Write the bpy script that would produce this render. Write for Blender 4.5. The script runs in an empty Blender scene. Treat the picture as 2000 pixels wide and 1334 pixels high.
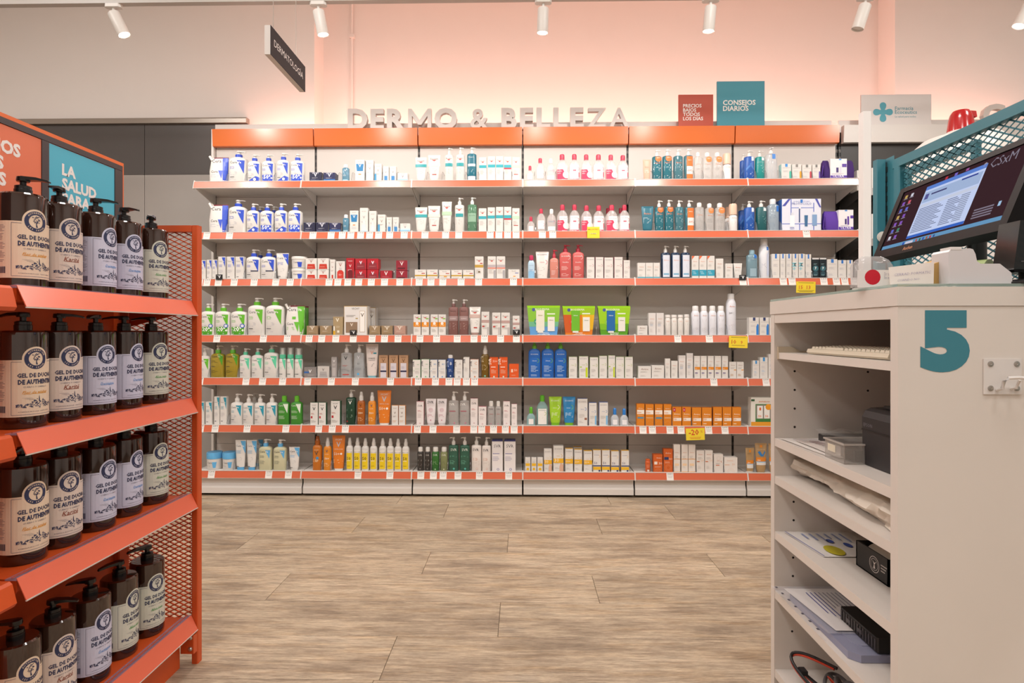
import bpy, math, random
from mathutils import Vector, Matrix
random.seed(7)
scene = bpy.context.scene
col = scene.collection
# ------------------------------------------------------------------ camera, world, exposure
F, HOR, CAMH = 1120.0, 647.0, 1.10
YAW = math.atan(21.0 / F)
cam_d = bpy.data.cameras.new('camera'); cam = bpy.data.objects.new('camera', cam_d); col.objects.link(cam)
cam_d.sensor_width = 36.0; cam_d.lens = F / 2000 * 36.0
cam_d.shift_y = (HOR - 667.0) / 2000.0
cam_d.clip_start = .02
cam.location = (0, 0, CAMH); cam.rotation_euler = (math.pi / 2, 0, YAW)
scene.camera = cam
w = bpy.data.worlds.new('world'); scene.world = w; w.use_nodes = True
w.node_tree.nodes['Background'].inputs[0].default_value = (1, .95, .9, 1)
w.node_tree.nodes['Background'].inputs[1].default_value = .12
vs = scene.view_settings
vs.view_transform = 'Standard'; vs.look = 'None'; vs.gamma = 1; vs.exposure = 0.12; vs.use_curve_mapping = False
# lamp strengths (W): track spots over the wall bays, added ceiling fill panels, strip behind the bays
P_WALL, P_FILL, P_STRIP = 26.0, 19.5, 21.0
C_LAMP = (1.0, .95, .90)
C_STRIP = (1.0, .45, .345)
C_FILL = (1.0, .975, .955)

def PX(u, v, Y):
    """world x, z on the plane y = Y of a point of the photograph (2000x1334)"""
    s, c = math.sin(YAW), math.cos(YAW); a = (u - 1000) / F
    t = Y / (c + a * s)
    return t * (-s + a * c), CAMH + t * (HOR - v) / F

# ------------------------------------------------------------------ materials
def lin(c):
    if isinstance(c, str):
        c = [int(c[i:i + 2], 16) / 255 for i in (1, 3, 5)]
    return tuple((x / 12.92 if x <= .04045 else ((x + .055) / 1.055) ** 2.4) for x in c[:3])
ORD = ['first', 'second', 'third', 'fourth', 'fifth', 'sixth', 'seventh', 'eighth', 'ninth', 'tenth', 'eleventh', 'twelfth', 'thirteenth', 'fourteenth']
MATS = {}
def M(c, rough=.45, metal=0.0, emit=0.0, alpha=1.0, coat=0.0, noise=0.0, spec=.5):
    key = (c, rough, metal, emit, alpha, coat, noise, spec)
    if key in MATS: return MATS[key]
    m = bpy.data.materials.new('mat_%s' % (c[1:] if isinstance(c, str) else 'x')); m.use_nodes = True
    b = m.node_tree.nodes['Principled BSDF']; L = lin(c)
    b.inputs['Base Color'].default_value = (*L, 1); b.inputs['Roughness'].default_value = rough
    b.inputs['Metallic'].default_value = metal; b.inputs['Alpha'].default_value = alpha
    b.inputs['Specular IOR Level'].default_value = spec
    if coat: b.inputs['Coat Weight'].default_value = coat; b.inputs['Coat Roughness'].default_value = .08
    if emit:
        b.inputs['Emission Color'].default_value = (*L, 1); b.inputs['Emission Strength'].default_value = emit
    if noise:
        nt = m.node_tree; tc = nt.nodes.new('ShaderNodeTexCoord'); nz = nt.nodes.new('ShaderNodeTexNoise')
        nz.inputs['Scale'].default_value = 7; nz.inputs['Detail'].default_value = 5
        mx = nt.nodes.new('ShaderNodeMix'); mx.data_type = 'RGBA'
        mx.inputs[6].default_value = (*[x * (1 - noise) for x in L], 1); mx.inputs[7].default_value = (*[min(1, x * (1 + noise * .5)) for x in L], 1)
        nt.links.new(tc.outputs['Object'], nz.inputs['Vector']); nt.links.new(nz.outputs['Fac'], mx.inputs[0]); nt.links.new(mx.outputs[2], b.inputs['Base Color'])
    MATS[key] = m; return m
def clear_mat(c, alpha=.3, rough=.06, key=None):
    return M(c, rough, 0, 0, alpha, 0, 0, .6)
ORANGE = M('#cf5528', .38, noise=.04)
HEADER = M('#e0702c', .27, noise=.03)
STRIP = M('#cf6544', .27, noise=.05)
STRIP_L = M('#db6a50', .26, noise=.05)
ORMETAL = M('#c9501e', .42, noise=.06)
WHITE = M('#e2ddd7', .45, noise=.02)
PANEL = M('#d6cfc8', .55, noise=.03)
COUNTER = M('#ded6ce', .42, noise=.04)
BLACK = M('#141213', .45)
DARK = M('#2a2828', .5, noise=.1)
METAL = M('#b8b4ae', .3, .9)
TEAL = M('#3d7f8d', .42, noise=.05)
PAPER = M('#ece8e2', .7)

# ------------------------------------------------------------------ mesh building
class MB:
    def __init__(s): s.v = []; s.f = []; s.m = []; s.mats = []
    def mi(s, mat):
        if mat not in s.mats: s.mats.append(mat)
        return s.mats.index(mat)
    def add(s, vs_, fs, mat):
        o = len(s.v); k = s.mi(mat); s.v += [tuple(p) for p in vs_]
        for f in fs: s.f.append(tuple(i + o for i in f)); s.m.append(k)
    def box(s, x0, x1, y0, y1, z0, z1, mat, ch=0.0):
        if ch:
            c = min(ch, (x1 - x0) * .3, (y1 - y0) * .3)
            ring = [(x0 + c, y0), (x1 - c, y0), (x1, y0 + c), (x1, y1 - c), (x1 - c, y1), (x0 + c, y1), (x0, y1 - c), (x0, y0 + c)]
            s.prism(ring, z0, z1, mat); return
        p = [(x, y, z) for z in (z0, z1) for y in (y0, y1) for x in (x0, x1)]
        s.add(p, [(0, 2, 3, 1), (4, 5, 7, 6), (0, 1, 5, 4), (2, 6, 7, 3), (0, 4, 6, 2), (1, 3, 7, 5)], mat)
    def prism(s, ring, z0, z1, mat):
        n = len(ring)
        s.add([(x, y, z0) for x, y in ring] + [(x, y, z1) for x, y in ring],
              [tuple(range(n - 1, -1, -1)), tuple(range(n, 2 * n))] + [(i, (i + 1) % n, n + (i + 1) % n, n + i) for i in range(n)], mat)
    def extrude(s, poly, axis, a, b, mat):
        """poly of 2D points extruded along axis ('x': points are (y,z); 'y': (x,z))"""
        n = len(poly)
        def P(p, t): return (t, p[0], p[1]) if axis == 'x' else (p[0], t, p[1])
        s.add([P(p, a) for p in poly] + [P(p, b) for p in poly],
              [tuple(range(n)), tuple(range(2 * n - 1, n - 1, -1))] + [(i, n + i, n + (i + 1) % n, (i + 1) % n) for i in range(n)], mat)
    def loft(s, rings, mat, cap=True):
        n = len(rings[0]); vs_ = [p for r in rings for p in r]; fs = []
        for k in range(len(rings) - 1):
            for i in range(n):
                a = k * n + i; b = k * n + (i + 1) % n; fs.append((a, b, b + n, a + n))
        if cap: fs.append(tuple(range(n - 1, -1, -1))); fs.append(tuple((len(rings) - 1) * n + i for i in range(n)))
        s.add(vs_, fs, mat)
    def lathe(s, prof, mat, cx=0, cy=0, n=16, cap=True):
        s.loft([[(cx + r * math.cos(2 * math.pi * i / n), cy + r * math.sin(2 * math.pi * i / n), z) for i in range(n)] for r, z in prof], mat, cap)
    def tube(s, pts, r, mat, n=6):
        pts = [Vector(p) for p in pts]; rings = []
        for i, p in enumerate(pts):
            d = (pts[min(i + 1, len(pts) - 1)] - pts[max(i - 1, 0)]).normalized()
            up = Vector((0, 0, 1)) if abs(d.z) < .9 else Vector((1, 0, 0))
            a = d.cross(up).normalized(); b = a.cross(d)
            rings.append([p + a * (r * math.cos(2 * math.pi * k / n)) + b * (r * math.sin(2 * math.pi * k / n)) for k in range(n)])
        s.loft(rings, mat)
    def mesh(s, name, smooth=True):
        me = bpy.data.meshes.new(name); me.from_pydata(s.v, [], s.f)
        for m in s.mats: me.materials.append(m)
        me.polygons.foreach_set('material_index', s.m)
        me.update()
        if smooth:
            me.polygons.foreach_set('use_smooth', [True] * len(s.f))
            try: me.set_sharp_from_angle(angle=math.radians(38))
            except Exception: pass
        return me
    def build(s, name, parent=None, loc=None, rot=None, smooth=True):
        return link(name, s.mesh(name, smooth), parent, loc, rot)
def link(name, me, parent=None, loc=None, rot=None):
    o = bpy.data.objects.new(name, me); col.objects.link(o)
    if parent: o.parent = parent
    if loc: o.location = loc
    if rot: o.rotation_euler = rot
    return o
def tag(o, label=None, cat=None, group=None, kind=None):
    if label: o['label'] = label
    if cat: o['category'] = cat
    if group: o['group'] = group
    if kind: o['kind'] = kind
    return o
def empty(name, loc=(0, 0, 0), rot=None, **k):
    o = bpy.data.objects.new(name, None); col.objects.link(o); o.location = loc; o.empty_display_size = .02
    if rot: o.rotation_euler = rot
    return tag(o, **k) if k else o
def bx(name, parent, x0, x1, y0, y1, z0, z1, mat, ch=0):
    m = MB(); m.box(x0, x1, y0, y1, z0, z1, mat, ch); return m.build(name, parent)

# ------------------------------------------------------------------ lettering
TXT = {}
def text2d(s, bold=.02, res=1, extrude=0.0):
    """flat letters: verts (x, y) centred on x, baseline 0, cap height 1; faces; width"""
    key = (s, bold, res)
    if key in TXT: return TXT[key]
    cu = bpy.data.curves.new('t', 'FONT'); cu.body = s; cu.size = 1.0; cu.offset = bold; cu.resolution_u = res; cu.fill_mode = 'FRONT'
    o = bpy.data.objects.new('t', cu); col.objects.link(o)
    me = bpy.data.meshes.new_from_object(o)
    vs_ = [(v.co.x, v.co.y) for v in me.vertices]; fs = [tuple(p.vertices) for p in me.polygons]
    bpy.data.objects.remove(o); bpy.data.curves.remove(cu); bpy.data.meshes.remove(me)
    xs = [p[0] for p in vs_] or [0, 1]; x0, x1 = min(xs), max(xs); k = 1 / .70
    vs_ = [((x - (x0 + x1) / 2) * k, y * k) for x, y in vs_]
    TXT[key] = (vs_, fs, (x1 - x0) * k); return TXT[key]
def put_text(mb, s, mat, fn, capw=None, cap=None, bold=.02, res=1):
    """fn maps (x, y) of the text plane to a point"""
    v, f, wd = text2d(s, bold, res); k = cap if cap else capw / wd
    mb.add([fn(x * k, y * k) for x, y in v], f, mat)
    return k
def solid_text(mb, s, mat, cap, depth, fn, bold=.03, res=3):
    """letters with depth: fn(x, y, d)"""
    v, f, wd = text2d(s, bold, res); n = len(v)
    ec = {}
    for p in f:
        for i in range(len(p)):
            e = (p[i], p[(i + 1) % len(p)]); ec[e] = 1
    side = [(a, b, b + n, a + n) for a, b in ec if (b, a) not in ec]
    mb.add([fn(x * cap, y * cap, 0) for x, y in v] + [fn(x * cap, y * cap, depth) for x, y in v],
           list(f) + [tuple(i + n for i in reversed(p)) for p in f] + [tuple(reversed(q)) for q in side], mat)
    return wd * cap
# ------------------------------------------------------------------ floor of planks
def floor_mat(name, dark=False):
    m = bpy.data.materials.new(name); m.use_nodes = True; nt = m.node_tree; b = nt.nodes['Principled BSDF']
    N = nt.nodes.new; Lk = nt.links.new
    geo = N('ShaderNodeNewGeometry'); oi = N('ShaderNodeObjectInfo')
    off = N('ShaderNodeVectorMath'); off.operation = 'SCALE'; cmb = N('ShaderNodeCombineXYZ')
    for i, k in enumerate((37.0, 91.0, 13.0)):
        mm = N('ShaderNodeMath'); mm.operation = 'MULTIPLY'; mm.inputs[1].default_value = k; Lk(oi.outputs['Random'], mm.inputs[0]); Lk(mm.outputs[0], cmb.inputs[i])
    add = N('ShaderNodeVectorMath'); Lk(geo.outputs['Position'], add.inputs[0]); Lk(cmb.outputs[0], add.inputs[1])
    def noise(sx, sy, scale, det=6, rough=.6):
        mp = N('ShaderNodeMapping'); mp.inputs['Scale'].default_value = (sx, sy, 1); Lk(add.outputs[0], mp.inputs[0])
        n = N('ShaderNodeTexNoise'); n.inputs['Scale'].default_value = scale; n.inputs['Detail'].default_value = det; n.inputs['Roughness'].default_value = rough
        Lk(mp.outputs[0], n.inputs['Vector']); return n.outputs['Fac']
    def ramp(src, pts):
        r = N('ShaderNodeValToRGB'); cr = r.color_ramp
        while len(cr.elements) > 1: cr.elements.remove(cr.elements[-1])
        for i, (p, c) in enumerate(pts):
            e = cr.elements[0] if i == 0 else cr.elements.new(p)
            e.position = p; e.color = (*lin(c), 1)
        Lk(src, r.inputs[0]); return r.outputs[0]
    def mix(kind, fac, a, c):
        x = N('ShaderNodeMix'); x.data_type = 'RGBA'; x.blend_type = kind
        if isinstance(fac, float): x.inputs[0].default_value = fac
        else: Lk(fac, x.inputs[0])
        for i, s_ in ((6, a), (7, c)):
            if isinstance(s_, str): x.inputs[i].default_value = (*lin(s_), 1)
            else: Lk(s_, x.inputs[i])
        return x.outputs[2]
    base = ramp(noise(1.0, 4.5, 2.6, 6, .62), [(.30, '#8f8376'), (.45, '#a99d8e'), (.56, '#bcb09f'), (.74, '#aaa297')])
    grain = ramp(noise(2.2, 30, 3.2, 10, .78), [(.32, '#6f6152'), (.5, '#b8b2aa'), (.68, '#e2ddd4')])
    c1 = mix('OVERLAY', .72, base, grain)
    fine = ramp(noise(9, 130, 3.0, 8, .75), [(.36, '#786b5c'), (.62, '#d8d2c8')])
    c2 = mix('OVERLAY', .5, c1, fine)
    warm = ramp(noise(1.2, 9, 3.1, 4), [(.5, '#000000'), (.72, '#ffffff')])
    c3 = mix('MIX', warm, c2, mix('MULTIPLY', .5, c2, '#ecd6b4'))
    val = N('ShaderNodeHueSaturation'); mr = N('ShaderNodeMapRange'); mr.inputs[3].default_value = .90; mr.inputs[4].default_value = 1.08
    Lk(oi.outputs['Random'], mr.inputs[0]); Lk(mr.outputs[0], val.inputs['Value']); Lk(c3, val.inputs['Color'])
    Lk(val.outputs[0], b.inputs['Base Color'])
    b.inputs['Roughness'].default_value = .48
    bp = N('ShaderNodeBump'); bp.inputs['Strength'].default_value = .12; bp.inputs['Distance'].default_value = .002
    Lk(noise(4, 120, 2.0, 4), bp.inputs['Height']); Lk(bp.outputs[0], b.inputs['Normal'])
    return m
PLANK = floor_mat('vinyl_plank')
fl = bx('floor', None, -4.8, 4.8, -3.6, 4.5, -.06, -.004, M('#6f6252', .8)); tag(fl, 'floor of pale grey-brown wood-look planks', 'floor', kind='structure')
PW, PL = .263, 1.365
pm = MB(); g = .0009
pm.add([(g, g, -.004), (PL - g, g, -.004), (PL - g, PW - g, -.004), (g, PW - g, -.004),
        (g, g, -.001), (PL - g, g, -.001), (PL - g, PW - g, -.001), (g, PW - g, -.001),
        (g + .0012, g + .0012, 0), (PL - g - .0012, g + .0012, 0), (PL - g - .0012, PW - g - .0012, 0), (g + .0012, PW - g - .0012, 0)],
       [(8, 9, 10, 11)] + [(i, (i + 1) % 4, 4 + (i + 1) % 4, 4 + i) for i in range(4)] + [(4 + i, 4 + (i + 1) % 4, 8 + (i + 1) % 4, 8 + i) for i in range(4)], PLANK)
plank_me = pm.mesh('plank', False)
# rows: far edge y, x of one butt joint read off the photograph
rows = {3.385: (871, 999), 3.111: (700, 1027), 2.845: (992, 1061), 2.583: (832, 1102), 2.32: (1164, 1151), 2.064: (975, 1211), 1.80: (758, 1288)}
for i in range(-12, 10):
    y0 = 1.80 + i * PW
    if y0 > 4.3 or y0 < -1.4: continue
    k = min(rows, key=lambda q: abs(q - y0))
    if abs(k - y0) < .06:
        u, v = rows[k]; xj = PX(u, v, CAMH * F / (v - HOR))[0]
    else: xj = (i * .47) % PL
    x = xj - math.ceil((xj + 3.3) / PL) * PL
    while x < 3.9:
        link('plank', plank_me, fl, (x, y0, 0)); x += PL

# ------------------------------------------------------------------ walls, ceiling
WALLM = M('#eee8e3', .75, noise=.02); NICHE = M('#eee8e3', .75, noise=.02)
YW, YN = 4.29, 4.49
xl = PX(614, 400, YW)[0]; xr = PX(1748, 400, YW)[0]
m = MB(); m.box(-4.8, xl, YW, YN + .1, -.05, 3.8, WALLM); m.box(xr, 4.8, YW, YN + .1, -.05, 3.8, WALLM); m.box(xl, xr, YN, YN + .1, -.05, 3.8, NICHE)
tag(m.build('wall_back', smooth=False), 'pale wall with a shallow recess glowing pink above the shelving', 'wall', kind='structure')
WOUT = M('#e4ded8', .8)
tag(bx('wall_left', None, -4.9, -4.8, -3.6, YN + .1, -.05, 3.8, WOUT), 'plain pale side wall of the shop', 'wall', kind='structure')
tag(bx('wall_right', None, 4.8, 4.9, -3.6, YN + .1, -.05, 3.8, WOUT), 'plain pale side wall of the shop', 'wall', kind='structure')
tag(bx('wall_front', None, -4.9, 4.9, -3.7, -3.6, -.05, 3.8, WOUT), 'plain pale wall behind the viewer', 'wall', kind='structure')
tag(bx('ceiling', None, -4.9, 4.9, -3.7, YN + .1, 3.8, 3.9, M('#f0ece8', .85)), 'plain white shop ceiling', 'ceiling', kind='structure')
# conduit on the recess wall
xp, zp = PX(687, 0, YN - .02)
m = MB(); m.tube([(xp, YN - .016, 2.3), (xp, YN - .016, 3.8)], .009, NICHE, 8)
cd = m.build('cable_conduit'); tag(cd, 'thin painted cable conduit running down the pink wall', 'conduit')
m = MB(); m.box(xp - .016, xp + .02, YN - .03, YN, 3.40, 3.425, NICHE); m.build('clip', cd)
# sliding door with its rail, far left
d1 = empty('door_1', (-3.2, YW - .05, 0), label='grey sliding door with a dark upper panel hung on a metal rail', cat='door', kind='structure')
zr = PX(300, 236, YW - .05)[1]; xr0 = PX(20, 236, YW - .05)[0]; xr1 = PX(481, 236, YW - .05)[0]; zs = PX(330, 340, YW - .05)[1]
def rel(o, b): o.location = -Vector(b.location); return o
GREYD = M('#a8a39e', .5, noise=.03); DKP = M('#565250', .35, noise=.04)
for (nm, a, b, z0, z1, mt) in (('lower_panel', -4.75, PX(287, 300, YW)[0], 0, zs, GREYD), ('lower_panel', PX(288, 300, YW)[0], xr1, 0, zs, GREYD),
                               ('upper_panel', -4.75, PX(287, 300, YW)[0], zs + .002, zr - .02, DKP), ('upper_panel', PX(288, 300, YW)[0], xr1, zs + .002, zr - .02, DKP)):
    rel(bx(nm, d1, a, b, YW - .03, YW - .006, z0, z1, mt), d1)
m = MB(); m.extrude([(YW - .055, zr - .018), (YW - .055, zr + .012), (YW - .045, zr + .024), (YW, zr + .024), (YW, zr - .018)], 'x', xr0, xr1, M('#a59c92', .3, .6))
rel(m.build('rail', d1), d1)

# ------------------------------------------------------------------ track lights
LAMP_W = M('#dcd7d0', .4); GLOW = M('#fff2e0', .5, emit=14.0)
def spot_light(name, parent, power, size=1.7, blend=.6, loc=(0, 0, -.01), r=.03):
    d = bpy.data.lights.new(name, 'SPOT'); d.energy = power; d.spot_size = size; d.spot_blend = blend; d.color = C_LAMP; d.shadow_soft_size = r
    o = bpy.data.objects.new(name, d); col.objects.link(o); o.parent = parent; o.location = loc; return o
def track(name, x0, x1, y, z, label):
    t = empty(name, (0, y, z), label=label, cat='track rail')
    bx('rail', t, x0, x1, -.018, .018, 0, .035, M('#b9b3ac', .4)); 
    for x in (x0 + .3, (x0 + x1) / 2, x1 - .3):
        mm = MB(); mm.tube([(x, 0, .035), (x, 0, 3.8 - z)], .004, METAL, 6); mm.build('hanger', t)
    return t
def track_spot(x, y, ztrack, zface, roll, pitch, power, label, lit=True, size=3.0, group=None):
    """a white cylinder on a short stem below the track; roll leans it along x, pitch towards the wall"""
    L, R = .125, .0305
    t = empty('track_spotlight', (x, y, ztrack - .012), label=label, cat='spotlight')
    if group: t['group'] = group
    bx('adapter', t, -.045, .045, -.018, .018, -.006, .012, LAMP_W, .01)
    mm = MB(); mm.tube([(0, 0, -.006), (0, 0, -.035)], .008, LAMP_W, 10); mm.build('stem', t)
    rot = Matrix.Rotation(pitch, 3, 'X') @ Matrix.Rotation(-roll, 3, 'Y')
    hd = MB(); hd.lathe([(R, -L), (R, 0), (R * .9, .004)], LAMP_W, n=24, cap=False)
    hd.lathe([(R * .9, .004), (.002, .0045)], LAMP_W, n=24, cap=False); hd.lathe([(R, -L), (R * .9, -L + .002), (R * .88, -L + .012)], LAMP_W, n=24, cap=False)
    h = hd.build('head', t); h.location = (0, 0, -.036); h.rotation_euler = rot.to_euler()
    ln = MB(); ln.lathe([(R * .88, -L + .008), (.001, -L + .0079)], GLOW if lit else LAMP_W, n=24, cap=False); ln.build('lens', h)
    if lit:
        spot_light('spot_beam', h, power, size, loc=(0, 0, -L - .006))
    return t
YT = 3.12; ZT = PX(1000, 1, YT)[1]
track('track_rail', -4.2, 4.2, YT, ZT, 'slim white lighting track hung above the wall shelving')
TL = 'white cylinder spotlight '
for i, (u, v, roll, lit, words, pw) in enumerate((
        (222, 60, .42, 1, 'above the orange gondola, leaning far over', 1.0), (622, 58, .17, 1, 'beside the hanging dark sign', 1.0), (1061, 52, -.03, 1, 'above the middle of the white letters', 1.0),
        (1388, 52, -.06, 1, 'above the small red sign', 1.0), (1690, 50, -.27, 0, 'at the edge of the pink wall, switched off', 0), (2012, 40, -.4, 1, 'cut by the frame above the teal rack', .7))):
    x = PX(u, 5, YT)[0]
    track_spot(x, YT, ZT, 0, roll, .12, P_WALL * pw, TL + words, bool(lit))
# unseen square panels on the ceiling, added for soft ambient light
for j, yt in enumerate((1.9, .3, -1.3)):
    for i, x in enumerate((-3.3, -1.1, 1.1, 3.3)):
        t = empty('added_fill_panel', (x, yt, 3.8)); tag(t, 'added square ceiling fill panel, %s from left, %s row from the wall shelving' % (ORD[i], ORD[j]), 'added fill light', 'added ceiling fill panels')
        mm = MB()
        for a in ((-.31, .31, -.31, -.295), (-.31, .31, .295, .31), (-.31, -.295, -.295, .295), (.295, .31, -.295, .295)): mm.box(a[0], a[1], a[2], a[3], -.03, -.001, LAMP_W)
        mm.build('frame', t, smooth=False)
        bx('fill_diffuser', t, -.295, .295, -.295, .295, -.02, -.015, M('#fff4e6', .6, emit=2.0))
        d = bpy.data.lights.new('fill_panel_light', 'AREA'); d.shape = 'SQUARE'; d.size = .58; d.energy = P_FILL; d.color = C_FILL
        o = bpy.data.objects.new('fill_panel_light', d); col.objects.link(o); o.parent = t; o.location = (0, 0, -.035)

# ------------------------------------------------------------------ wall bays
YF, YB = 3.78, 4.05
PITCH = .735
BAYX = [-2.193, -1.471, -.735, 0.0, .737, 1.472, 2.193]
ZL = [2.094, 1.755, 1.444, 1.070, .786, .472, .167]
BAYN = ['leftmost bay', 'second bay', 'third bay', 'fourth bay', 'fifth bay', 'sixth bay']
SHN = ['top shelf', 'second shelf', 'third shelf', 'fourth shelf', 'fifth shelf', 'sixth shelf', 'bottom shelf']
seams = [.11, .30, .745, 1.185, 1.625, 2.055, 2.415]
def upright(parent, x, dark=False, z1=2.49):
    mm = MB(); mm.box(x - .015, x + .015, YB + .004, YB + .04, 0, z1, M('#1c1a1a', .5))
    z = .15
    while z < z1 - .03:
        mm.box(x - .0065, x - .0015, YB + .001, YB + .004, z, z + .02, M('#55504c', .4, .5)); mm.box(x + .0015, x + .0065, YB + .001, YB + .004, z, z + .02, M('#55504c', .4, .5)); z += .05
    mm.build('upright', parent)
def bay(i, x0, x1, header, panel, plinth, label, ext=0):
    b = empty('wall_shelving_bay', ((x0 + x1) / 2, YB, 0), label=label, cat='shelving', group='bays of the wall shelving')
    a = x0 - b.location.x; c = x1 - b.location.x
    kids = []
    for z0, z1 in zip(seams[:-1], seams[1:]):
        kids.append(bx('back_panel', None, x0 + .008, x1 - .008, YB, YB + .012, z0 + .001, z1 - .001, panel))
    # header leaning slightly forward over the shelves
    hm = MB(); hz0, hz1 = PX(1021, 281, 4.0)[1], PX(1021, 248, 4.0)[1]
    hm.extrude([(4.0, hz1), (4.008, hz0), (4.03, hz0 - .004), (4.04, hz0), (4.04, hz1)], 'x', x0 + .004, x1 - .004, header)
    kids.append(hm.build('header'))
    pm_ = MB(); pm_.extrude([(YF + .03, .128), (YF + .03, .085), (YF + .018, .055), (YF + .018, .018), (YF + .04, .018), (YF + .04, .128)], 'x', x0 + .005, x1 - .005, plinth)
    kids.append(pm_.build('plinth', smooth=False))
    kids.append(bx('base', None, x0 + .012, x1 - .012, YF + .05, YB, .012, .125, M('#2b2725', .7)))
    n0 = len(col.objects)
    upr = MB(); upright(b, x0 if i == 0 else x0)
    for ch in b.children: ch.location = -Vector(b.location)
    for k in kids: k.parent = b; k.location = -Vector(b.location)
    if i in (5, 8):
        upright(b, x1); b.children[-1].location = -Vector(b.location)
    if i == 0:
        k = bx('end_panel', b, x0 - .012, x0 + .004, YB - .03, YB + .05, 0, 2.53, WHITE); k.location = -Vector(b.location)
        k = bx('end_panel', b, x0 - .004, x0 + .002, YF + .05, YB - .03, 0, .13, WHITE); k.location = -Vector(b.location)
    return b
xs6 = BAYX
for i in range(6):
    bay(i, xs6[i], xs6[i + 1], HEADER, PANEL, WHITE, 'white shelving with orange header, %s of six' % (ORD[i] + ' bay'))
DKPANEL = M('#3a3836', .5, noise=.05)
for i, (a, c) in enumerate(((2.215, 2.94), (2.94, 3.68))):
    bay(7 + i, a, c, M('#d9d4ce', .45), DKPANEL, M('#3a3836', .5), ('dark shelving with white header next to the orange bays', 'dark shelving with white header seen over the teal rack')[i])
# white ledge and the strip lamp behind the headers
lg = empty('light_trough', (0, YB + .06, 2.5), label='white ledge along the top of the shelving hiding a strip light', cat='ledge')
for a, c, v in ((xs6[0] - .03, PX(1625, 240, 4.1)[0], 240), (PX(1638, 240, 4.1)[0], 3.68, 240)):
    k = bx('ledge', lg, a, c, YB + .055, YB + .067, 2.3, PX(1000, v, YB + .06)[1], WHITE); k.location = -Vector(lg.location)
k = bx('trough_floor', lg, xs6[0], 3.68, YB + .067, YB + .2, 2.34, 2.35, WHITE); k.location = -Vector(lg.location)
ST = M('#ffb090', .5, emit=2.0)
k = bx('led_strip', lg, xs6[0] + .05, 3.6, YB + .10, YB + .115, 2.35, 2.36, ST); k.location = -Vector(lg.location)
def strip_lamp(x0, x1, power):
    d = bpy.data.lights.new('strip_light', 'AREA'); d.shape = 'RECTANGLE'; d.size = x1 - x0; d.size_y = .03; d.energy = power; d.color = C_STRIP
    o = bpy.data.objects.new('strip_light', d); col.objects.link(o); o.location = ((x0 + x1) / 2, YB + .12, 2.385); o.rotation_euler = (math.pi - .2, 0, 0)
strip_lamp(-2.0, 2.2, P_STRIP)
strip_lamp(2.4, 3.6, P_STRIP * .22)

# ------------------------------------------------------------------ shelves of the wall bays
DIVM = M('#d8dbe0', .08, alpha=.2); DIVE = M('#5c5854', .15, alpha=.9)
def arc_profile(dep, h):
    p = [(0, 0), (dep, 0), (dep, h), (.045, h)]
    for k in range(1, 6):
        t = k / 6 * math.pi / 2
        p.append((.045 - .04 * math.sin(t) - 0.0, h - (h - .018) * (1 - math.cos(t))))
    p.append((0, .018)); return p
dv = MB(); pr = arc_profile(.16, .075)
nP = len(pr)
dv.add([(-.0006, y, z) for y, z in pr] + [(.0006, y, z) for y, z in pr], [tuple(range(nP)), tuple(range(2 * nP - 1, nP - 1, -1))], DIVM)
dv.add([(-.0011, y, z) for y, z in pr] + [(.0011, y, z) for y, z in pr], [(i, nP + i, nP + (i + 1) % nP, (i + 1) % nP) for i in range(2, nP)], DIVE)
DIV_ME = dv.mesh('divider', False)
LIPW = M('#d9d2cc', .25)
SHELVES = {}
def shelf(lv, bi, x0, x1, strip=STRIP, board=WHITE, label=None, z=None, dep=YB):
    z = ZL[lv] if z is None else z
    s = empty('shelf', ((x0 + x1) / 2, YF, z), label=label, cat='shelf', group='shelves of the wall bays')
    hw = (x1 - x0) / 2
    mm = MB(); mm.box(-hw + .004, hw - .004, .016, YB - YF - .002, -.028, 0, board); mm.box(-hw + .004, hw - .004, .010, .016, -.034, .0, board); mm.build('board', s, smooth=False)
    mm = MB(); mm.extrude([(.004, .004), (-.008, -.041), (-.004, -.043), (.009, .004)], 'x', -hw + .003, hw - .003, strip); mm.build('price_strip', s, smooth=False)
    mm = MB(); mm.extrude([(.002, .003), (.002, .0065), (.014, .0065), (.014, .003)], 'x', -hw + .003, hw - .003, LIPW)
    mm.extrude([(-.0095, -.0405), (-.0085, -.0435), (-.002, -.0445), (-.002, -.041)], 'x', -hw + .003, hw - .003, LIPW); mm.build('strip_edge', s, smooth=False)
    for sx in (-1, 1):
        mm = MB(); xx = sx * (hw - .0045)
        mm.extrude([(.004, -.002), (.004, -.034), (.02, -.042), (YB - YF - .004, -.105), (YB - YF - .004, -.002)], 'x', xx - .0015, xx + .0015, board); mm.build('bracket', s, smooth=False)
        mm = MB(); xx = sx * (hw - .0022); mm.extrude([(.004, .012), (-.012, -.045), (.004, -.05), (.02, .012)], 'x', xx - .0018, xx + .0018, LIPW); mm.build('strip_end', s, smooth=False)
    SHELVES[(lv, bi)] = s
    return s
for bi in range(6):
    for lv in range(7):
        shelf(lv, bi, xs6[bi], xs6[bi + 1], label='white metal shelf with orange price strip, %s, %s' % (SHN[lv], BAYN[bi]))
for bi, (a, c) in enumerate(((2.215, 2.94), (2.94, 3.68))):
    for lv, z in enumerate((2.03, 1.70, 1.38, 1.03)):
        shelf(lv, 7 + bi, a, c, M('#8d8781', .4), M('#35322f', .5, noise=.05), 'dark metal shelf with grey edge, %s, %s dark bay' % (SHN[lv], ('first', 'second')[bi]), z)
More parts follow.
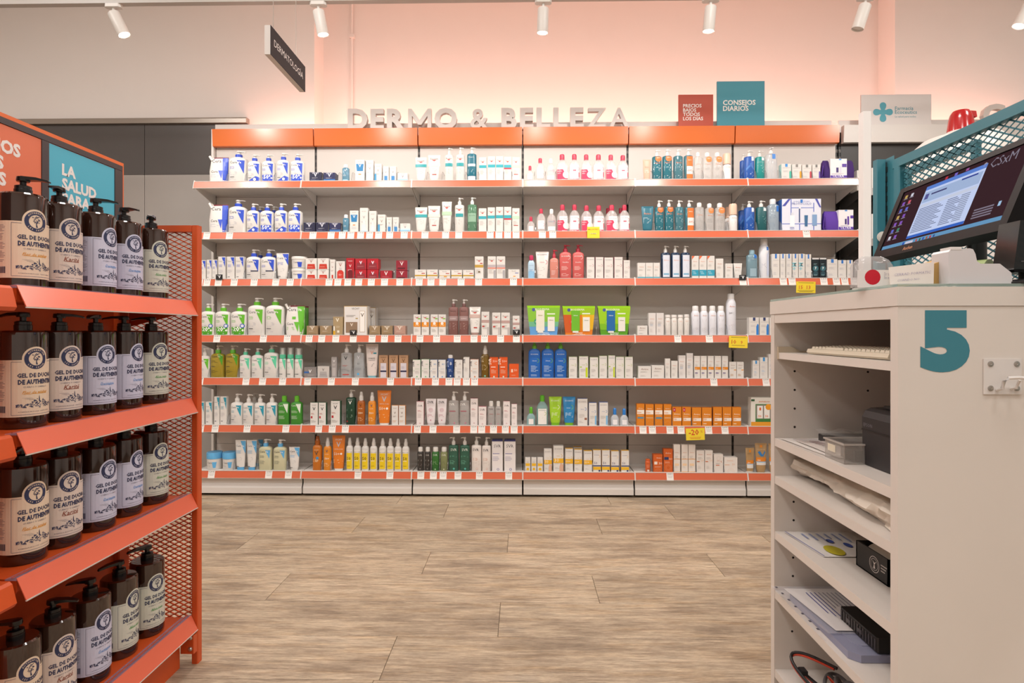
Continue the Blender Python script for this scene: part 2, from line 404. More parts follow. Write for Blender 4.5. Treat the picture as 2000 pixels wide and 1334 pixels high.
# ------------------------------------------------------------------ products
GREY = '#9a958f'; INK = '#4b4a52'
def clip_strip(poly, x0, x1):
    def cl(p, f, inside):
        out = []
        for i in range(len(p)):
            a, b = p[i], p[(i + 1) % len(p)]
            ia, ib = inside(a), inside(b)
            if ia: out.append(a)
            if ia != ib:
                t = (f - a[0]) / (b[0] - a[0]); out.append((f, a[1] + t * (b[1] - a[1])))
        return out
    p = cl(poly, x0, lambda q: q[0] >= x0 - 1e-9)
    return cl(p, x1, lambda q: q[0] <= x1 + 1e-9) if p else p
def decorate(mb, dec, w, h, surf, flat, gloss=.4):
    """flat print on the front: every item a little prouder than the one before"""
    e = .0003 if flat else .0011
    nst = 1 if flat else 8
    lay = 0
    for it in dec:
        lay += 1; off = e + lay * .00008
        k = it[0]
        S = lambda x, z: (x, surf(x, z) - off, z)
        if k in 'rpce':
            if k == 'r': poly = [(it[1] * w, it[3] * h), (it[2] * w, it[3] * h), (it[2] * w, it[4] * h), (it[1] * w, it[4] * h)]; c = it[5]
            elif k == 'p': poly = [(a * w, b * h) for a, b in it[1]]; c = it[2]
            else: poly = [(it[1] * w + it[3] * w * math.cos(t * math.pi / 8), it[2] * h + it[3] * w * math.sin(t * math.pi / 8)) for t in range(16)]; c = it[4]
            mt = M(c, gloss); xs = [p[0] for p in poly]; a, b = min(xs), max(xs)
            n = nst if (b - a) > .012 else 1 if flat else 2
            nz = 1 if flat else 3
            for q in range(n):
                pp = clip_strip(poly, a + (b - a) * q / n, a + (b - a) * (q + 1) / n)
                if len(pp) > 2:
                    if k == 'r' and nz > 1:
                        xa, xb = a + (b - a) * q / n, a + (b - a) * (q + 1) / n
                        for z in range(nz):
                            za = (it[3] + (it[4] - it[3]) * z / nz) * h; zb = (it[3] + (it[4] - it[3]) * (z + 1) / nz) * h
                            mb.add([S(xa, za), S(xb, za), S(xb, zb), S(xa, zb)], [(0, 1, 2, 3)], mt)
                    elif flat: mb.add([S(*p) for p in pp], [tuple(range(len(pp)))], mt)
                    else:
                        sw = [(b_, a_) for a_, b_ in pp]; za = min(p_[0] for p_ in sw); zb = max(p_[0] for p_ in sw); nn = max(1, min(6, int((zb - za) / .008)))
                        for z in range(nn):
                            qq = clip_strip(sw, za + (zb - za) * z / nn, za + (zb - za) * (z + 1) / nn)
                            if len(qq) > 2: mb.add([S(b_, a_) for a_, b_ in qq], [tuple(range(len(qq)))], mt)
        elif k == 't':
            mt = M(it[5], gloss); cx, cz = it[2] * w, it[3] * h
            put_text(mb, it[1], mt, lambda x, y: S(cx + x, cz + y), capw=it[4] * w, bold=it[6] if len(it) > 6 else .02)
        elif k == 'v':
            mt = M(it[5], gloss); cx, cz = it[2] * w, it[3] * h
            put_text(mb, it[1], mt, lambda x, y: S(cx - y, cz + x), capw=it[4] * h, bold=.02)
        elif k == 'l':
            mt = M(it[5], gloss); rng = random.Random(int(it[3] * 1000) + it[4])
            for q in range(it[4]):
                zz = (it[3] - q * .038) * h; ln = it[1] + (it[2] - it[1]) * (.55 + .45 * rng.random())
                mb.add([S(it[1] * w, zz), S(ln * w, zz), S(ln * w, zz + .011 * h), S(it[1] * w, zz + .011 * h)], [(0, 1, 2, 3)], mt)
        elif k == 'a':
            # ring segment: (u, v, radius, from, to, width, colour)
            mt = M(it[7], gloss); cx, cz = it[1] * w, it[2] * h; n = 12; pts = []
            for q in range(n + 1):
                t = it[4] + (it[5] - it[4]) * q / n
                for rr in (it[3] * w, it[3] * w - it[6] * w): pts.append(S(cx + rr * math.cos(t), cz + rr * math.sin(t)))
            mb.add(pts, [(2 * q, 2 * q + 2, 2 * q + 3, 2 * q + 1) for q in range(n)], mt)
def sup(hw, hd, n, N=24):
    out = []
    for i in range(N):
        t = 2 * math.pi * i / N; c, s_ = math.cos(t), math.sin(t)
        out.append((hw * math.copysign(abs(c) ** (2 / n), c), hd * math.copysign(abs(s_) ** (2 / n), s_)))
    return out
class Prof:
    def __init__(s, rows, n): s.r = rows; s.n = n; s.D = max(r[2] for r in rows)
    def at(s, z):
        r = s.r
        if z <= r[0][0]: return r[0][1:]
        for a, b in zip(r[:-1], r[1:]):
            if z <= b[0]:
                t = (z - a[0]) / max(1e-9, b[0] - a[0]); return a[1] + t * (b[1] - a[1]), a[2] + t * (b[2] - a[2])
        return r[-1][1:]
    def surf(s, x, z):
        hw, hd = s.at(z); q = min(.999, abs(x) / max(hw, 1e-6))
        return s.D - hd * (1 - q ** s.n) ** (1 / s.n)
    def loft(s, mb, mat, N=24):
        mb.loft([[(x, s.D + y, z) for x, y in sup(hw, hd, s.n, N)] for z, hw, hd in s.r], mat)
def pump_head(mb, y, z0, z1, w, collar, head, nz, cr=.2):
    H = z1 - z0; r = cr * w
    mb.lathe([(r, z0), (r, z0 + H * .42), (r * .93, z0 + H * .45)], collar, 0, y, 14)
    mb.lathe([(r * .62, z0 + H * .45), (r * .62, z0 + H * .66), (r * .3, z0 + H * .68)], head, 0, y, 10)
    mb.lathe([(r * .3, z0 + H * .66), (r * .3, z0 + H * .80)], head, 0, y, 8)
    mb.lathe([(r * .66, z0 + H * .78), (r * .72, z0 + H * .9), (r * .6, z1)], head, 0, y, 10)
    L = r * 2.1; a = z0 + H * .84; b = z0 + H * .97
    ring = lambda t, q0, q1, ww: [(t, y - ww, q0), (t, y + ww, q0), (t, y + ww, q1), (t, y - ww, q1)]
    if nz:
        s_ = 1 if nz > 0 else -1
        mb.loft([ring(0, a, b, r * .4), ring(s_ * L * .75, a + H * .01, b - H * .01, r * .28), ring(s_ * L, a - H * .06, b - H * .08, r * .2)], head)
    else:
        mb.loft([[(-r * .35, y, a), (r * .35, y, a), (r * .35, y, b), (-r * .35, y, b)], [(-r * .25, y - L, a - H * .05), (r * .25, y - L, a - H * .05), (r * .25, y - L, b - H * .06), (-r * .25, y - L, b - H * .06)]], head)
PCACHE = {}
CATS = {'box': ('carton', 'box'), 'pump': ('pump_bottle', 'bottle'), 'cap': ('capped_bottle', 'bottle'), 'tube': ('squeeze_tube', 'tube'), 'jar': ('cream_jar', 'jar'),
        'spray': ('spray_bottle', 'bottle'), 'aero': ('aerosol_can', 'spray can'), 'foam': ('foam_bottle', 'bottle'), 'pouch': ('refill_pouch', 'pouch'), 'gift': ('gift_box', 'gift box'),
        'bag': ('toiletry_bag', 'bag'), 'sleeve': ('gift_pack', 'gift pack')}
def make_product(sid, w, h):
    w = round(w / .003) * .003; h = round(h / .003) * .003
    key = (sid, w, h)
    if key in PCACHE: return PCACHE[key]
    st = STY[sid]; k = st['k']; parts = []
    clear = st.get('clear'); bc = st['b']
    bm_ = M(bc, .07, alpha=clear, spec=.6) if clear else M(bc, st.get('rough', .38))
    cm = M(st.get('c', '#e8e4de'), .35, alpha=st.get('calpha', 1.0)); hm = M(st.get('h', st.get('c', '#e8e4de')), .35)
    dec = st.get('dec', []); body = MB(); lab = MB(); hw = w / 2
    if k in ('box', 'gift'):
        d = min(.11, max(.018, w * st.get('dr', .7)))
        body.box(-hw, hw, 0, d, 0, h, bm_, .0012); parts.append(('carton_body' if k == 'box' else 'box_body', body))
        # closing flap on the lid, side colour strip
        fl_ = MB(); fl_.box(-hw + .001, hw - .001, .001, d * .9, h, h + .0006, M(st.get('top', bc), .4)); parts.append(('lid_flap', fl_))
        if st.get('side'):
            for q_ in (hw, -hw - .0004):
                sd = MB(); sd.box(q_, q_ + .0004, .002, d - .002, .001, h - .001, M(st['side'], .4)); parts.append(('side_print', sd))
        decorate(lab, dec, w, h, lambda x, z: 0.0, True)
    elif k in ('pump', 'foam'):
        hb = h * st.get('hb', .74); d = w * st.get('dr', .6); n = st.get('n', 3.2); sh = st.get('sh', .88); nk = st.get('nk', .4)
        P = Prof([(0, hw * .93, d / 2 * .93), (hb * .02, hw * .99, d / 2), (hb * .5, hw, d / 2), (hb * sh, hw * .985, d / 2), (hb * (sh + (1 - sh) * .45), hw * .93, d / 2 * .93),
                  (hb * (sh + (1 - sh) * .8), hw * .72, d / 2 * .75), (hb, hw * nk, min(hw * nk, d / 2 * .7))], n)
        P.loft(body, bm_); parts.append(('bottle', body))
        hd_ = MB()
        if k == 'pump':
            pump_head(hd_, P.D, hb, h, w, cm, hm, st.get('nz', 1), st.get('cr', .19)); parts.append(('pump', hd_))
        else:
            r = hw * .86
            hd_.lathe([(r, hb - .002), (r, hb + (h - hb) * .30), (r * .8, hb + (h - hb) * .34)], cm, 0, P.D, 14)
            hd_.lathe([(r * .5, hb + (h - hb) * .34), (r * .55, h * .97), (r * .4, h * .985)], hm, 0, P.D, 10); parts.append(('pump', hd_))
            oc = MB(); oc.lathe([(r * .97, hb + (h - hb) * .3), (r * .95, h)], M('#e8ecec', .08, alpha=.22), 0, P.D, 14); parts.append(('clear_cap', oc))
        decorate(lab, dec, w, hb, P.surf, False)
    elif k == 'cap':
        hb = h * st.get('hb', .8); d = w * st.get('dr', .62); n = st.get('n', 2.6); sh = st.get('sh', .74); nk = st.get('nk', .34)
        P = Prof([(0, hw * .92, d / 2 * .92), (hb * .025, hw, d / 2), (hb * .5, hw, d / 2), (hb * sh, hw * .99, d / 2), (hb * (sh + (1 - sh) * .35), hw * .9, d / 2 * .92),
                  (hb * (sh + (1 - sh) * .7), hw * .68, d / 2 * .75), (hb * (sh + (1 - sh) * .9), hw * (nk + .08), d / 2 * .6), (hb, hw * nk, min(hw * nk, d / 2 * .6))], n)
        P.loft(body, bm_); parts.append(('bottle', body))
        c_ = MB(); r = hw * st.get('cr', nk + .04); c_.lathe([(r, hb - .001), (r * 1.02, hb + (h - hb) * .7), (r * .9, hb + (h - hb) * .92), (r * .6, h)], cm, 0, P.D, 14); parts.append(('cap', c_))
        decorate(lab, dec, w, hb, P.surf, False)
        if st.get('lab'):
            u0, u1, v0, v1, lc = st['lab']; pl = MB(); decorate(pl, [('r', u0, u1, v0, v1, lc)], w, hb, lambda x, z: P.surf(x, z) - .0001, False); parts.append(('paper_label', pl))
    elif k == 'tube':
        hc = h * st.get('hc', .12); d = w * .36
        P = Prof([(hc * .9, hw * .72, d / 2), (hc * 1.2, hw * .76, d / 2), (h * .5, hw * .88, d / 2 * .72), (h * .93, hw * .985, .0022), (h * .935, hw, .0012), (h, hw, .0012)], 2.3)
        P.loft(body, bm_); parts.append(('tube_body', body))
        c_ = MB(); c_.loft([[(x, P.D + y, z) for x, y in sup(hw * a, d / 2 * b, 2.3, 16)] for z, a, b in ((0, .6, .86), (hc * .1, .64, .92), (hc, .68, .96))], cm); parts.append(('cap', c_))
        decorate(lab, dec, w, h, P.surf, False)
    elif k == 'jar':
        r = hw; hl = h * st.get('hl', .4)
        P = Prof([(0, r * .86, r * .86), (h * .04, r * .93, r * .93), (h - hl, r * .96, r * .96)], 2.0); P.D = r
        body.loft([[(x, r + y, z) for x, y in sup(a, b, 2.0, 28)] for z, a, b in P.r], bm_); parts.append(('jar_body', body))
        c_ = MB(); c_.lathe([(r, h - hl), (r, h * .94), (r * .95, h), (.001, h)], cm, 0, r, 28); parts.append(('lid', c_))
        decorate(lab, dec, w, h, P.surf, False)
    elif k == 'spray':
        hb = h * st.get('hb', .72); n = st.get('n', 2.4); d = w * st.get('dr', .8)
        P = Prof([(0, hw * .94, d / 2 * .94), (hb * .02, hw, d / 2), (hb * .9, hw, d / 2), (hb * .96, hw * .86, d / 2 * .86), (hb, hw * .6, d / 2 * .62)], n)
        P.loft(body, bm_); parts.append(('bottle', body)); H = h - hb; r = hw * .56
        c_ = MB(); c_.lathe([(r, hb - .001), (r, hb + H * .45), (r * .82, hb + H * .5), (r * .62, hb + H * .92), (r * .5, h)], cm, 0, P.D, 14)
        c_.box(-r * .18, r * .18, P.D - r * .9, P.D - r * .4, hb + H * .7, hb + H * .82, hm); parts.append(('spray_head', c_))
        decorate(lab, dec, w, hb, P.surf, False)
    elif k == 'aero':
        hb = h * st.get('hb', .84)
        P = Prof([(0, hw * .95, hw * .95), (hb * .015, hw, hw), (hb * .88, hw, hw), (hb * .95, hw * .84, hw * .84), (hb, hw * .66, hw * .66)], 2.0)
        P.loft(body, bm_); parts.append(('can', body))
        c_ = MB(); r = hw * st.get('cr', .66); c_.lathe([(r, hb - .001), (r, hb + (h - hb) * .85), (r * .85, h), (.001, h)], cm, 0, P.D, 16); parts.append(('cap', c_))
        decorate(lab, dec, w, hb, P.surf, False)
    elif k == 'pouch':
        hb = h * .95
        P = Prof([(0, hw * .86, .03), (h * .1, hw * .9, .032), (h * .45, hw * .96, .022), (h * .8, hw * .98, .009), (hb * .97, hw, .0016), (hb, hw, .0014)], 2.6)
        body.loft([[(x * (1 - (.42 * max(0, (z / h - .72) / .23) if x < 0 else 0)), P.D + y, z) for x, y in sup(a_, b_, 2.6, 24)] for z, a_, b_ in P.r], bm_); parts.append(('pouch_body', body))
        c_ = MB(); c_.tube([(-hw * .70, P.D, h * .84), (-hw * .98, P.D, h)], w * .06, M('#eeeae4', .4), 10); parts.append(('spout', c_))
        sl = MB(); sl.box(-hw * .5, hw * .99, P.D - .0019, P.D + .0019, hb * .955, hb * 1.005, M(st.get('c', '#7a2e3a'), .4)); parts.append(('top_seal', sl))
        decorate(lab, dec, w, h, P.surf, False)
    elif k == 'bag':
        d = .07
        P = Prof([(0, hw * .93, d / 2 * .9), (h * .06, hw * .98, d / 2), (h * .5, hw, d / 2 * .95), (h * .9, hw * .97, d / 2 * .5), (h, hw * .9, .006)], 4)
        P.loft(body, M(bc, .85)); parts.append(('bag_body', body))
        zp = MB(); zp.tube([(-hw * .9, P.D, h), (hw * .9, P.D, h)], .003, M('#2c1550', .6)); parts.append(('zip', zp))
        sp = MB(); s_ = -1; sp.tube([(s_ * hw * .96, P.D - .02, h * .72), (s_ * hw * 1.05, P.D - .03, h * .5), (s_ * hw * 1.1, P.D - .03, h * .2), (s_ * hw * 1.04, P.D - .03, h * .05), (s_ * hw * .98, P.D - .03, h * .2)], .004, M('#4a2a86', .8)); parts.append(('wrist_strap', sp))
        cd_ = MB(); u0, u1 = st['card']; cd_.box(u0 * w, u1 * w, -.003, P.D * 2 + .002, -.0001, h * 1.03, M('#ece8ea', .4)); parts.append(('card_sleeve', cd_))
        decorate(lab, dec, w, h, lambda x, z: -.003, True)
    elif k == 'sleeve':
        d = .05; tw = .80
        ring = lambda z, f: [(-hw * f, 0 + (1 - f) * .0, z), (hw * f, 0, z), (hw * f, d, z), (-hw * f, d, z)]
        body.loft([ring(0, tw), ring(h * .9, .96), ring(h * .93, .97)], bm_)
        body.loft([[(-hw * .97, 0, h * .93), (hw * .97, 0, h * .93), (hw * .97, d, h * .93), (-hw * .97, d, h * .93)], [(-hw, d * .45, h), (hw, d * .45, h), (hw, d * .55, h), (-hw, d * .55, h)]], M(st['top'], .4)); parts.append(('pack_body', body))
        decorate(lab, dec, w, h, lambda x, z: 0.0, True)
        tb = MB(); wm = M(st['tube'], .4); ux, uw = -.10, .125
        tb.box((ux - uw) * w, (ux + uw) * w, -.004, .0, h * .16, h * .84, wm, .002); tb.box((ux - uw * .7) * w, (ux + uw * .7) * w, -.0045, .0, h * .10, h * .16, M('#dfe0da', .4), .002)
        put_text(tb, 'Sébium', M(st['tint'], .4), lambda x, y: (ux * w + x, -.0052, h * .66 + y), capw=.13 * w); parts.append(('window_tube', tb))
        tb = MB(); tb.box(.12 * w, .33 * w, -.0035, .0, h * .15, h * .62, M('#e9e5dd', .4), .002)
        put_text(tb, 'Sébium', M('#9aa07a', .4), lambda x, y: (.225 * w + x, -.0042, h * .5 + y), capw=.12 * w); parts.append(('window_carton', tb))
    if lab.v: parts.append(('print', lab))
    res = [(nm, b.mesh(nm)) for nm, b in parts]
    PCACHE[key] = res; return res

# ---- styles: k kind, b body colour, c cap colour, dec flat print, d description
W_ = '#dedad4'
def CV(c, extra=(), ink='#54565e'):
    return [('p', [(.02, .86), (.43, .86), (.40, .36)], c), ('t', 'Cera', -.17, .74, .40, ink, .0), ('t', 'Ve', .17, .74, .20, '#f4f1ec', .02), ('l', -.38, .05, .62, 3, c), ('l', -.38, .1, .42, 4, '#b9b9c2'), ('r', -.38, -.12, .22, .24, INK), ('l', -.38, .0, .16, 2, '#b9b9c2')] + list(extra)
def CVB(c, extra=()):
    return [('p', [(.0, .97), (.48, .97), (.46, .55)], c), ('t', 'Cera', -.17, .78, .46, '#54565e', .0), ('t', 'Ve', .22, .78, .24, '#f4f1ec', .02), ('l', -.38, .2, .64, 3, c), ('l', -.38, .25, .42, 4, '#c0bfc4'), ('r', -.38, -.1, .12, .14, INK)] + list(extra)
def VI(c, extra=(), word='VICHY'):
    return [('t', word, 0, .84, .56, c, .0), ('t', 'V', 0, .58, .30, c, .01), ('l', -.3, .3, .46, 2, c)] + list(extra)
def EU(band, extra=(), y=.54):
    return [('t', 'Eucerin', 0, .83, .62, '#7d6560', .0), ('p', [(-.2, .82), (.2, .82), (0, .77)], '#c8443c'), ('r', -.5, .5, y, y + .12, band), ('l', -.36, .3, y - .1, 5, '#b5afa8')] + list(extra)
def BIO(c, extra=()):
    return [('t', 'BIODERMA', 0, .87, .74, '#8d8a90', .0), ('a', .22, .62, .17, -1.4, 1.5, .035, c), ('t', 'Sébium', -.02, .60, .34, c, .0), ('l', -.34, .25, .42, 4, '#b9b6b2'), ('l', -.34, .1, .16, 2, '#b9b6b2')] + list(extra)
def AV(c='#d0785a', extra=(), v=.72):
    return [('t', 'Avène', 0, v, .56, c, .0), ('l', -.34, .3, v - .12, 3, '#b0aaa4'), ('l', -.34, .22, .28, 4, '#c3beb8')] + list(extra)
def SV(c, extra=(), ink='#4d4a4c'):
    return [('t', 'SVR', 0, .78, .66, ink, .0), ('l', -.34, .2, .62, 2, c), ('l', -.34, .3, .48, 5, '#c0b8b6'), ('c', 0, .09, .09, c), ('c', 0, .09, .065, W_)] + list(extra)
def LRP(c, extra=()):
    return [('r', -.13, .13, .82, 1.0, c), ('t', 'LA ROCHE-POSAY', 0, .74, .76, '#8d8f98', .0), ('l', -.34, .3, .58, 3, '#b9b9bf'), ('l', -.34, .1, .25, 3, '#b9b9bf')] + list(extra)
BL, GN, MT, TQ, LB = '#2f4fc4', '#64b62f', '#5fc9a0', '#2d96ad', '#62aede'
def P50L(c): return [('p', [(-.46, .0), (.48, .0), (.48, .24), (.2, .30), (-.46, .05)], c), ('c', .12, .16, .16, '#2a44a8'), ('c', .12, .16, .11, '#dfe2ee')]
def P50R(c, s='-50%'): return [('r', -.49, .49, 0, .36, c), ('t', s, 0, .18, .82, '#f6f4f0', .03), ('l', -.3, .3, .11, 2, '#e8e8f2')]
BD = dict(k='cap', clear=.42, b='#e6dcda', c='#c02a48', hb=.80, sh=.66, cr=.40)
STY = {
 'cvpB': dict(k='pouch', b=W_, c='#7a2e3a', dec=[('p', [(.2, .93), (.5, .93), (.46, .0), (.3, .0)], BL), ('t', 'Cera', -.1, .76, .5, INK, 0), ('t', 'Cera', -.16, .38, .36, INK, 0), ('p', [(.04, .46), (.26, .46), (.22, .16)], BL), ('l', -.34, .1, .3, 3, '#b9b9c2')], d='white refill pouch with blue side'),
 'cvpG': dict(k='pouch', b=W_, c='#7a2e3a', dec=[('p', [(.12, .93), (.5, .93), (.46, .0), (.34, .0)], GN), ('t', 'Cera', -.14, .78, .44, INK, 0), ('t', 'Ve', .25, .78, .2, '#f2f2ee'), ('r', -.1, .08, .52, .6, GN), ('t', 'Cera', -.2, .34, .34, INK, 0), ('p', [(.0, .43), (.26, .43), (.22, .12)], GN), ('l', -.36, .05, .26, 3, GN)], d='white and green refill pouch'),
 'cvpGb': dict(k='pouch', b='#4f9a24', c='#7a2e3a', d='green refill pouch half hidden behind'),
 'cvB': dict(k='pump', b=W_, c=BL, h=W_, hb=.80, dec=CV(BL), d='large white pump bottle with blue collar'),
 'cvb': dict(k='pump', b=W_, c=BL, h=W_, hb=.76, dec=CV(BL, [('r', -.1, .4, .36, .40, '#26304e')]), d='white pump bottle with blue collar'),
 'cvbl': dict(k='pump', b=W_, c=BL, h=W_, hb=.77, dec=CV(BL, P50L(BL)), d='white blue-collared pump bottle with round blue promo seal'),
 'cvbr': dict(k='pump', b=W_, c=BL, h=W_, hb=.77, dec=CV(BL, P50R(BL)), d='white pump bottle with blue -50% banner'),
 'cvg': dict(k='pump', b=W_, c=GN, h=W_, hb=.76, dec=CV(GN, P50R('#4f9e22', '-20%') + [('c', .3, .40, .14, '#3b59b0'), ('c', .3, .40, .09, '#d8dce6')]), d='white pump bottle with green -20% banner'),
 'cvG': dict(k='pump', b=W_, c=GN, h=W_, hb=.80, dec=CV(GN), d='large white pump bottle with green collar'),
 'cvw': dict(k='pump', b=W_, c=W_, h=W_, hb=.74, dec=CV(GN), d='white pump bottle with green triangle'),
 'cvy': dict(k='pump', b='#a58f2c', clear=.9, c=GN, h='#cfcabf', hb=.75, dec=[('p', [(.1, .97), (.46, .97), (.42, .5)], '#4f9a24'), ('t', 'Cera', -.14, .84, .42, '#3c3a28', 0), ('t', 'Ve', .2, .84, .2, '#d8d8b0'), ('l', -.36, .1, .7, 3, '#4a4626'), ('r', -.36, -.1, .46, .48, '#3c3a28'), ('l', -.36, .1, .3, 3, '#4a4626')], d='yellow oil pump bottle with green collar'),
 'cvm': dict(k='pump', b=W_, c=MT, h=W_, hb=.78, dec=CV(MT), d='white pump bottle with mint collar'),
 'cvf': dict(k='foam', b=W_, c=MT, h=W_, hb=.66, dr=.8, n=2.2, dec=[('p', [(.0, .98), (.46, .98), (.42, .4)], MT), ('t', 'Cera', -.16, .76, .46, '#a83c48', 0), ('l', -.38, .15, .56, 4, MT), ('r', -.38, .1, .18, .21, '#5e6664')], d='white foam bottle with mint collar and clear cap'),
 'cvt': dict(k='pump', b=W_, c=W_, h=W_, hb=.73, dec=CV(TQ), d='white pump bottle with turquoise mark'),
 'cvgc': dict(k='cap', b='#3d8a2c', c=GN, hb=.80, sh=.90, n=4, cr=.42, nk=.38, dec=[('p', [(.0, .9), (.44, .9), (.38, .5)], '#dfe8d8'), ('t', 'Cera', -.2, .8, .42, '#e6eee0', 0), ('l', -.38, .3, .6, 3, '#cfe0c4'), ('l', -.38, .2, .38, 4, '#cfe0c4')], d='green bottle with lime green cap'),
 'cvbx': dict(k='box', b=W_, dec=CVB(BL), d='white carton with blue triangle'),
 'cvbxt': dict(k='box', b=W_, dec=CVB(TQ), d='white carton with turquoise triangle'),
 'cvtu': dict(k='tube', b=W_, c=W_, dec=CVB(BL), d='white squeeze tube with blue triangle'),
 'cvtl': dict(k='tube', b=W_, c=LB, dec=CVB(LB), d='white squeeze tube with sky blue cap'),
 'cvts': dict(k='tube', b=W_, c=W_, dec=CVB(LB), d='small white squeeze tube with sky blue triangle'),
 'cvj': dict(k='jar', b=W_, c=W_, hl=.24, dec=[('t', 'Cera', -.1, .42, .3, INK, 0), ('p', [(.04, .52), (.3, .52), (.26, .08), (.08, .08)], BL)], d='white cream jar with blue patch'),
 'cvjl': dict(k='jar', b=W_, c=LB, hl=.36, dec=[('t', 'Cera', -.1, .38, .3, INK, 0), ('p', [(.06, .46), (.32, .46), (.26, .12), (.12, .12)], LB), ('l', -.3, .0, .24, 2, GREY)], d='white cream jar with sky blue lid'),
 'cvl': dict(k='pump', b='#cdc9a6', c=LB, h=W_, hb=.76, dec=[('p', [(.06, .86), (.43, .86), (.38, .5)], LB), ('t', 'Cera', -.16, .76, .42, '#3e4448', 0), ('t', 'Ve', .2, .76, .2, '#e8eef4'), ('l', -.36, .2, .62, 3, '#4c5450'), ('l', -.36, .2, .4, 4, '#6a706a')], d='pale yellow pump bottle with sky blue collar'),
 # dark V cartons and friends
 'vn': dict(k='box', b='#22233f', dr=.9, top='#c9cde0', dec=VI('#e2e0ea', [('l', -.4, .3, .3, 3, '#8f92b8')]), d='low navy carton with white V'),
 'vn2': dict(k='box', b='#2a2c52', dr=.9, top='#c9cde0', dec=[('p', [(-.5, 0), (.5, 0), (.5, .34), (-.5, .34)], '#3f6fa8')] + VI('#e2e0ea'), d='low navy carton with blue base'),
 'vbb': dict(k='cap', b='#5c93ad', clear=.72, c='#e6e6e6', hb=.82, sh=.93, n=2.6, nk=.55, cr=.62, dec=[('t', 'V', 0, .74, .24, '#e6ecf2'), ('l', -.3, .3, .5, 3, '#d8e4ea'), ('r', -.35, .35, .1, .2, '#9cc0d0')], d='small clear blue bottle with white cap'),
 'vbl': dict(k='box', b=W_, dec=[('p', [(-.4, .82), (.4, .82), (.32, .5), (-.32, .5)], '#2f7fb5'), ('t', 'VICHY', 0, .9, .5, '#8b8e95', 0), ('t', 'V', 0, .68, .3, '#f0eee8'), ('r', -.14, .14, .34, .38, '#e08a3a'), ('l', -.3, .3, .26, 3, '#b9c4cc')], d='white carton with bright blue shield'),
 'vdr': dict(k='box', b=W_, dec=VI('#9a8f8c', [('r', -.16, .16, .30, .5, '#dcdcdc'), ('p', [(-.28, .0), (.28, .0), (.28, .34), (-.28, .34)], '#cfd9de'), ('r', -.5, .5, 0, .08, '#7fb5d2')]), d='tall white carton with dropper print'),
 'vtn': dict(k='box', b=W_, dec=VI('#a08a80', [('p', [(-.5, 0), (-.22, 0), (-.22, .42), (-.36, .5), (-.5, .42)], '#4a98c4')]), d='white carton with blue vial print'),
 'veye': dict(k='box', b=W_, dec=VI('#8b8e95', [('r', -.26, .26, .06, .40, '#3f86c0'), ('r', -.14, .14, .40, .56, '#c9d2d8')]), d='narrow white carton with blue phial print'),
 'vlow': dict(k='box', b=W_, dr=.8, dec=[('t', 'VICHY', 0, .84, .4, '#9a9aa0', 0), ('t', 'V', 0, .52, .2, '#8d7a86'), ('r', -.5, .5, 0, .34, '#8fc2dc'), ('r', -.5, .5, .30, .46, '#c2dce8')], d='low white carton with pale blue base'),
 'vwr': dict(k='box', b=W_, dr=.9, top='#e8e4dd', dec=[('t', 'VICHY', 0, .84, .5, '#9a8a86', 0), ('t', 'V', 0, .62, .2, '#a05a4e'), ('p', [(-.38, .06), (.38, .06), (.32, .5), (-.32, .5)], '#c23a2a'), ('l', -.3, .3, .26, 2, '#e8c0b0')], d='cube white carton with red jar print'),
 'vwt': dict(k='box', b=W_, dec=VI('#a0605a', [('r', -.16, .16, .02, .24, '#c23a2a')]), d='slim white carton with red tip'),
 'vws': dict(k='box', b=W_, dec=[('t', 'VICHY', 0, .88, .5, '#9a8a86', 0), ('t', 'V', 0, .72, .3, '#a05a4e'), ('r', -.14, .14, .50, .66, '#c8c4c0'), ('p', [(-.36, .02), (.36, .02), (.36, .42), (.16, .52), (-.16, .52), (-.36, .42)], '#c8392c'), ('l', -.2, .2, .3, 3, '#f0c8c0')], d='white carton with red serum bottle print'),
 'vr': dict(k='box', b='#a81d28', dec=VI('#f0dada', [('p', [(-.3, .02), (.3, .02), (.3, .38), (.12, .46), (-.12, .46), (-.3, .38)], '#6d1620')]), d='tall red carton with white V'),
 'vrc': dict(k='box', b='#b01c2a', dr=.9, dec=[('t', 'V', 0, .56, .2, '#dfe2f2'), ('p', [(-.42, .04), (.42, .04), (.34, .62), (-.34, .62)], '#8a2a34'), ('t', 'V', 0, .5, .26, '#e6e0ea'), ('l', -.3, .3, .3, 2, '#d89a98')], d='red cube carton with dark red jar print'),
 'vrl': dict(k='box', b='#a01e2c', dr=.9, dec=[('t', 'V', 0, .5, .3, '#f0e6e6'), ('l', -.34, .3, .34, 3, '#d0808a')], d='low red carton with white V'),
 'vrd': dict(k='box', b='#8e2030', dr=.9, dec=[('t', 'VICHY', 0, .82, .46, '#d8a0a4', 0), ('t', 'V', 0, .5, .28, '#f0e6e6'), ('r', -.36, .3, .16, .26, '#45181f'), ('l', -.34, .2, .4, 1, '#d0808a')], side='#8a8288', d='dark red cube carton with white V'),
 'vgc': dict(k='box', b='#9a8262', dr=.9, dec=VI('#f0e6d6', [('r', -.4, .4, .12, .2, '#7d6a4e')]), d='low bronze carton with white V'),
 'vgp': dict(k='box', b='#b59080', dr=.9, dec=VI('#f0e6d6', [('r', -.4, .4, .12, .2, '#98766a')]), d='low rose bronze carton with white V'),
 'vgt': dict(k='box', b='#a8926e', dec=[('t', 'V', -.06, .74, .34, '#f2ead8'), ('r', -.08, .14, .16, .28, '#e8e0ce'), ('p', [(-.5, 0), (-.28, 0), (-.28, .26), (-.5, .26)], '#d9a52c'), ('r', -.46, -.32, .26, .5, '#e8e4da'), ('l', -.2, .35, .5, 3, '#e0d2b4')], d='tall bronze carton with yellow dropper print'),
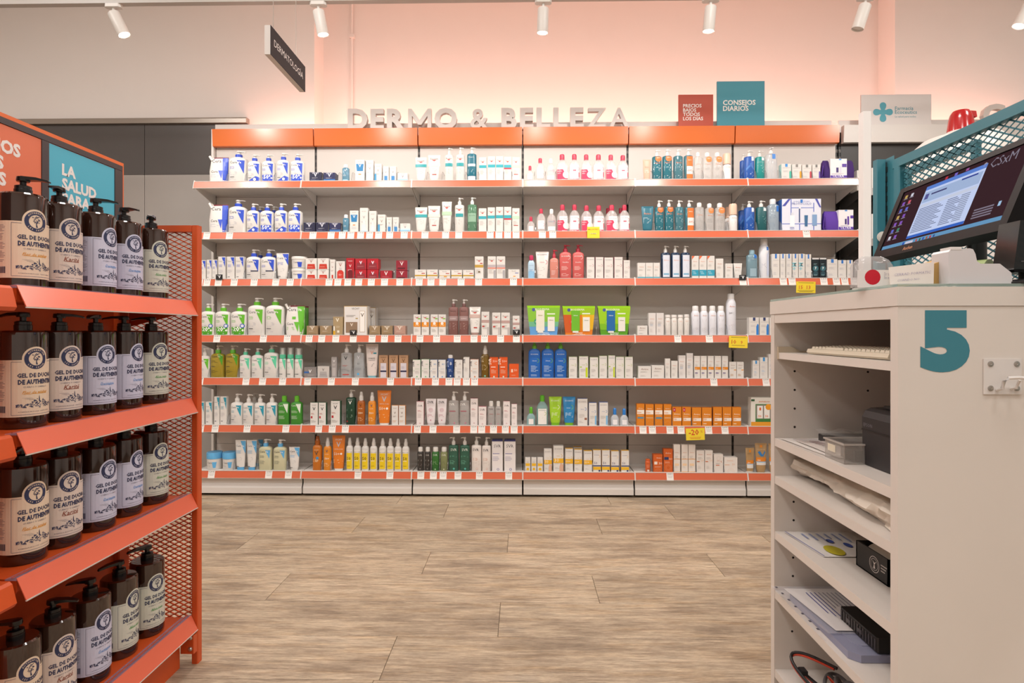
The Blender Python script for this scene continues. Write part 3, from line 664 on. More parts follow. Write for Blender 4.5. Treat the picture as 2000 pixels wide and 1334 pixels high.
 'vgift': dict(k='gift', b='#dedad6', dr=.5, top='#b08c48', dec=[('r', -.5, .5, .985, 1.0, '#b08c48'), ('r', -.5, -.485, 0, 1, '#b08c48'), ('r', .485, .5, 0, 1, '#b08c48'), ('t', 'VICHY', 0, .88, .34, '#5a5552', .0), ('r', .18, .40, .12, .84, '#a8874a'), ('r', .19, .39, .13, .83, '#f0ece6'), ('t', 'V', .29, .64, .14, '#5a4a30'), ('r', -.42, .08, .1, .46, '#8f7760'), ('t', 'V', -.17, .32, .12, '#f0e6d6'), ('l', -.4, .1, .68, 2, '#8f8a86'), ('r', .0, .1, .57, .60, '#b59a5a')], d='white gift box edged in gold'),
 'vsb': dict(k='box', b='#857f7c', dr=.9, dec=[('r', -.5, -.1, .46, .62, '#3565a8'), ('t', 'V', 0, .5, .24, '#f0eeee'), ('l', -.2, .4, .3, 2, '#d8d4d2'), ('r', -.5, -.3, 0, .1, '#b03038')], d='low grey carton with blue stripe'),
 'vsl': dict(k='box', b='#c8c2bc', dr=.9, dec=[('p', [(-.36, .0), (.36, .0), (.28, .56), (-.28, .56)], '#a9a4a2'), ('t', 'V', 0, .62, .2, '#6e6a68'), ('l', -.26, .26, .34, 3, '#857f7c')], d='low silver carton with grey jar print'),
 'vst': dict(k='box', b='#9a9492', dec=[('t', 'V', 0, .76, .4, '#e8e4e4'), ('r', -.3, .3, .1, .5, '#b4aeac'), ('l', -.3, .3, .66, 3, '#d4d0ce')], d='slim silver grey carton'),
 'vcp': dict(k='pump', b='#cfd0d0', clear=.36, c='#e4e0dc', hb=.76, n=3.6, sh=.95, dec=[('t', 'VICHY', 0, .9, .5, '#6a6668', 0), ('t', 'V', 0, .72, .28, '#26242a'), ('l', -.3, .3, .5, 2, '#a84c48'), ('l', -.36, .36, .34, 3, '#77757a'), ('r', -.3, .3, .12, .16, '#b8443c')], d='clear pump bottle with black V'),
 'vcp2': dict(k='pump', b='#cfd4d6', clear=.36, c='#e4e0dc', hb=.76, n=3.6, sh=.95, dec=[('t', 'V', 0, .76, .28, '#cfd0d6'), ('t', '3.1', 0, .54, .2, '#55565c'), ('l', -.36, .36, .38, 3, '#84868c'), ('r', -.12, .06, .12, .2, '#4aa8dc')], d='clear pump bottle with small blue square'),
 'vpt': dict(k='tube', b='#d9cdc6', c='#7fb8c4', hc=.08, dec=[('t', 'VICHY', 0, .84, .5, '#a89a94', 0), ('t', 'V', 0, .7, .26, '#d89a86'), ('r', .12, .36, .71, .75, '#2f8a96'), ('t', 'PURETÉ', 0, .56, .5, '#6e6a6a', 0), ('t', 'THERMALE', 0, .51, .5, '#6e6a6a', 0), ('l', -.4, .4, .42, 5, '#75706e')], d='large beige squeeze tube with pale blue cap'),
 'vtb': dict(k='box', b='#b08a6a', dec=[('r', -.32, .32, .04, .66, '#d0cad0'), ('r', -.34, .34, .27, .34, '#2c2c4c'), ('t', 'VICHY', 0, .88, .6, '#6a4c34', 0), ('t', 'V', 0, .70, .36, '#7d5a3c'), ('l', -.24, .24, .5, 3, '#9a94a0')], d='tan carton with lilac tube print'),
 'vgr': dict(k='box', b=W_, side='#1d5a3a', top='#1d5a3a', dec=[('t', 'VICHY', 0, .86, .6, '#55565a', 0), ('t', 'V', 0, .66, .38, '#22242a'), ('l', -.4, .2, .52, 2, '#b8443c'), ('r', -.42, -.2, .3, .4, '#b02c34'), ('l', -.4, .3, .2, 3, GREY)], d='white carton with dark green side'),
 'vgd': dict(k='pump', b='#123a26', c=W_, hb=.79, n=3, sh=.95, dr=.8, dec=[('t', 'VICHY', 0, .9, .5, '#c8d4ca', 0), ('t', 'V', 0, .76, .32, '#f0f0ea'), ('l', -.36, .3, .56, 2, '#9ab8a4'), ('l', -.36, .3, .36, 3, '#9ab8a4'), ('c', -.3, .14, .08, '#b02c34')], d='dark green pump bottle with white V'),
 'vas': dict(k='spray', b='#a4581a', c=W_, hb=.74, n=3, dec=[('t', 'V', 0, .76, .3, '#6a3410'), ('t', '50+', 0, .46, .56, '#f2dfc0'), ('l', -.36, .34, .3, 4, '#f0d8b0'), ('t', 'SOLEIL', 0, .66, .5, '#f2dfc0', 0)], d='amber spray bottle with white nozzle'),
 'vos': dict(k='spray', b='#df8a24', c=W_, hb=.74, n=3, dec=[('t', 'V', 0, .76, .3, '#5a5a6e'), ('t', '50+', 0, .46, .56, '#f8e8c8'), ('l', -.36, .34, .3, 4, '#f8e2b8'), ('t', 'SOLEIL', 0, .66, .5, '#f8e8c8', 0)], d='orange spray bottle with white nozzle'),
 'vam': dict(k='spray', b='#c4701c', c='#a85a1c', hb=.74, n=3, sh=.8, dec=[('t', 'VICHY', 0, .8, .5, '#f4dcb4', 0), ('t', 'V', 0, .62, .4, '#5a4a3a'), ('c', .1, .5, .16, '#4a90c0'), ('l', -.36, .36, .46, 4, '#f4dcb4'), ('t', '50', 0, .36, .3, '#f4dcb4')], d='amber spray bottle with brown nozzle'),
 'vot': dict(k='tube', b='#dc7a22', c='#eee8e0', hc=.07, dec=[('t', 'VICHY', 0, .86, .54, '#f8ecd8', 0), ('t', 'V', 0, .68, .34, '#c8c4c8'), ('t', 'CAPITAL SOLEIL', 0, .60, .7, '#f8ecd8', 0), ('t', '50+', -.12, .44, .44, '#f8ecd8', 0), ('c', .22, .48, .08, '#f4efe4'), ('l', -.36, .36, .3, 3, '#f8e0b8')], d='large orange sun cream tube with white cap'),
 'vow': dict(k='box', b=W_, top='#dd8a2a', dec=VI('#6e4434', [('l', -.36, .3, .24, 3, '#d8a070')]), side='#dd8a2a', d='white carton with orange top'),
 'ysp': dict(k='spray', b=W_, c='#dcd8d2', hb=.76, n=2.6, dec=[('r', -.5, .5, .08, .74, '#e8c81c'), ('r', -.5, .5, .72, .84, '#efeae2'), ('t', 'SPRAY SOLAR', 0, .74, .84, '#3c3830', .01), ('t', '50', -.06, .44, .58, '#3c3420', .01), ('r', -.3, .2, .40, .42, '#f4efd8'), ('t', 'BAÑO', -.04, .18, .46, '#4a4020', .0)], d='white spray bottle with yellow 50 label'),
 # teal band range
 'eut': dict(k='tube', b=W_, c=W_, dec=EU('#2f9ea4', y=.6), d='white squeeze tube with teal band'),
 'eutp': dict(k='tube', b=W_, c=W_, dec=EU('#d8dccf', [('r', -.15, .2, .26, .29, '#b8443c')], y=.58), d='plain white squeeze tube with faint green lines'),
 'eutg': dict(k='tube', b=W_, c=W_, dec=EU('#b8d4b4', y=.56), d='narrow white squeeze tube with pale green band'),
 'eup': dict(k='pump', b=W_, c=W_, hb=.80, n=2.4, dr=.75, sh=.95, dec=EU('#2f9ea4', y=.56), d='white pump bottle with teal band'),
 'eupt': dict(k='pump', b='#17697c', c=W_, hb=.82, n=2.4, dr=.75, sh=.95, dec=[('t', 'Eucerin', 0, .84, .6, '#e4ecee', 0), ('r', -.5, .5, .54, .63, '#cfdde0'), ('l', -.36, .36, .42, 5, '#cfe2e6'), ('r', -.4, .4, .06, .2, '#d8d4dc')], d='dark teal pump bottle'),
 'eupg': dict(k='pump', b='#5c8a6c', clear=.85, c='#dfe2de', hb=.80, n=2.4, dr=.75, sh=.95, dec=[('r', -.42, .42, .38, .68, '#8fb49a'), ('t', 'Eucerin', 0, .58, .6, '#4c6a56', 0), ('l', -.36, .36, .26, 3, '#cfe0d2')], d='green pump bottle with clear nozzle'),
 'eub': dict(k='box', b=W_, dec=EU('#3aa8b4', y=.56), d='white carton with teal band'),
 'eubr': dict(k='box', b=W_, dec=EU('#3aa8b4', [('r', -.5, .5, .50, .56, '#c03a4a')], y=.56), d='white carton with teal and red band'),
 'eubg': dict(k='box', b=W_, dec=EU('#bcd8bc', [('r', -.3, .3, .28, .31, '#b8443c')], y=.56), d='white carton with pale green band'),
 'eug': dict(k='box', b=W_, dr=.9, dec=[('t', 'Eucerin', 0, .8, .36, '#7d6560', 0), ('r', .1, .4, .6, .68, '#b8443c'), ('r', -.5, .5, .34, .48, '#c09a3c'), ('l', -.36, .3, .2, 2, GREY)], d='low white carton with gold stripe'),
 'eugo': dict(k='box', b=W_, dr=.9, dec=[('t', 'Eucerin', 0, .8, .36, '#7d6560', 0), ('r', .1, .4, .6, .68, '#b8443c'), ('r', -.06, .2, .26, .36, '#e09a30'), ('r', -.5, .5, .38, .44, '#c8a860'), ('l', -.36, .3, .2, 2, GREY)], d='low white carton with small orange mark'),
 'eugt': dict(k='box', b=W_, dec=EU('#bf9a44', [('r', .1, .4, .68, .72, '#b8443c'), ('r', -.12, .12, .3, .36, '#6a5430')], y=.52), d='tall white carton with gold band'),
 'eupk': dict(k='box', b=W_, dec=EU('#b8aeb0', [('r', -.5, .5, .46, .52, '#e0907c'), ('r', .22, .46, .02, .4, '#a8a4a6')], y=.52), d='tall white carton with grey and coral band'),
 'euo': dict(k='box', b=W_, dec=[('t', 'Eucerin', 0, .86, .6, '#7d6560', 0), ('p', [(-.2, .86), (.2, .86), (0, .81)], '#c8443c'), ('r', .1, .45, .78, .83, '#7ab82f'), ('r', -.5, .5, .42, .64, '#e08a1e'), ('c', 0, .58, .2, '#f0e8de'), ('t', 'SUN', 0, .46, .5, '#f6ead0', 0), ('l', -.36, .3, .3, 4, '#bdb7b0')], d='white carton with orange sun band'),
 'eubw': dict(k='pump', b='#7d5650', c='#6e4a46', h='#dcd6d0', hb=.79, n=2.6, dr=.75, sh=.95, dec=[('t', 'Eucerin', 0, .84, .56, '#4a302c', 0), ('r', -.46, .46, .52, .68, '#a28a88'), ('t', 'PIGMENT', 0, .58, .6, '#e8dcd8', 0), ('l', -.36, .36, .42, 6, '#c4aaa4')], d='brown pump bottle with mauve band'),
 'eubt': dict(k='tube', b=W_, c='#a8887e', hc=.12, dec=EU('#c8aea4', [('r', -.1, .2, .26, .3, '#b8443c')], y=.62), d='white squeeze tube with brown cap'),
 'euw': dict(k='box', b=W_, dec=EU('#b89a94', [('r', -.4, -.1, .36, .42, '#b8443c'), ('r', .24, .46, .02, .36, '#b8b2b0')], y=.54), d='white carton with mauve band'),
 'eulw': dict(k='box', b=W_, dr=.9, dec=[('t', 'Eucerin', 0, .8, .36, '#7d6560', 0), ('r', -.06, .14, .26, .36, '#e0a040'), ('r', .1, .4, .62, .68, '#4a5aa8'), ('l', -.36, .3, .16, 2, GREY)], d='low white carton with blue and orange marks'),
 # micellar range
 'bm': dict(BD, dec=[('r', -.36, .36, .18, .62, '#efe9e6'), ('t', 'BIODERMA', 0, .52, .6, '#7f8aa8', 0), ('a', .2, .4, .18, -1.5, 1.5, .03, '#c86a7c'), ('l', -.3, .1, .36, 3, '#c0b6b8')], d='clear bottle with red cap'),
 'bms': dict(BD, hb=.72, sh=.6, dec=[('r', -.3, .3, .14, .56, '#efe9e6'), ('l', -.22, .2, .44, 4, '#a8a0ac')], d='small clear bottle with red cap'),
 'bmw': dict(BD, c='#e8e6e4', dec=[('t', 'BIODERMA', 0, .55, .7, '#8f9ab8', 0), ('a', .2, .56, .18, -1.5, 1.5, .03, '#c86a7c'), ('r', -.4, .42, .1, .32, '#eee6e2')], d='clear bottle with white cap'),
 'bml': dict(BD, dec=[('r', -.28, .44, .40, .72, '#efe9e6'), ('t', 'BIODERMA', .1, .6, .56, '#7f8aa8', 0), ('p', [(-.49, .02), (.5, .02), (.5, .34), (.2, .40), (.06, .54), (-.49, .54)], '#cf3a5c'), ('c', .34, .30, .3, '#f0eae6'), ('t', 'Sensibio', -.22, .44, .4, '#f4e4e4'), ('t', 'H2O', -.26, .34, .24, '#f4e4e4'), ('t', 'PRECIO', .18, .05, .44, '#f4e4e4')], d='clear red-capped bottle with pink promo wrap'),
 'bmr': dict(BD, dec=[('r', -.4, .4, .38, .74, '#efe9e6'), ('t', 'BIODERMA', 0, .62, .6, '#7f8aa8', 0), ('a', .26, .56, .16, -1.5, 1.5, .03, '#c86a7c'), ('p', [(-.5, .02), (.5, .02), (.5, .12), (-.5, .12)], '#cf3a5c'), ('p', [(-.5, .12), (.36, .12), (.36, .46), (-.5, .46)], '#efe9e6'), ('t', '1', .4, .2, .08, '#c03050'), ('r', -.14, .14, .46, .52, '#c86a7c'), ('t', 'ESPECIAL', -.1, .05, .66, '#f4e4e4')], d='clear red-capped bottle with white promo wrap'),
 'bsc': dict(k='cap', b='#b8d2e4', c='#c02a58', hb=.80, sh=.82, nk=.5, cr=.6, dec=[('p', [(-.5, 0), (.5, 0), (.5, .42), (-.5, .42)], '#8fbfe0'), ('t', 'BIODERMA', 0, .7, .66, '#7f8aa8', 0), ('l', -.3, .3, .5, 6, '#6f8fc0')], d='small pale blue bottle with pink cap'),
 'bwt': dict(k='tube', b='#e4dcd6', c='#e8e2dc', hc=.06, dec=BIO('#c86a7c'), d='white squeeze tube with pink ring'),
 'bcs': dict(k='pump', b='#d08474', c='#b8283c', hb=.72, sh=.86, dec=[('t', 'BIODERMA', 0, .82, .66, '#f4dcd8', 0), ('a', .2, .56, .18, -1.5, 1.5, .03, '#f0d8d4'), ('l', -.34, .3, .4, 6, '#f0d0c8')], d='small coral pump bottle with red pump'),
 'bcp': dict(k='pump', b='#c95c58', c='#b02038', hb=.79, sh=.88, dec=[('t', 'BIODERMA', 0, .82, .66, '#f4dcd8', .01), ('a', .2, .8, .18, -1.5, 1.5, .03, '#f0d8d4'), ('t', 'Sensibio', 0, .6, .5, '#f4dcd8', .01), ('l', -.34, .3, .46, 4, '#f0d0c8'), ('l', -.34, .3, .2, 3, '#f0d0c8')], d='coral red pump bottle with dark red pump'),
 'bxp': dict(k='box', b=W_, side='#a8405a', top='#b05068', dec=BIO('#c86a7c'), d='white carton with pink ring and side'),
 'bgift1': dict(k='sleeve', b='#5f9ad0', top='#8cc21e', tube='#e6e2d2', tint='#b8b878', dec=[('p', [(-.49, .93), (.49, .93), (.45, .46), (-.45, .46)], '#86bf3a'), ('p', [(-.45, .46), (.45, .46), (.43, .3), (-.43, .3)], '#6fb48c'), ('t', 'BIODERMA', -.04, .84, .42, '#f4f6e8', 0), ('c', -.3, .86, .05, '#4a5a9a'), ('c', -.19, .46, .1, '#3a9a78'), ('t', '-50%', -.19, .44, .14, '#f4f6e8'), ('r', .1, .34, .7, .74, '#e8eed8'), ('t', 'GRANITOS Y', -.0, .07, .3, '#f4f6f8'), ('t', 'DESCAMACIÓN', -.0, .02, .36, '#f4f6f8')], d='green to blue gift pack with cream tube'),
 'bgift2': dict(k='sleeve', b='#d97a1e', top='#8cc21e', tube='#6db52c', tint='#e8f0d8', dec=[('p', [(-.49, .93), (.49, .93), (.47, .7), (-.47, .7)], '#9cc21e'), ('p', [(.1, .7), (.47, .7), (.42, .2), (.1, .2)], '#e0b020'), ('p', [(-.47, .7), (-.2, .7), (-.2, .1), (-.41, .1)], '#c85a20'), ('t', 'BIODERMA', -.04, .84, .42, '#f4f6e8', 0), ('c', -.3, .86, .05, '#4a5a9a'), ('c', -.19, .46, .1, '#d8442a'), ('t', '5€', -.19, .43, .09, '#f4f6e8'), ('r', .1, .34, .72, .76, '#e8eed8'), ('t', 'GRANOS', -.0, .07, .22, '#f8f0e0'), ('t', 'Y PUNTOS NEGROS', -.0, .02, .38, '#f8f0e0')], d='green to orange gift pack with lime tube'),
 'bgift3': dict(k='sleeve', b='#5a9a20', top='#8cc21e', tube='#2468a8', tint='#dfe8f0', dec=[('p', [(-.49, .93), (.49, .93), (.44, .4), (-.44, .4)], '#9acb1e'), ('p', [(-.44, .4), (.1, .4), (.1, .2), (-.42, .2)], '#7ab81e'), ('t', 'BIODERMA', -.04, .84, .42, '#f4f6e8', 0), ('c', -.3, .86, .05, '#4a5a9a'), ('c', -.19, .46, .1, '#8cc83a'), ('t', '5€', -.19, .43, .09, '#f4f6e8'), ('r', .1, .34, .72, .76, '#e8eed8'), ('t', 'GRANITOS Y', -.0, .07, .28, '#f4f6e0'), ('t', 'BRILLOS', -.0, .02, .24, '#f4f6e0')], d='green gift pack with blue tube'),
 'bbp': dict(k='pump', b='#1f62b4', c='#6db52c', hb=.80, sh=.86, dec=[('t', 'BIODERMA', 0, .8, .6, '#d8e6f4', .0), ('a', .2, .6, .18, -1.5, 1.5, .03, '#6db52c'), ('t', 'Sébium', .0, .58, .36, '#d8e6f4', 0), ('l', -.3, .3, .42, 6, '#c0d8f0'), ('l', -.3, .3, .12, 2, '#c0d8f0')], d='bright blue pump bottle with green pump'),
 'bgx': dict(k='box', b=W_, side='#8fb85a', top='#9cc060', dec=BIO('#a8bf4a'), d='white carton with lime ring'),
 'bgx2': dict(k='box', b=W_, side='#8fb85a', top='#9cc060', dec=BIO('#a8bf4a', [('r', .22, .44, .06, .5, '#c3d422'), ('r', -.4, -.2, .5, .54, '#9ccc2c')]), d='white carton with lime tube print'),
 'bsg': dict(BD, b='#9cc4c4', clear=.6, c='#5cae28', hb=.66, sh=.6, dec=[('r', -.28, .28, .12, .56, '#ece8e4'), ('l', -.2, .2, .42, 4, '#a0a8a0')], d='small clear green bottle with green cap'),
 'blg': dict(BD, b='#93b8b4', clear=.6, c='#5cae28', dec=[('r', -.36, .36, .06, .7, '#ece9e2'), ('t', 'BIODERMA', 0, .62, .56, '#8a9a9a', 0), ('a', .16, .5, .16, -1.5, 1.5, .03, '#a8bf4a'), ('l', -.26, .2, .34, 4, '#b6b8ae')], d='clear green bottle with green cap'),
 'bgt': dict(k='tube', b='#9cc82c', c='#7ab81e', hc=.12, dec=[('t', 'BIODERMA', 0, .84, .64, '#eef4dc', 0), ('a', .16, .64, .17, -1.5, 1.5, .03, '#eef4dc'), ('t', 'Sébium', -.06, .6, .3, '#eef4dc', 0), ('l', -.3, .3, .44, 5, '#eef4dc')], d='lime green squeeze tube'),
 'bbt': dict(k='tube', b='#2a7fb4', c='#7ab81e', hc=.12, dec=[('t', 'BIODERMA', 0, .84, .64, '#dcecf4', 0), ('a', .16, .64, .17, -1.5, 1.5, .03, '#8ac83c'), ('t', 'Sébium', -.06, .6, .3, '#dcecf4', 0), ('l', -.3, .3, .44, 5, '#dcecf4')], d='blue squeeze tube with lime cap'),
 'bbx': dict(k='box', b=W_, side='#31518f', top='#31518f', dec=BIO('#4a78b8', [('r', .2, .44, .22, .3, '#9a6a54')]), d='white carton with dark blue side'),
 'bbx2': dict(k='box', b=W_, side='#3c66b0', top='#3c66b0', dec=BIO('#4a78b8', [('r', .26, .46, .06, .44, '#7fb8e0')]), d='white carton with blue ring'),
 'bsb': dict(BD, b='#dfe4e8', clear=.5, c='#2f7cc8', hb=.64, sh=.6, dec=[('r', -.28, .28, .12, .56, '#ece9ea'), ('l', -.2, .2, .42, 4, '#8aa0c0')], d='small clear bottle with blue cap'),
 'by1': dict(k='box', b=W_, dec=[('t', 'Photoderm', 0, .8, .66, '#a8a09a', 0), ('r', -.42, .42, .4, .6, '#e8b428'), ('p', [(-.28, .1), (.28, .1), (.2, .28), (-.2, .28)], '#e8b428'), ('l', -.3, .3, .7, 2, GREY)], d='small white carton with yellow patch'),
 'by3': dict(k='box', b=W_, dec=BIO('#d8a83a', [('r', -.5, .5, .34, .52, '#e8b028'), ('t', '30', -.18, .38, .46, '#f8ecd0', 0), ('p', [(.1, .0), (.5, .0), (.5, .28), (.22, .34), (.1, .2)], '#d8ae94')]), d='white carton with yellow 30 band'),
 'by5': dict(k='box', b=W_, top='#e0a828', dec=BIO('#d8a83a', [('r', -.5, .5, .36, .56, '#e8b028'), ('t', '50+', -.14, .41, .56, '#f8ecd0', 0)]), d='white carton with yellow 50 band'),
 'byn': dict(k='box', b=W_, top='#e0a828', side='#d09a2c', dec=[('t', 'BIODERMA', -.04, .76, .6, '#5a5a8a', 0), ('a', .22, .72, .17, -1.5, 1.5, .03, '#e0b040'), ('t', '50', -.18, .36, .4, '#3c3c6a', .0), ('r', -.5, .5, .26, .31, '#31406e'), ('r', -.5, .5, .1, .24, '#e8b428'), ('c', .3, .06, .12, '#31406e')], d='white carton with yellow and navy stripes'),
 # orange lettering range
 'atp': dict(k='tube', b='#dfa890', c='#e8d2c6', dec=[('t', 'Avène', 0, .62, .5, '#b86a50', 0), ('l', -.3, .3, .5, 4, '#f2dcd0')], d='small peach squeeze tube'),
 'att': dict(k='tube', b='#23687a', c='#1c5768', dec=[('t', 'Avène', 0, .68, .6, '#e08a5a', .0), ('l', -.36, .3, .54, 6, '#d4e4e8')], d='teal squeeze tube with orange lettering'),
 'atl': dict(k='pump', b='#2c7280', clear=.88, c='#e6e0da', hb=.80, n=2.4, dr=.8, sh=.94, dec=[('c', .1, .88, .34, '#e0783a'), ('t', 'PRECIO', .1, .89, .36, '#f8e4d4'), ('t', 'Avène', 0, .68, .6, '#e0865a', 0), ('l', -.36, .3, .54, 5, '#d8e8ea'), ('l', -.36, .3, .2, 3, '#d8e8ea')], d='teal pump bottle with round orange seal'),
 'atl2': dict(k='pump', b='#447a86', clear=.8, c='#e6e0da', hb=.80, n=2.4, dr=.8, sh=.94, dec=[('t', 'Avène', 0, .68, .6, '#e0865a', 0), ('l', -.36, .3, .54, 5, '#d8e8ea'), ('l', -.36, .3, .2, 3, '#d8e8ea')], d='plain teal pump bottle'),
 'ato': dict(k='pump', b='#447a86', clear=.8, c='#e6e0da', hb=.80, n=2.4, dr=.8, sh=.94, dec=[('r', -.26, .44, .02, .94, '#df7430'), ('t', 'PRECIO', .08, .78, .4, '#f8e4d4'), ('r', -.26, .44, .26, .56, '#ece0da'), ('t', '-50%', .08, .36, .58, '#d8602c', .02)], d='teal pump bottle with orange -50% label'),
 'acl': dict(k='cap', b='#dcd8d4', clear=.45, c='#e8e4e0', hb=.86, sh=.94, n=2.5, dr=.8, nk=.5, cr=.5, dec=[('t', 'Avène', 0, .64, .6, '#dc9a7c', 0), ('l', -.3, .2, .5, 4, '#a8a4a2'), ('l', -.3, .2, .2, 3, '#a8a4a2')], d='clear bottle with white cap'),
 'acs': dict(k='cap', b='#dcd8d4', clear=.45, c='#e8e4e0', hb=.86, sh=.94, n=2.5, dr=.8, nk=.5, cr=.5, dec=[('c', .12, .86, .34, '#e8894a'), ('t', 'PRECIO', .12, .87, .36, '#f8e4d4'), ('t', 'Avène', 0, .64, .6, '#dc9a7c', 0), ('l', -.3, .2, .5, 4, '#a8a4a2'), ('l', -.3, .2, .2, 3, '#a8a4a2')], d='clear bottle with round orange seal'),
 'apf': dict(k='aero', b='#e8e2de', c='#e6bfa6', hb=.62, cr=.96, dec=[('t', 'Avène', 0, .76, .6, '#dc9a7c', 0), ('l', -.3, .3, .6, 5, '#b4aeaa')], d='white bottle with tall peach cap'),
 'lbp': dict(k='pump', b='#1f55a8', c=W_, hb=.80, n=2.4, dr=.8, sh=.94, dec=[('r', .1, .36, .8, .96, '#e8ecf2'), ('p', [(-.4, .5), (.1, .72), (.1, .62), (-.4, .4)], '#4a80c8'), ('p', [(.4, .5), (-.1, .72), (-.1, .62), (.4, .4)], '#3a70bc'), ('l', -.36, .36, .32, 5, '#c8d8ee')], d='deep blue pump bottle'),
 'ltp': dict(k='pump', b='#128a86', c=W_, hb=.80, n=2.4, dr=.8, sh=.94, dec=[('r', .08, .36, .82, .98, '#e8f0f0'), ('t', 'LA ROCHE-POSAY', 0, .74, .76, '#d8ecec', 0), ('l', -.36, .36, .6, 8, '#c4e4e2')], d='turquoise pump bottle'),
 'ldp': dict(k='pump', b='#15585c', c=W_, hb=.80, n=2.4, dr=.8, sh=.94, dec=[('r', .08, .36, .82, .98, '#e8f0f0'), ('l', -.36, .36, .6, 8, '#9cc4c2')], d='dark petrol pump bottle'),
 'lcp': dict(k='pump', b='#dfe0e2', clear=.5, c='#e6e4e2', hb=.82, n=2.4, dr=.8, sh=.93, nz=0, dec=[('r', -.05, .22, .78, .96, '#4a8ad8'), ('l', -.36, .3, .7, 3, '#9aa4b4'), ('l', -.36, .2, .4, 4, '#b0b4bc')], d='tall clear bottle with blue square'),
 'lbb': dict(k='cap', b='#b4c4d0', clear=.62, c='#dfe0e2', hb=.84, sh=.93, n=2.6, dr=.8, nk=.5, cr=.52, dec=[('r', .16, .40, .72, .92, '#2f78d0'), ('l', -.36, .2, .56, 3, '#6f8098'), ('l', -.36, .1, .3, 4, '#8494a8')], d='clear grey bottle with blue rectangle'),
 'lbc': dict(k='cap', b='#7f9fac', clear=.75, c='#8fb2c0', hb=.86, sh=.92, n=2.6, dr=.8, nk=.48, cr=.5, dec=[('r', .08, .34, .82, .97, '#2f78d0'), ('t', 'LA ROCHE-POSAY', 0, .74, .7, '#4a6878', 0), ('r', -.3, .3, .1, .42, '#94aeba'), ('l', -.24, .24, .36, 5, '#56707e')], d='clear blue bottle with blue square'),
 'lws': dict(k='aero', b='#dfe0e4', c='#e8e6e4', hb=.84, cr=.66, dec=[('r', .08, .3, .84, .94, '#3a7ad0'), ('p', [(.1, .7), (.36, .84), (.36, .1), (.1, .1)], '#c8d2e8'), ('l', -.36, .1, .44, 4, '#9aa0b4')], d='white aerosol can with blue square'),
 'lx': dict(k='box', b=W_, dec=LRP('#3478c8'), d='white carton with blue tab'),
 'lxm': dict(k='box', b=W_, dec=LRP('#3478c8', [('v', '+M', .14, .5, .3, '#8cc8d4')]), d='white carton with blue tab and pale M'),
 'lxv': dict(k='box', b=W_, dec=LRP('#34406a', [('p', [(.22, .04), (.46, .04), (.46, .6), (.34, .66), (.22, .5)], '#2f80d0')]), d='white carton with navy tab and blue pen print'),
 'lx1': dict(k='box', b=W_, side='#a8d4d0', dec=LRP('#3a90d8', [('p', [(.3, 0), (.5, 0), (.5, .5), (.38, .6), (.3, .5)], '#4ab8a4')]), d='low white carton with turquoise print'),
 'lx2': dict(k='box', b=W_, dec=LRP('#8a8480', [('p', [(.3, 0), (.5, 0), (.5, .5), (.38, .6), (.3, .5)], '#e0a020')]), d='low white carton with amber print'),
 'lx3': dict(k='box', b=W_, dec=LRP('#7a7874', [('p', [(.3, 0), (.5, 0), (.5, .5), (.38, .6), (.3, .5)], '#c03a4a')]), d='low white carton with red print'),
 'lx4': dict(k='box', b=W_, dec=LRP('#7a7874', [('p', [(.3, 0), (.5, 0), (.5, .5), (.38, .6), (.3, .5)], '#5a3aa0')]), d='low white carton with purple print'),
 'l7': dict(k='box', b='#18242a', dec=[('r', -.5, .5, .93, 1, '#d8d8d6'), ('c', 0, .5, .42, '#3a6a74'), ('c', 0, .26, .36, '#2a4a54'), ('t', '7', 0, .46, .26, '#f0f4f4', .04), ('l', -.3, .3, .72, 2, '#8ab0b4'), ('l', -.3, .3, .2, 2, '#8ab0b4')], d='black carton with white 7'),
 'lgift': dict(k='gift', b='#dfe2ee', side='#2f62b0', dr=.35, dec=[('t', 'LA ROCHE-POSAY', 0, .9, .42, '#5a6ab0', 0), ('r', -.03, .03, .88, .98, '#3478c8'), ('r', -.5, .5, .23, .25, '#5068c0'), ('r', -.28, -.26, .23, 1, '#5068c0'), ('r', .30, .32, .0, .88, '#5068c0'), ('r', -.06, -.04, .0, .23, '#5068c0'), ('r', -.28, .3, .72, .74, '#7a8cd0'), ('p', [(-.34, 1), (-.28, 1), (-.42, .78), (-.5, .78)], '#4a50a8'), ('p', [(.34, 1), (.4, 1), (.5, .74), (.46, .74)], '#4a50a8'), ('r', -.3, -.18, .16, .5, '#f4f4f6'), ('r', -.27, -.21, .5, .58, '#d8dae2'), ('r', -.07, -.04, .28, .7, '#2f4a80'), ('r', -.07, -.02, .7, .76, '#e8eaf0'), ('p', [(.08, .16), (.15, .16), (.16, .5), (.07, .5)], '#3a6a94'), ('r', .27, .39, .18, .52, '#7fa0c8'), ('r', .29, .37, .52, .6, '#dde2ec'), ('t', 'PROTOCOLO', 0, .82, .5, '#5a6ab0', 0), ('l', -.3, -.16, .12, 2, '#5a6ab0')], d='large white and blue gift box with bottle pictures'),
 'lbag1': dict(k='bag', b='#3c1f66', card=(-.30, .21), dec=[('r', -.04, .04, .96, 1.02, '#3a90d8'), ('r', -.30, .21, .10, .22, '#5a3aa0'), ('t', 'ULTRA', -.05, .13, .34, '#e8e4f2'), ('r', -.12, -.05, .36, .6, '#3c2a70'), ('r', -.01, .04, .34, .66, '#dcd8e6'), ('r', .06, .2, .62, .78, '#5a3aa0'), ('l', -.26, .12, .3, 2, '#a8a4b8')], d='dark purple toiletry bag with white card sleeve'),
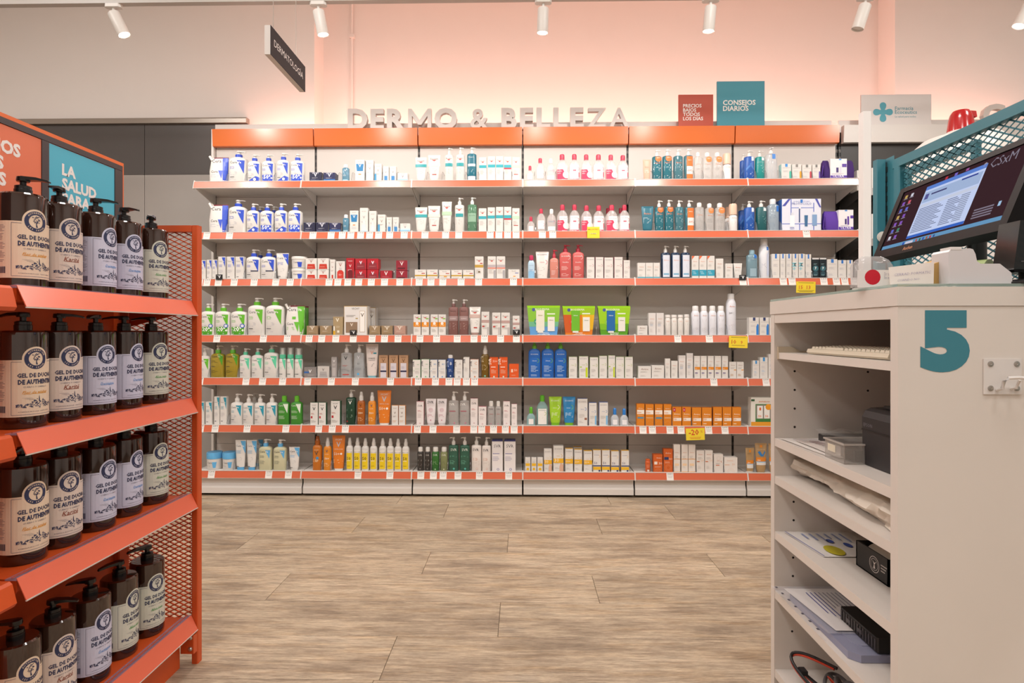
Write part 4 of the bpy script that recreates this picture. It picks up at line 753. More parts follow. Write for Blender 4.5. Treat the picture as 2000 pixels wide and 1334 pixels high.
 'lbag2': dict(k='bag', b='#5a389a', card=(-.06, .42), dec=[('r', .14, .22, .96, 1.02, '#3a90d8'), ('r', -.06, .42, .08, .22, '#5a3aa0'), ('t', 'ULTRA', .18, .12, .34, '#e8e4f2'), ('r', .14, .2, .34, .6, '#3c2a70'), ('r', .22, .28, .32, .72, '#5a389a'), ('r', .32, .42, .62, .76, '#5a3aa0'), ('l', .0, .3, .28, 2, '#a8a4b8')], d='bright purple toiletry bag with white card sleeve'),
 'ab': dict(k='box', b=W_, dec=AV('#dc9a7c', [('r', -.5, .5, .08, .14, '#3a9ab0')]), d='white carton with thin teal line'),
 'adp': dict(k='pump', b='#1d3450', clear=.92, c='#dcd8d2', hb=.80, n=3.0, dr=.7, sh=.95, dec=[('r', -.34, .42, .08, .9, '#d8dce6'), ('t', 'Avène', .04, .68, .56, '#dc8a6a', 0), ('l', -.26, .34, .52, 4, '#8a98b0'), ('r', -.26, .34, .16, .22, '#7ab0cc')], d='navy pump bottle with pale label'),
 'abt': dict(k='box', b=W_, dec=AV('#dc8a6a', [('r', -.5, .5, .14, .40, '#2f9ab4'), ('t', 'DUO', -.18, .3, .36, '#e8f2f4'), ('p', [(-.5, .84), (-.5, 1), (-.1, 1)], '#e0683a'), ('l', -.3, .3, .26, 2, '#bfe0e8')], v=.74), d='white carton with turquoise block and orange corner'),
 'aw': dict(k='box', b=W_, dec=AV(), d='plain white carton with orange lettering'),
 'awl': dict(k='box', b=W_, dr=.8, dec=AV('#8f6a5c', v=.7), d='low white carton with brown lettering'),
 'awg': dict(k='box', b='#ddd8d4', dec=AV('#dc9a7c', [('l', -.34, .3, .5, 3, '#9ab0c8')]), d='tall off-white carton'),
 'awt': dict(k='tube', b=W_, c='#e2ded8', dec=AV(v=.7), d='small white squeeze tube'),
 'acan': dict(k='aero', b=W_, c='#e6e2de', hb=.88, cr=.92, dec=AV('#dc9a7c', [('a', 0, .16, .3, 0, 6.28, .02, '#d8cfc8')], v=.76), d='small white aerosol can'),
 'aaer': dict(k='aero', b='#dfe0e6', c='#e2e0de', hb=.84, cr=.72, dec=AV('#dc9a7c', [('a', 0, .22, .34, 0, 6.28, .02, '#cfcdd2'), ('a', 0, .22, .22, 0, 6.28, .02, '#cfcdd2')], v=.78), d='white aerosol can with orange lettering'),
 'aaeb': dict(k='aero', b='#dfe0e6', c='#e2e0de', hb=.87, cr=.68, dec=AV('#dc8a6a', [('a', 0, .22, .34, 0, 6.28, .02, '#cfcdd2'), ('t', 'EAU', -.12, .6, .34, INK, 0)], v=.78), d='tall white aerosol can with rounded shoulder'),
 'aor': dict(k='box', b=W_, top='#d8cfc6', dec=AV('#cf9a80', [('r', -.42, .48, .40, .52, '#df8a28'), ('t', '50+', -.2, .42, .36, '#f8ead4', .0), ('r', -.36, .1, .24, .27, '#5a4a8a')], v=.74), d='white carton with orange 50 band'),
 'aos': dict(k='box', b=W_, top='#d8cfc6', dec=AV('#9a7a6c', [('r', .14, .46, .5, .55, '#e09a40'), ('l', -.36, .1, .26, 3, '#e0b080')], v=.78), d='white carton with small orange bar'),
 'ao1': dict(k='box', b='#d8801e', top='#c06a16', side='#c8761c', dec=[('t', 'Avène', 0, .78, .56, '#fbe8cc', .0), ('r', -.46, .46, .54, .73, '#efe6da'), ('t', '50+', -.16, .57, .5, '#dc8224', .02), ('r', -.4, .4, .34, .41, '#4a90b0'), ('l', -.36, .3, .47, 1, '#fbe0b8'), ('a', 0, .12, .34, .2, 2.9, .03, '#e09a4a')], d='orange carton with white 50 panel and blue bar'),
 'ao2': dict(k='box', b='#d8801e', top='#c06a16', side='#c8761c', dec=[('t', 'Avène', 0, .78, .56, '#fbe8cc', .0), ('r', -.46, .46, .54, .73, '#efe6da'), ('t', '50+', -.16, .57, .5, '#dc8224', .02), ('r', -.4, .4, .36, .40, '#d8b48a'), ('a', 0, .12, .34, .2, 2.9, .03, '#e09a4a')], d='orange carton with white 50 panel'),
 'ao3': dict(k='box', b='#dc8420', top='#c06a16', side='#c8761c', dec=[('t', 'Avène', 0, .6, .66, '#fbf0dc', .0), ('r', -.38, .48, .28, .44, '#efe6da'), ('t', '50', -.2, .31, .3, '#dc8224', .02), ('l', -.38, .3, .5, 1, '#fbe8cc'), ('r', -.38, -.04, .12, .16, '#f0dcc0')], d='square orange carton with white 50 strip'),
 'ao4': dict(k='box', b='#dc8420', top='#c06a16', side='#c8761c', dec=[('t', 'Avène', 0, .6, .66, '#fbf0dc', .0), ('r', -.38, .48, .28, .44, '#efe6da'), ('t', '50', -.2, .31, .3, '#dc8224', .02), ('l', -.38, .3, .5, 1, '#fbe8cc'), ('r', -.42, -.16, .76, .96, '#b8283a'), ('t', 'B', -.29, .82, .12, '#f0d8d8')], d='square orange carton with red corner tab'),
 'aoc': dict(k='aero', b='#d0602c', c='#cf5f2c', hb=.9, cr=.9, dec=[('t', 'Avène', 0, .76, .6, '#3c3030', 0), ('l', -.3, .3, .6, 6, '#f4d0b8'), ('r', -.2, .2, .06, .22, '#ece0d4')], d='small orange stick can'),
 'ao5': dict(k='box', b='#cf6024', top='#b8521c', side='#c25a22', dec=[('t', 'Avène', .1, .78, .52, '#fbe0cc', 0), ('r', -.4, -.06, .44, .6, '#efe0d4'), ('t', '30', .26, .44, .34, '#fbe0cc', 0), ('l', -.36, .36, .32, 2, '#f4c8ac'), ('a', 0, .0, .38, .2, 2.9, .03, '#e08a5a'), ('a', 0, .0, .24, .2, 2.9, .03, '#e08a5a')], d='burnt orange carton with white 30'),
 'ao6': dict(k='box', b='#cf6024', top='#b8521c', side='#c25a22', dec=[('t', 'Avène', 0, .8, .6, '#fbe0cc', 0), ('r', -.44, .04, .54, .66, '#2c3a66'), ('t', '50+', .28, .54, .4, '#fbe0cc', 0), ('l', -.36, .36, .44, 2, '#f4c8ac'), ('a', 0, .2, .36, 0, 6.28, .03, '#e08a5a'), ('a', 0, .2, .24, 0, 6.28, .03, '#e08a5a')], d='tall burnt orange carton with navy blocks'),
 'awo': dict(k='box', b='#e6dcd2', dec=AV('#d89a70', [('r', -.5, .5, .47, .49, '#e8a050'), ('r', -.34, .3, .24, .32, '#f0cfa8'), ('r', -.5, .5, 0, .03, '#e8b070')], v=.7), d='tall cream carton with orange line'),
 'aw5': dict(k='box', b='#e6ded6', dec=AV('#d0805a', [('r', -.46, -.1, .48, .52, '#c86a3a'), ('t', '50', .26, .5, .36, '#e8c0a0', 0), ('a', 0, .12, .32, .2, 2.9, .02, '#d8cabc')], v=.8), d='white carton with faint orange 50'),
 'awh': dict(k='box', b='#e4dcd4', dec=[('t', 'Avène', 0, .62, .4, '#d0805a', 0), ('r', -.3, .1, .38, .42, '#c86a3a'), ('a', 0, .78, .2, 0, 6.28, .02, '#c8bfb6'), ('l', -.3, .3, .5, 2, GREY), ('a', .34, .6, .1, 1.6, 4.7, .04, '#c86a3a')], d='squat white carton with ring motif'),
 'awlow': dict(k='box', b='#e8e0d8', dr=.6, dec=[('l', -.3, .3, .8, 2, '#e0a888'), ('t', '50', .2, .48, .2, '#e8b898', 0), ('r', -.46, -.1, .5, .53, '#e0a070'), ('a', 0, .0, .3, .2, 2.9, .02, '#e4d0c0'), ('a', 0, .0, .2, .2, 2.9, .02, '#e4d0c0')], d='low white carton with pale orange print'),
 'ltn': dict(k='tube', b='#b08e62', c='#e4dcd2', hc=.07, dec=[('r', -.1, .12, .82, .92, '#e08a28'), ('l', -.3, .3, .76, 1, '#6a5030'), ('r', -.4, .4, .36, .50, '#df8426'), ('t', '50+', -.14, .38, .3, '#f8ead4'), ('r', -.38, .38, .33, .36, '#8cc0e0'), ('r', -.36, .36, .18, .33, '#e0dcd6')], d='small tan sun cream tube with orange band'),
 'ltb': dict(k='tube', b='#b08e62', c='#b4926a', hc=.09, dec=[('r', -.1, .1, .86, .94, '#e08a28'), ('t', 'LA ROCHE-POSAY', 0, .78, .7, '#e8dcc8', 0), ('p', [(-.3, .70), (-.1, .74), (.1, .6), (.3, .74), (.36, .7), (.16, .56), (-.06, .56)], '#2f80c4'), ('r', -.42, .42, .38, .52, '#df8426'), ('t', '50+', -.18, .40, .26, '#f8ead4'), ('r', -.4, .4, .35, .38, '#8cc0e0'), ('r', -.38, .38, .26, .35, '#e0dcd6')], d='large tan sun cream tube with blue splash'),
 'lgo': dict(k='gift', b='#e4e0d6', dr=.4, dec=[('r', -.5, .5, 0, .16, '#e09a2c'), ('r', -.3, .44, .16, .24, '#3a7a3c'), ('r', -.3, .44, .24, .78, '#3a7a3c'), ('r', -.27, .41, .27, .75, '#8a8078'), ('r', -.22, .04, .28, .72, '#eceae4'), ('r', .1, .36, .28, .72, '#eceae4'), ('r', -.12, -.04, .56, .66, '#d8642c'), ('t', '50', -.1, .32, .14, '#e0783a'), ('t', '50', .22, .32, .14, '#e0783a'), ('t', 'ANTHELIOS', .1, .84, .5, '#d8782c', 0), ('c', .3, .68, .14, '#e89a20'), ('r', -.5, -.34, .88, .95, '#2c5a38')], d='white and green gift box with orange base'),
 'lwt': dict(k='box', b=W_, dec=LRP('#3a90d0', [('l', -.3, .2, .4, 3, '#9ac0e0')]), d='white carton with sky blue tab'),
 # narrow letter range
 'sx': lambda c, d_: 0,
}
def SVX(c, letter, desc): return dict(k='box', b=W_, side=c, top=c, dec=[('v', 'SVR', -.3, .78, .28, INK), ('t', letter, .18, .72, .3, c, 0), ('l', -.2, .4, .5, 1, c), ('l', -.2, .4, .38, 4, '#b8b2b0'), ('a', -.34, .4, .07, 0, 6.28, .02, c), ('c', .05, .09, .09, c)], d=desc)
del STY['sx']
STY.update({
 'sg': SVX('#6ab87c', 'CBD', 'white carton with green letters'), 'sb': SVX('#6a9ccc', 'B3', 'white carton with blue B'),
 'sa': SVX('#b0a4a4', 'A', 'white carton with grey A'), 'sc': SVX('#d8824a', 'C', 'white carton with orange C'),
 'swn': dict(k='box', b=W_, dec=[('v', 'SVR', -.2, .82, .22, INK), ('l', -.3, .3, .5, 5, '#b8b2b0')], d='narrow plain white carton'),
 'sbb': dict(k='cap', b='#22427c', c='#e4e0dc', hb=.86, sh=.95, n=2.5, dr=.85, nk=.6, cr=.64, dec=[('v', 'SVR', -.22, .72, .3, '#dce2ee'), ('t', 'B', .12, .66, .28, '#dce2ee', 0), ('l', -.2, .34, .44, 4, '#b4c2dc'), ('c', .05, .12, .09, '#dce2ee')], d='navy bottle with white cap'),
 'sam': dict(k='spray', b='#6e5210', c=W_, hb=.74, n=2.6, dec=[('v', 'SVR', -.22, .8, .26, '#e4dcc0'), ('t', '50+', .14, .82, .42, '#8a7434', 0), ('l', -.36, .34, .54, 6, '#e0d4ac'), ('c', .0, .1, .12, '#7ab8a0')], d='olive brown spray bottle with white nozzle'),
 'sor': dict(k='box', b='#d9561e', top='#b84418', side='#c84e1c', dec=[('v', 'SVR', -.32, .8, .3, '#f8e0d0'), ('t', '50+', .14, .76, .56, '#f8d8c4', 0), ('r', -.36, .2, .52, .55, '#f8e8dc'), ('l', -.36, .3, .4, 5, '#f4c4a4'), ('c', .0, .08, .11, '#c8d4c0')], d='bright orange carton with white 50'),
 'sos': dict(k='box', b='#d9561e', top='#b84418', side='#c84e1c', dec=[('r', -.3, -.1, .42, .64, '#f0c8b0'), ('t', '50', .18, .5, .3, '#f8d8c4', 0), ('l', -.26, .3, .24, 2, '#f4c4a4')], d='small bright orange carton'),
 'spx': dict(k='box', b='#e6ddda', side='#a84a5c', top='#a84a5c', dec=SV('#b84a5c'), d='white carton with plum top'),
 'spt': dict(k='box', b='#e6ddda', top='#8a3448', dec=SV('#b84a5c'), d='tall white carton with plum top'),
 'stb': dict(k='tube', b='#e0d8d8', c='#d2c8c8', hc=.10, dec=[('t', 'SVR', -.04, .82, .6, INK, 0), ('a', 0, .58, .2, 0, 6.28, .03, '#d0a0ac'), ('t', '10', 0, .55, .2, '#c07a8c', 0), ('l', -.3, .3, .4, 3, '#c08090'), ('c', 0, .2, .06, '#c07a8c')], d='silver white squeeze tube'),
 'sclp': dict(k='pump', b='#cfcac6', clear=.42, c='#e6e2dc', hb=.74, n=2.8, dr=.7, sh=.95, dec=[('t', 'SVR', -.16, .80, .56, '#e8e6e2', .01), ('r', -.4, .2, .56, .59, '#a84a5c'), ('l', -.4, .3, .42, 5, '#9a8c8c'), ('c', .1, .1, .08, '#c07a8c')], d='clear pump bottle with plum line'),
 'scs': dict(k='cap', b='#cfcac6', clear=.45, c='#e4e0da', hb=.80, sh=.92, n=2.6, dr=.8, nk=.5, cr=.62, dec=[('t', 'SVR', 0, .80, .6, '#6a6464', 0), ('r', -.3, .3, .58, .6, '#b06a6a'), ('l', -.34, .3, .42, 4, '#8a8080'), ('c', 0, .1, .08, '#c07a8c')], d='small clear bottle with white cap'),
 'sdk': dict(k='cap', b='#35302c', c='#e4e0da', hb=.82, sh=.92, n=2.6, dr=.85, nk=.6, cr=.72, dec=[('t', 'SVR', 0, .78, .6, '#c8c2ba', 0), ('l', -.34, .34, .56, 2, '#d8d2c8'), ('l', -.34, .34, .36, 3, '#9a948c'), ('c', 0, .12, .1, '#8a847c')], d='small dark brown bottle with white cap'),
 'sgr': dict(k='cap', b='#2f6a2a', c='#e4e0da', hb=.82, sh=.92, n=2.6, dr=.85, nk=.6, cr=.72, dec=[('t', 'SVR', 0, .78, .6, '#d4e2cc', 0), ('l', -.34, .34, .52, 6, '#a4c498'), ('c', 0, .1, .1, '#a4c498')], d='small green bottle with white cap'),
 'sol': dict(k='cap', b='#7f8458', c='#e4e0da', hb=.82, sh=.92, n=2.6, dr=.85, nk=.6, cr=.72, dec=[('t', 'SVR', 0, .78, .6, '#e4e4d0', 0), ('l', -.34, .34, .52, 6, '#5a6a4a'), ('c', 0, .1, .1, '#c4c8a8')], d='small olive bottle with white cap'),
 'sgp': dict(k='pump', b='#2f5a48', c=W_, hb=.77, nz=-1, n=2.8, dr=.7, sh=.95, dec=[('t', 'SVR', .04, .78, .62, '#dfe6dc', .0), ('l', -.34, .34, .58, 2, '#7ac0a4'), ('l', -.34, .34, .4, 4, '#7ac0a4'), ('c', .06, .1, .1, '#5ab0a0')], d='dark green pump bottle with white lettering'),
 'swp': dict(k='pump', b='#e4dbd4', c=W_, hb=.76, n=2.8, dr=.7, sh=.95, dec=[('t', 'SVR', -.06, .78, .62, INK, 0), ('l', -.34, .34, .5, 3, '#d08a70'), ('l', -.34, .34, .36, 4, '#c0b4ac'), ('c', .06, .1, .1, '#d8a494'), ('c', .06, .1, .07, '#e4dbd4')], d='white pump bottle with coral print'),
 'swb': dict(k='box', b='#e6e0de', top='#2c2f66', dec=[('r', -.5, .5, .955, 1, '#2c2f66'), ('t', 'SVR', 0, .76, .64, INK, 0), ('r', -.42, .2, .56, .575, '#4a52a0'), ('l', -.42, .3, .46, 4, '#a8a6c0'), ('a', .06, .07, .11, 0, 6.28, .03, '#4a52a0')], d='large white carton with navy top'),
})
# ------------------------------------------------------------------ where every product stands
# (style, x from, x to, y of its top) in enlarged views of the photograph: view = (x offset, y offset, enlargement)
VA1, VA2, VA3 = (380, 240, 4.5455), (800, 240, 4.5455), (1220, 240, 4.1667)
VB1, VB2, VB3 = (380, 460, 4.5455), (800, 460, 4.5455), (1220, 460, 4.1667)
VC1, VC2, VC3 = (380, 660, 4.5455), (800, 660, 4.5455), (1220, 660, 6.6667)
VD1, VD2, VD3 = (380, 830, 4.5455), (800, 830, 4.5455), (1220, 830, 6.6667)
STOCK = [
 (0, 0, VA1, [('cvpB', 108, 285, 283), ('cvB', 290, 452, 240), ('cvbl', 458, 580, 275), ('cvbr', 583, 703, 272), ('cvbl', 718, 835, 262), ('cvbr', 840, 965, 270)]),
 (0, 1, VA1, [('vn', 1018, 1128, 437), ('vn2', 1143, 1250, 440), ('vbb', 1305, 1370, 365), ('vbl', 1425, 1510, 330), ('vdr', 1520, 1590, 333), ('vtn', 1597, 1662, 365), ('veye', 1670, 1726, 387), ('veye', 1733, 1790, 387), ('vlow', 1803, 1893, 447)]),
 (1, 0, VA1, [('cvpB', 105, 282, 705), ('cvB', 286, 448, 675), ('cvbl', 450, 565, 713), ('cvbr', 570, 692, 715), ('cvbl', 702, 815, 710), ('cvbr', 820, 945, 710), ('*cvb', 520, 620, 738), ('*cvb', 645, 740, 735)]),
 (1, 1, VA1, [('vn', 965, 1070, 885), ('vn', 1075, 1188, 885), ('vn2', 1195, 1298, 888), ('vbb', 1310, 1370, 810), ('vbl', 1377, 1455, 778), ('vdr', 1467, 1540, 755), ('vdr', 1547, 1615, 782), ('vtn', 1626, 1695, 815), ('veye', 1703, 1753, 840), ('veye', 1759, 1812, 838), ('vlow', 1823, 1915, 895)]),
 (0, 2, VA2, [('eut', 48, 150, 300), ('eutp', 160, 272, 282), ('eup', 306, 390, 215), ('eup', 406, 490, 213), ('eupt', 506, 594, 212), ('eub', 617, 682, 305), ('eub', 695, 760, 300), ('eub', 767, 832, 297), ('eubr', 838, 903, 300), ('eubg', 912, 977, 305)]),
 (1, 2, VA2, [('eut', 45, 155, 745), ('eutp', 160, 270, 732), ('eutg', 283, 375, 697), ('eup', 397, 485, 658), ('eupg', 510, 597, 655), ('eub', 613, 682, 758), ('eub', 692, 758, 750), ('eub', 765, 832, 748), ('eubr', 838, 903, 748), ('eubg', 910, 977, 757)]),
 (0, 3, VA2, [('bms', 1036, 1102, 378), ('bm', 1118, 1202, 308), ('bmw', 1212, 1295, 310), ('bml', 1303, 1410, 272), ('bmr', 1413, 1517, 268), ('bml', 1520, 1622, 274), ('bmr', 1625, 1735, 273), ('bml', 1739, 1841, 277), ('bmr', 1845, 1950, 280)]),
 (1, 3, VA2, [('bms', 1043, 1112, 828), ('bm', 1126, 1210, 757), ('bmw', 1220, 1302, 760), ('bml', 1306, 1412, 722), ('bmr', 1415, 1517, 718), ('bml', 1521, 1624, 728), ('bmr', 1630, 1736, 728), ('bml', 1742, 1856, 722), ('bmr', 1862, 1962, 720), ('*bm', 1720, 1810, 752), ('*bm', 1835, 1920, 752)]),
 (0, 4, VA3, [('atp', 148, 218, 295), ('atl', 227, 309, 213), ('atl', 311, 393, 210), ('atl2', 402, 483, 208), ('ato', 486, 565, 205), ('acl', 567, 636, 235), ('acs', 640, 718, 235), ('acs', 722, 803, 235), ('apf', 808, 878, 243)]),
 (0, 5, VA3, [('*lbp', 945, 1000, 248), ('lbp', 983, 1067, 218), ('ltp', 1070, 1150, 220), ('lcp', 1153, 1258, 195), ('lx1', 1275, 1358, 335), ('lx2', 1363, 1440, 337), ('lx3', 1445, 1522, 340), ('lx4', 1527, 1595, 340), ('lbag1', 1618, 1885, 300)]),
 (1, 4, VA3, [('att', 138, 240, 675), ('atl', 248, 325, 627), ('atl', 328, 406, 625), ('atl2', 412, 489, 625), ('ato', 493, 573, 625), ('acl', 577, 653, 645), ('acs', 661, 735, 650), ('acs', 742, 825, 648), ('*apf', 825, 880, 680), ('apf', 858, 928, 655)]),
 (1, 5, VA3, [('*lbp', 935, 1005, 655), ('lbp', 983, 1068, 630), ('ldp', 1080, 1168, 627), ('lbb', 1172, 1268, 612), ('lgift', 1280, 1600, 618), ('lbag2', 1630, 1880, 715)]),
 (2, 0, VB1, [('cvbx', 42, 98, 220), ('cvbx', 106, 152, 217), ('cvbx', 155, 200, 215), ('cvbx', 208, 275, 187), ('cvbx', 285, 355, 187), ('cvbx', 362, 436, 187), ('cvb', 447, 575, 120), ('cvb', 577, 712, 120), ('*cvb', 520, 622, 138), ('*cvb', 655, 760, 140), ('cvtu', 718, 830, 155), ('cvj', 835, 978, 288), ('^cvj', 835, 978, 182)]),
 (2, 1, VB1, [('vwr', 985, 1085, 305), ('^vwr', 985, 1085, 203), ('vwr', 1090, 1193, 305), ('^vwr', 1090, 1193, 203), ('vwt', 1200, 1248, 213), ('vws', 1255, 1335, 230), ('vr', 1345, 1419, 200), ('vrc', 1425, 1526, 303), ('^vrc', 1425, 1526, 205), ('vrc', 1531, 1632, 303), ('^vrc', 1531, 1632, 205), ('vrl', 1648, 1752, 313), ('vrd', 1788, 1890, 312), ('^vrd', 1788, 1890, 222)]),
 (2, 2, VB2, [('eug', 45, 147, 305), ('eug', 152, 252, 305), ('eugo', 260, 362, 305), ('eug', 367, 467, 305), ('eug', 472, 573, 305), ('eugt', 577, 657, 187), ('eupk', 692, 767, 187), ('eupk', 770, 850, 187), ('eulw', 875, 977, 303)]),
 (2, 3, VB2, [('bsc', 1050, 1112, 172), ('bwt', 1120, 1242, 140), ('bcs', 1240, 1325, 125), ('bcp', 1330, 1440, 78), ('bcp', 1445, 1553, 80), ('bxp', 1570, 1643, 190), ('bxp', 1650, 1722, 190), ('bxp', 1728, 1808, 195), ('bxp', 1817, 1893, 190), ('bxp', 1898, 1958, 218)]),
 (2, 4, VB3, [('ab', 105, 170, 222), ('ab', 172, 232, 222), ('ab', 235, 288, 222), ('adp', 300, 375, 83), ('adp', 380, 455, 83), ('adp', 460, 538, 83), ('abt', 545, 605, 167), ('abt', 607, 669, 167), ('abt', 671, 734, 167), ('aw', 743, 805, 188), ('aw', 820, 882, 230), ('awt', 888, 962, 225)]),
 (2, 5, VB3, [('lbc', 1003, 1092, 113), ('lws', 1107, 1192, 22), ('lx', 1200, 1262, 150), ('lx', 1266, 1311, 150), ('lx', 1315, 1362, 150), ('lxm', 1366, 1414, 150), ('lxm', 1418, 1469, 150), ('lx', 1472, 1520, 152), ('l7', 1523, 1584, 183), ('l7', 1587, 1642, 183), ('lx', 1648, 1733, 192), ('lx', 1738, 1805, 200), ('lx', 1811, 1860, 200)]),
 (3, 0, VB1, [('cvg', 38, 168, 603), ('cvg', 172, 303, 603), ('cvg', 308, 452, 603), ('cvG', 460, 612, 553), ('cvG', 617, 780, 552), ('cvpG', 790, 965, 607), ('*cvpGb', 870, 1000, 615)]),
 (3, 1, VB1, [('vgc', 993, 1095, 802), ('vgc', 1113, 1218, 800), ('vgt', 1228, 1320, 722), ('vgift', 1323, 1535, 625), ('*vgift', 1440, 1610, 640), ('vgc', 1550, 1648, 802), ('vgc', 1657, 1760, 800), ('vgp', 1770, 1872, 803)]),
 (3, 2, VB2, [('euo', 33, 100, 703), ('euo', 105, 172, 703), ('euo', 187, 252, 703), ('euo', 255, 322, 703), ('eubw', 342, 431, 565), ('eubw', 437, 524, 565), ('eubt', 527, 632, 635), ('euw', 635, 708, 677), ('euw', 732, 807, 685), ('euw', 812, 890, 685), ('euw', 915, 977, 715)]),
 (3, 3, VB2, [('bgift1', 1040, 1340, 622), ('bgift2', 1355, 1650, 625), ('bgift3', 1668, 1965, 625)]),
 (3, 4, VB3, [('awl', 103, 188, 735), ('awg', 195, 255, 632), ('awg', 258, 320, 630), ('acan', 330, 380, 645), ('acan', 383, 432, 645), ('acan', 435, 483, 645), ('acan', 486, 533, 643), ('aaer', 550, 619, 572), ('aaer', 621, 688, 572), ('aaer', 690, 757, 572), ('aaer', 759, 826, 572), ('aaeb', 838, 918, 472)]),
 (3, 5, VB3, [('lxv', 1013, 1095, 668), ('lxv', 1098, 1177, 668), ('lxv', 1180, 1260, 668)]),
 (4, 0, VC1, [('cvw', 28, 128, 88), ('cvy', 132, 252, 65), ('cvy', 262, 385, 65), ('cvm', 389, 490, 92), ('cvm', 495, 600, 92), ('cvm', 605, 735, 67), ('cvf', 740, 806, 88), ('cvf', 810, 875, 88), ('cvf', 878, 952, 90)]),
 (4, 1, VC1, [('vsb', 972, 1080, 263), ('vsl', 1090, 1195, 253), ('vst', 1213, 1263, 170), ('vcp', 1293, 1392, 60), ('vcp2', 1408, 1502, 57), ('vpt', 1515, 1628, 55), ('vtb', 1634, 1718, 153), ('vtb', 1724, 1806, 153), ('vtb', 1813, 1896, 153)]),
 (4, 2, VC2, [('sg', 27, 97, 195), ('sg', 103, 175, 192), ('sb', 180, 247, 195), ('sb', 253, 321, 195), ('sbb', 326, 395, 152), ('sa', 398, 470, 195), ('swn', 477, 531, 170), ('sc', 538, 612, 193), ('sam', 634, 706, 67), ('sor', 709, 787, 170), ('sor', 795, 871, 170), ('sos', 883, 970, 232)]),
 (4, 3, VC2, [('bbp', 1053, 1165, 33), ('bbp', 1170, 1284, 33), ('bbp', 1287, 1398, 33), ('bgx', 1412, 1489, 168), ('bgx2', 1503, 1587, 165), ('bgx', 1600, 1675, 170), ('bgx', 1682, 1755, 158), ('bgx2', 1763, 1826, 155), ('bgx', 1831, 1905, 168), ('bgx', 1912, 1982, 168)]),
 (4, 4, VC3, [('awl', 178, 345, 372), ('awl', 352, 518, 360), ('aw', 525, 597, 270), ('aw', 605, 693, 303), ('awg', 702, 797, 230), ('awg', 805, 893, 203), ('aor', 903, 986, 237), ('aor', 990, 1072, 237), ('aor', 1082, 1165, 237), ('aor', 1173, 1259, 237), ('aor', 1266, 1350, 237), ('aos', 1365, 1456, 315), ('aos', 1461, 1553, 315)]),
 (4, 5, VC3, [('lwt', 1670, 1755, 295), ('lwt', 1762, 1865, 253), ('lwt', 1872, 1960, 215)]),
 (5, 0, VC1, [('cvbxt', 30, 85, 568), ('cvbxt', 96, 155, 568), ('cvbxt', 172, 222, 520), ('cvbxt', 226, 285, 520), ('cvt', 311, 418, 497), ('cvt', 420, 516, 500), ('cvt', 519, 622, 500), ('cvt', 625, 727, 500), ('*cvt', 470, 570, 492), ('cvgc', 735, 835, 515), ('cvgc', 846, 949, 515)]),
 (5, 1, VC1, [('vgr', 1025, 1096, 573), ('vgr', 1101, 1165, 573), ('vgr', 1210, 1290, 558), ('vgd', 1336, 1426, 465), ('vas', 1439, 1508, 480), ('vos', 1534, 1606, 483), ('vot', 1617, 1743, 467), ('vow', 1750, 1807, 602), ('vow', 1812, 1870, 602)]),
 (5, 2, VC2, [('spx', 60, 126, 565), ('stb', 140, 234, 543), ('stb', 240, 330, 543), ('sclp', 341, 436, 478), ('sclp', 441, 532, 478), ('spt', 540, 605, 538), ('spx', 610, 682, 610), ('scs', 692, 754, 563), ('scs', 759, 814, 563), ('spt', 830, 892, 563), ('spt', 903, 955, 585)]),
 (5, 3, VC2, [('bsg', 1040, 1117, 617), ('blg', 1126, 1232, 510), ('bgt', 1237, 1352, 523), ('bbt', 1360, 1475, 523), ('bbx', 1490, 1580, 540), ('bbx2', 1590, 1663, 577), ('bbx2', 1683, 1763, 572), ('bsb', 1787, 1862, 625), ('bsb', 1870, 1947, 630)]),
 (5, 4, VC3, [('ao1', 155, 262, 860), ('ao2', 272, 380, 865), ('ao1', 392, 498, 868), ('ao2', 508, 612, 865), ('ao4', 618, 744, 903), ('ao4', 748, 868, 903), ('ao3', 876, 1002, 905), ('ao3', 1007, 1136, 907), ('ao3', 1152, 1272, 905), ('ao3', 1276, 1396, 905), ('ao3', 1400, 1520, 905)]),
 (5, 5, VC3, [('lgo', 1645, 1930, 780)]),
 (6, 0, VD1, [('cvjl', 75, 213, 250), ('cvjl', 218, 354, 250), ('cvtl', 348, 450, 137), ('cvtl', 453, 548, 137), ('*cvtl', 510, 605, 125), ('cvl', 560, 677, 130), ('cvl', 690, 807, 133), ('cvts', 832, 928, 197)]),
 (6, 1, VD1, [('vam', 1041, 1122, 103), ('vos', 1139, 1211, 117), ('vot', 1213, 1336, 97)] + [('ysp', a, a + 66, t) for a, t in ((1337, 117), (1407, 118), (1477, 120), (1552, 120), (1632, 122), (1701, 122), (1769, 124), (1838, 127))]),
 (6, 2, VD2, [('sdk', 64, 122, 198), ('sdk', 131, 185, 198), ('sgr', 195, 260, 200), ('sol', 271, 337, 200), ('sgp', 341, 433, 113), ('sgp', 442, 533, 113), ('swp', 547, 637, 110), ('swp', 640, 722, 112), ('swb', 730, 828, 133), ('swb', 840, 941, 133)]),
 (6, 3, VD2, [('by1', 1025, 1073, 292), ('by1', 1080, 1127, 292), ('by1', 1134, 1183, 292), ('by3', 1192, 1264, 213), ('by3', 1275, 1368, 185), ('by5', 1380, 1453, 213), ('by5', 1461, 1533, 218), ('by5', 1547, 1621, 233), ('byn', 1628, 1700, 223), ('byn', 1708, 1778, 223), ('byn', 1788, 1860, 233), ('byn', 1878, 1950, 230), ('*by5', 1455, 1530, 195)]),
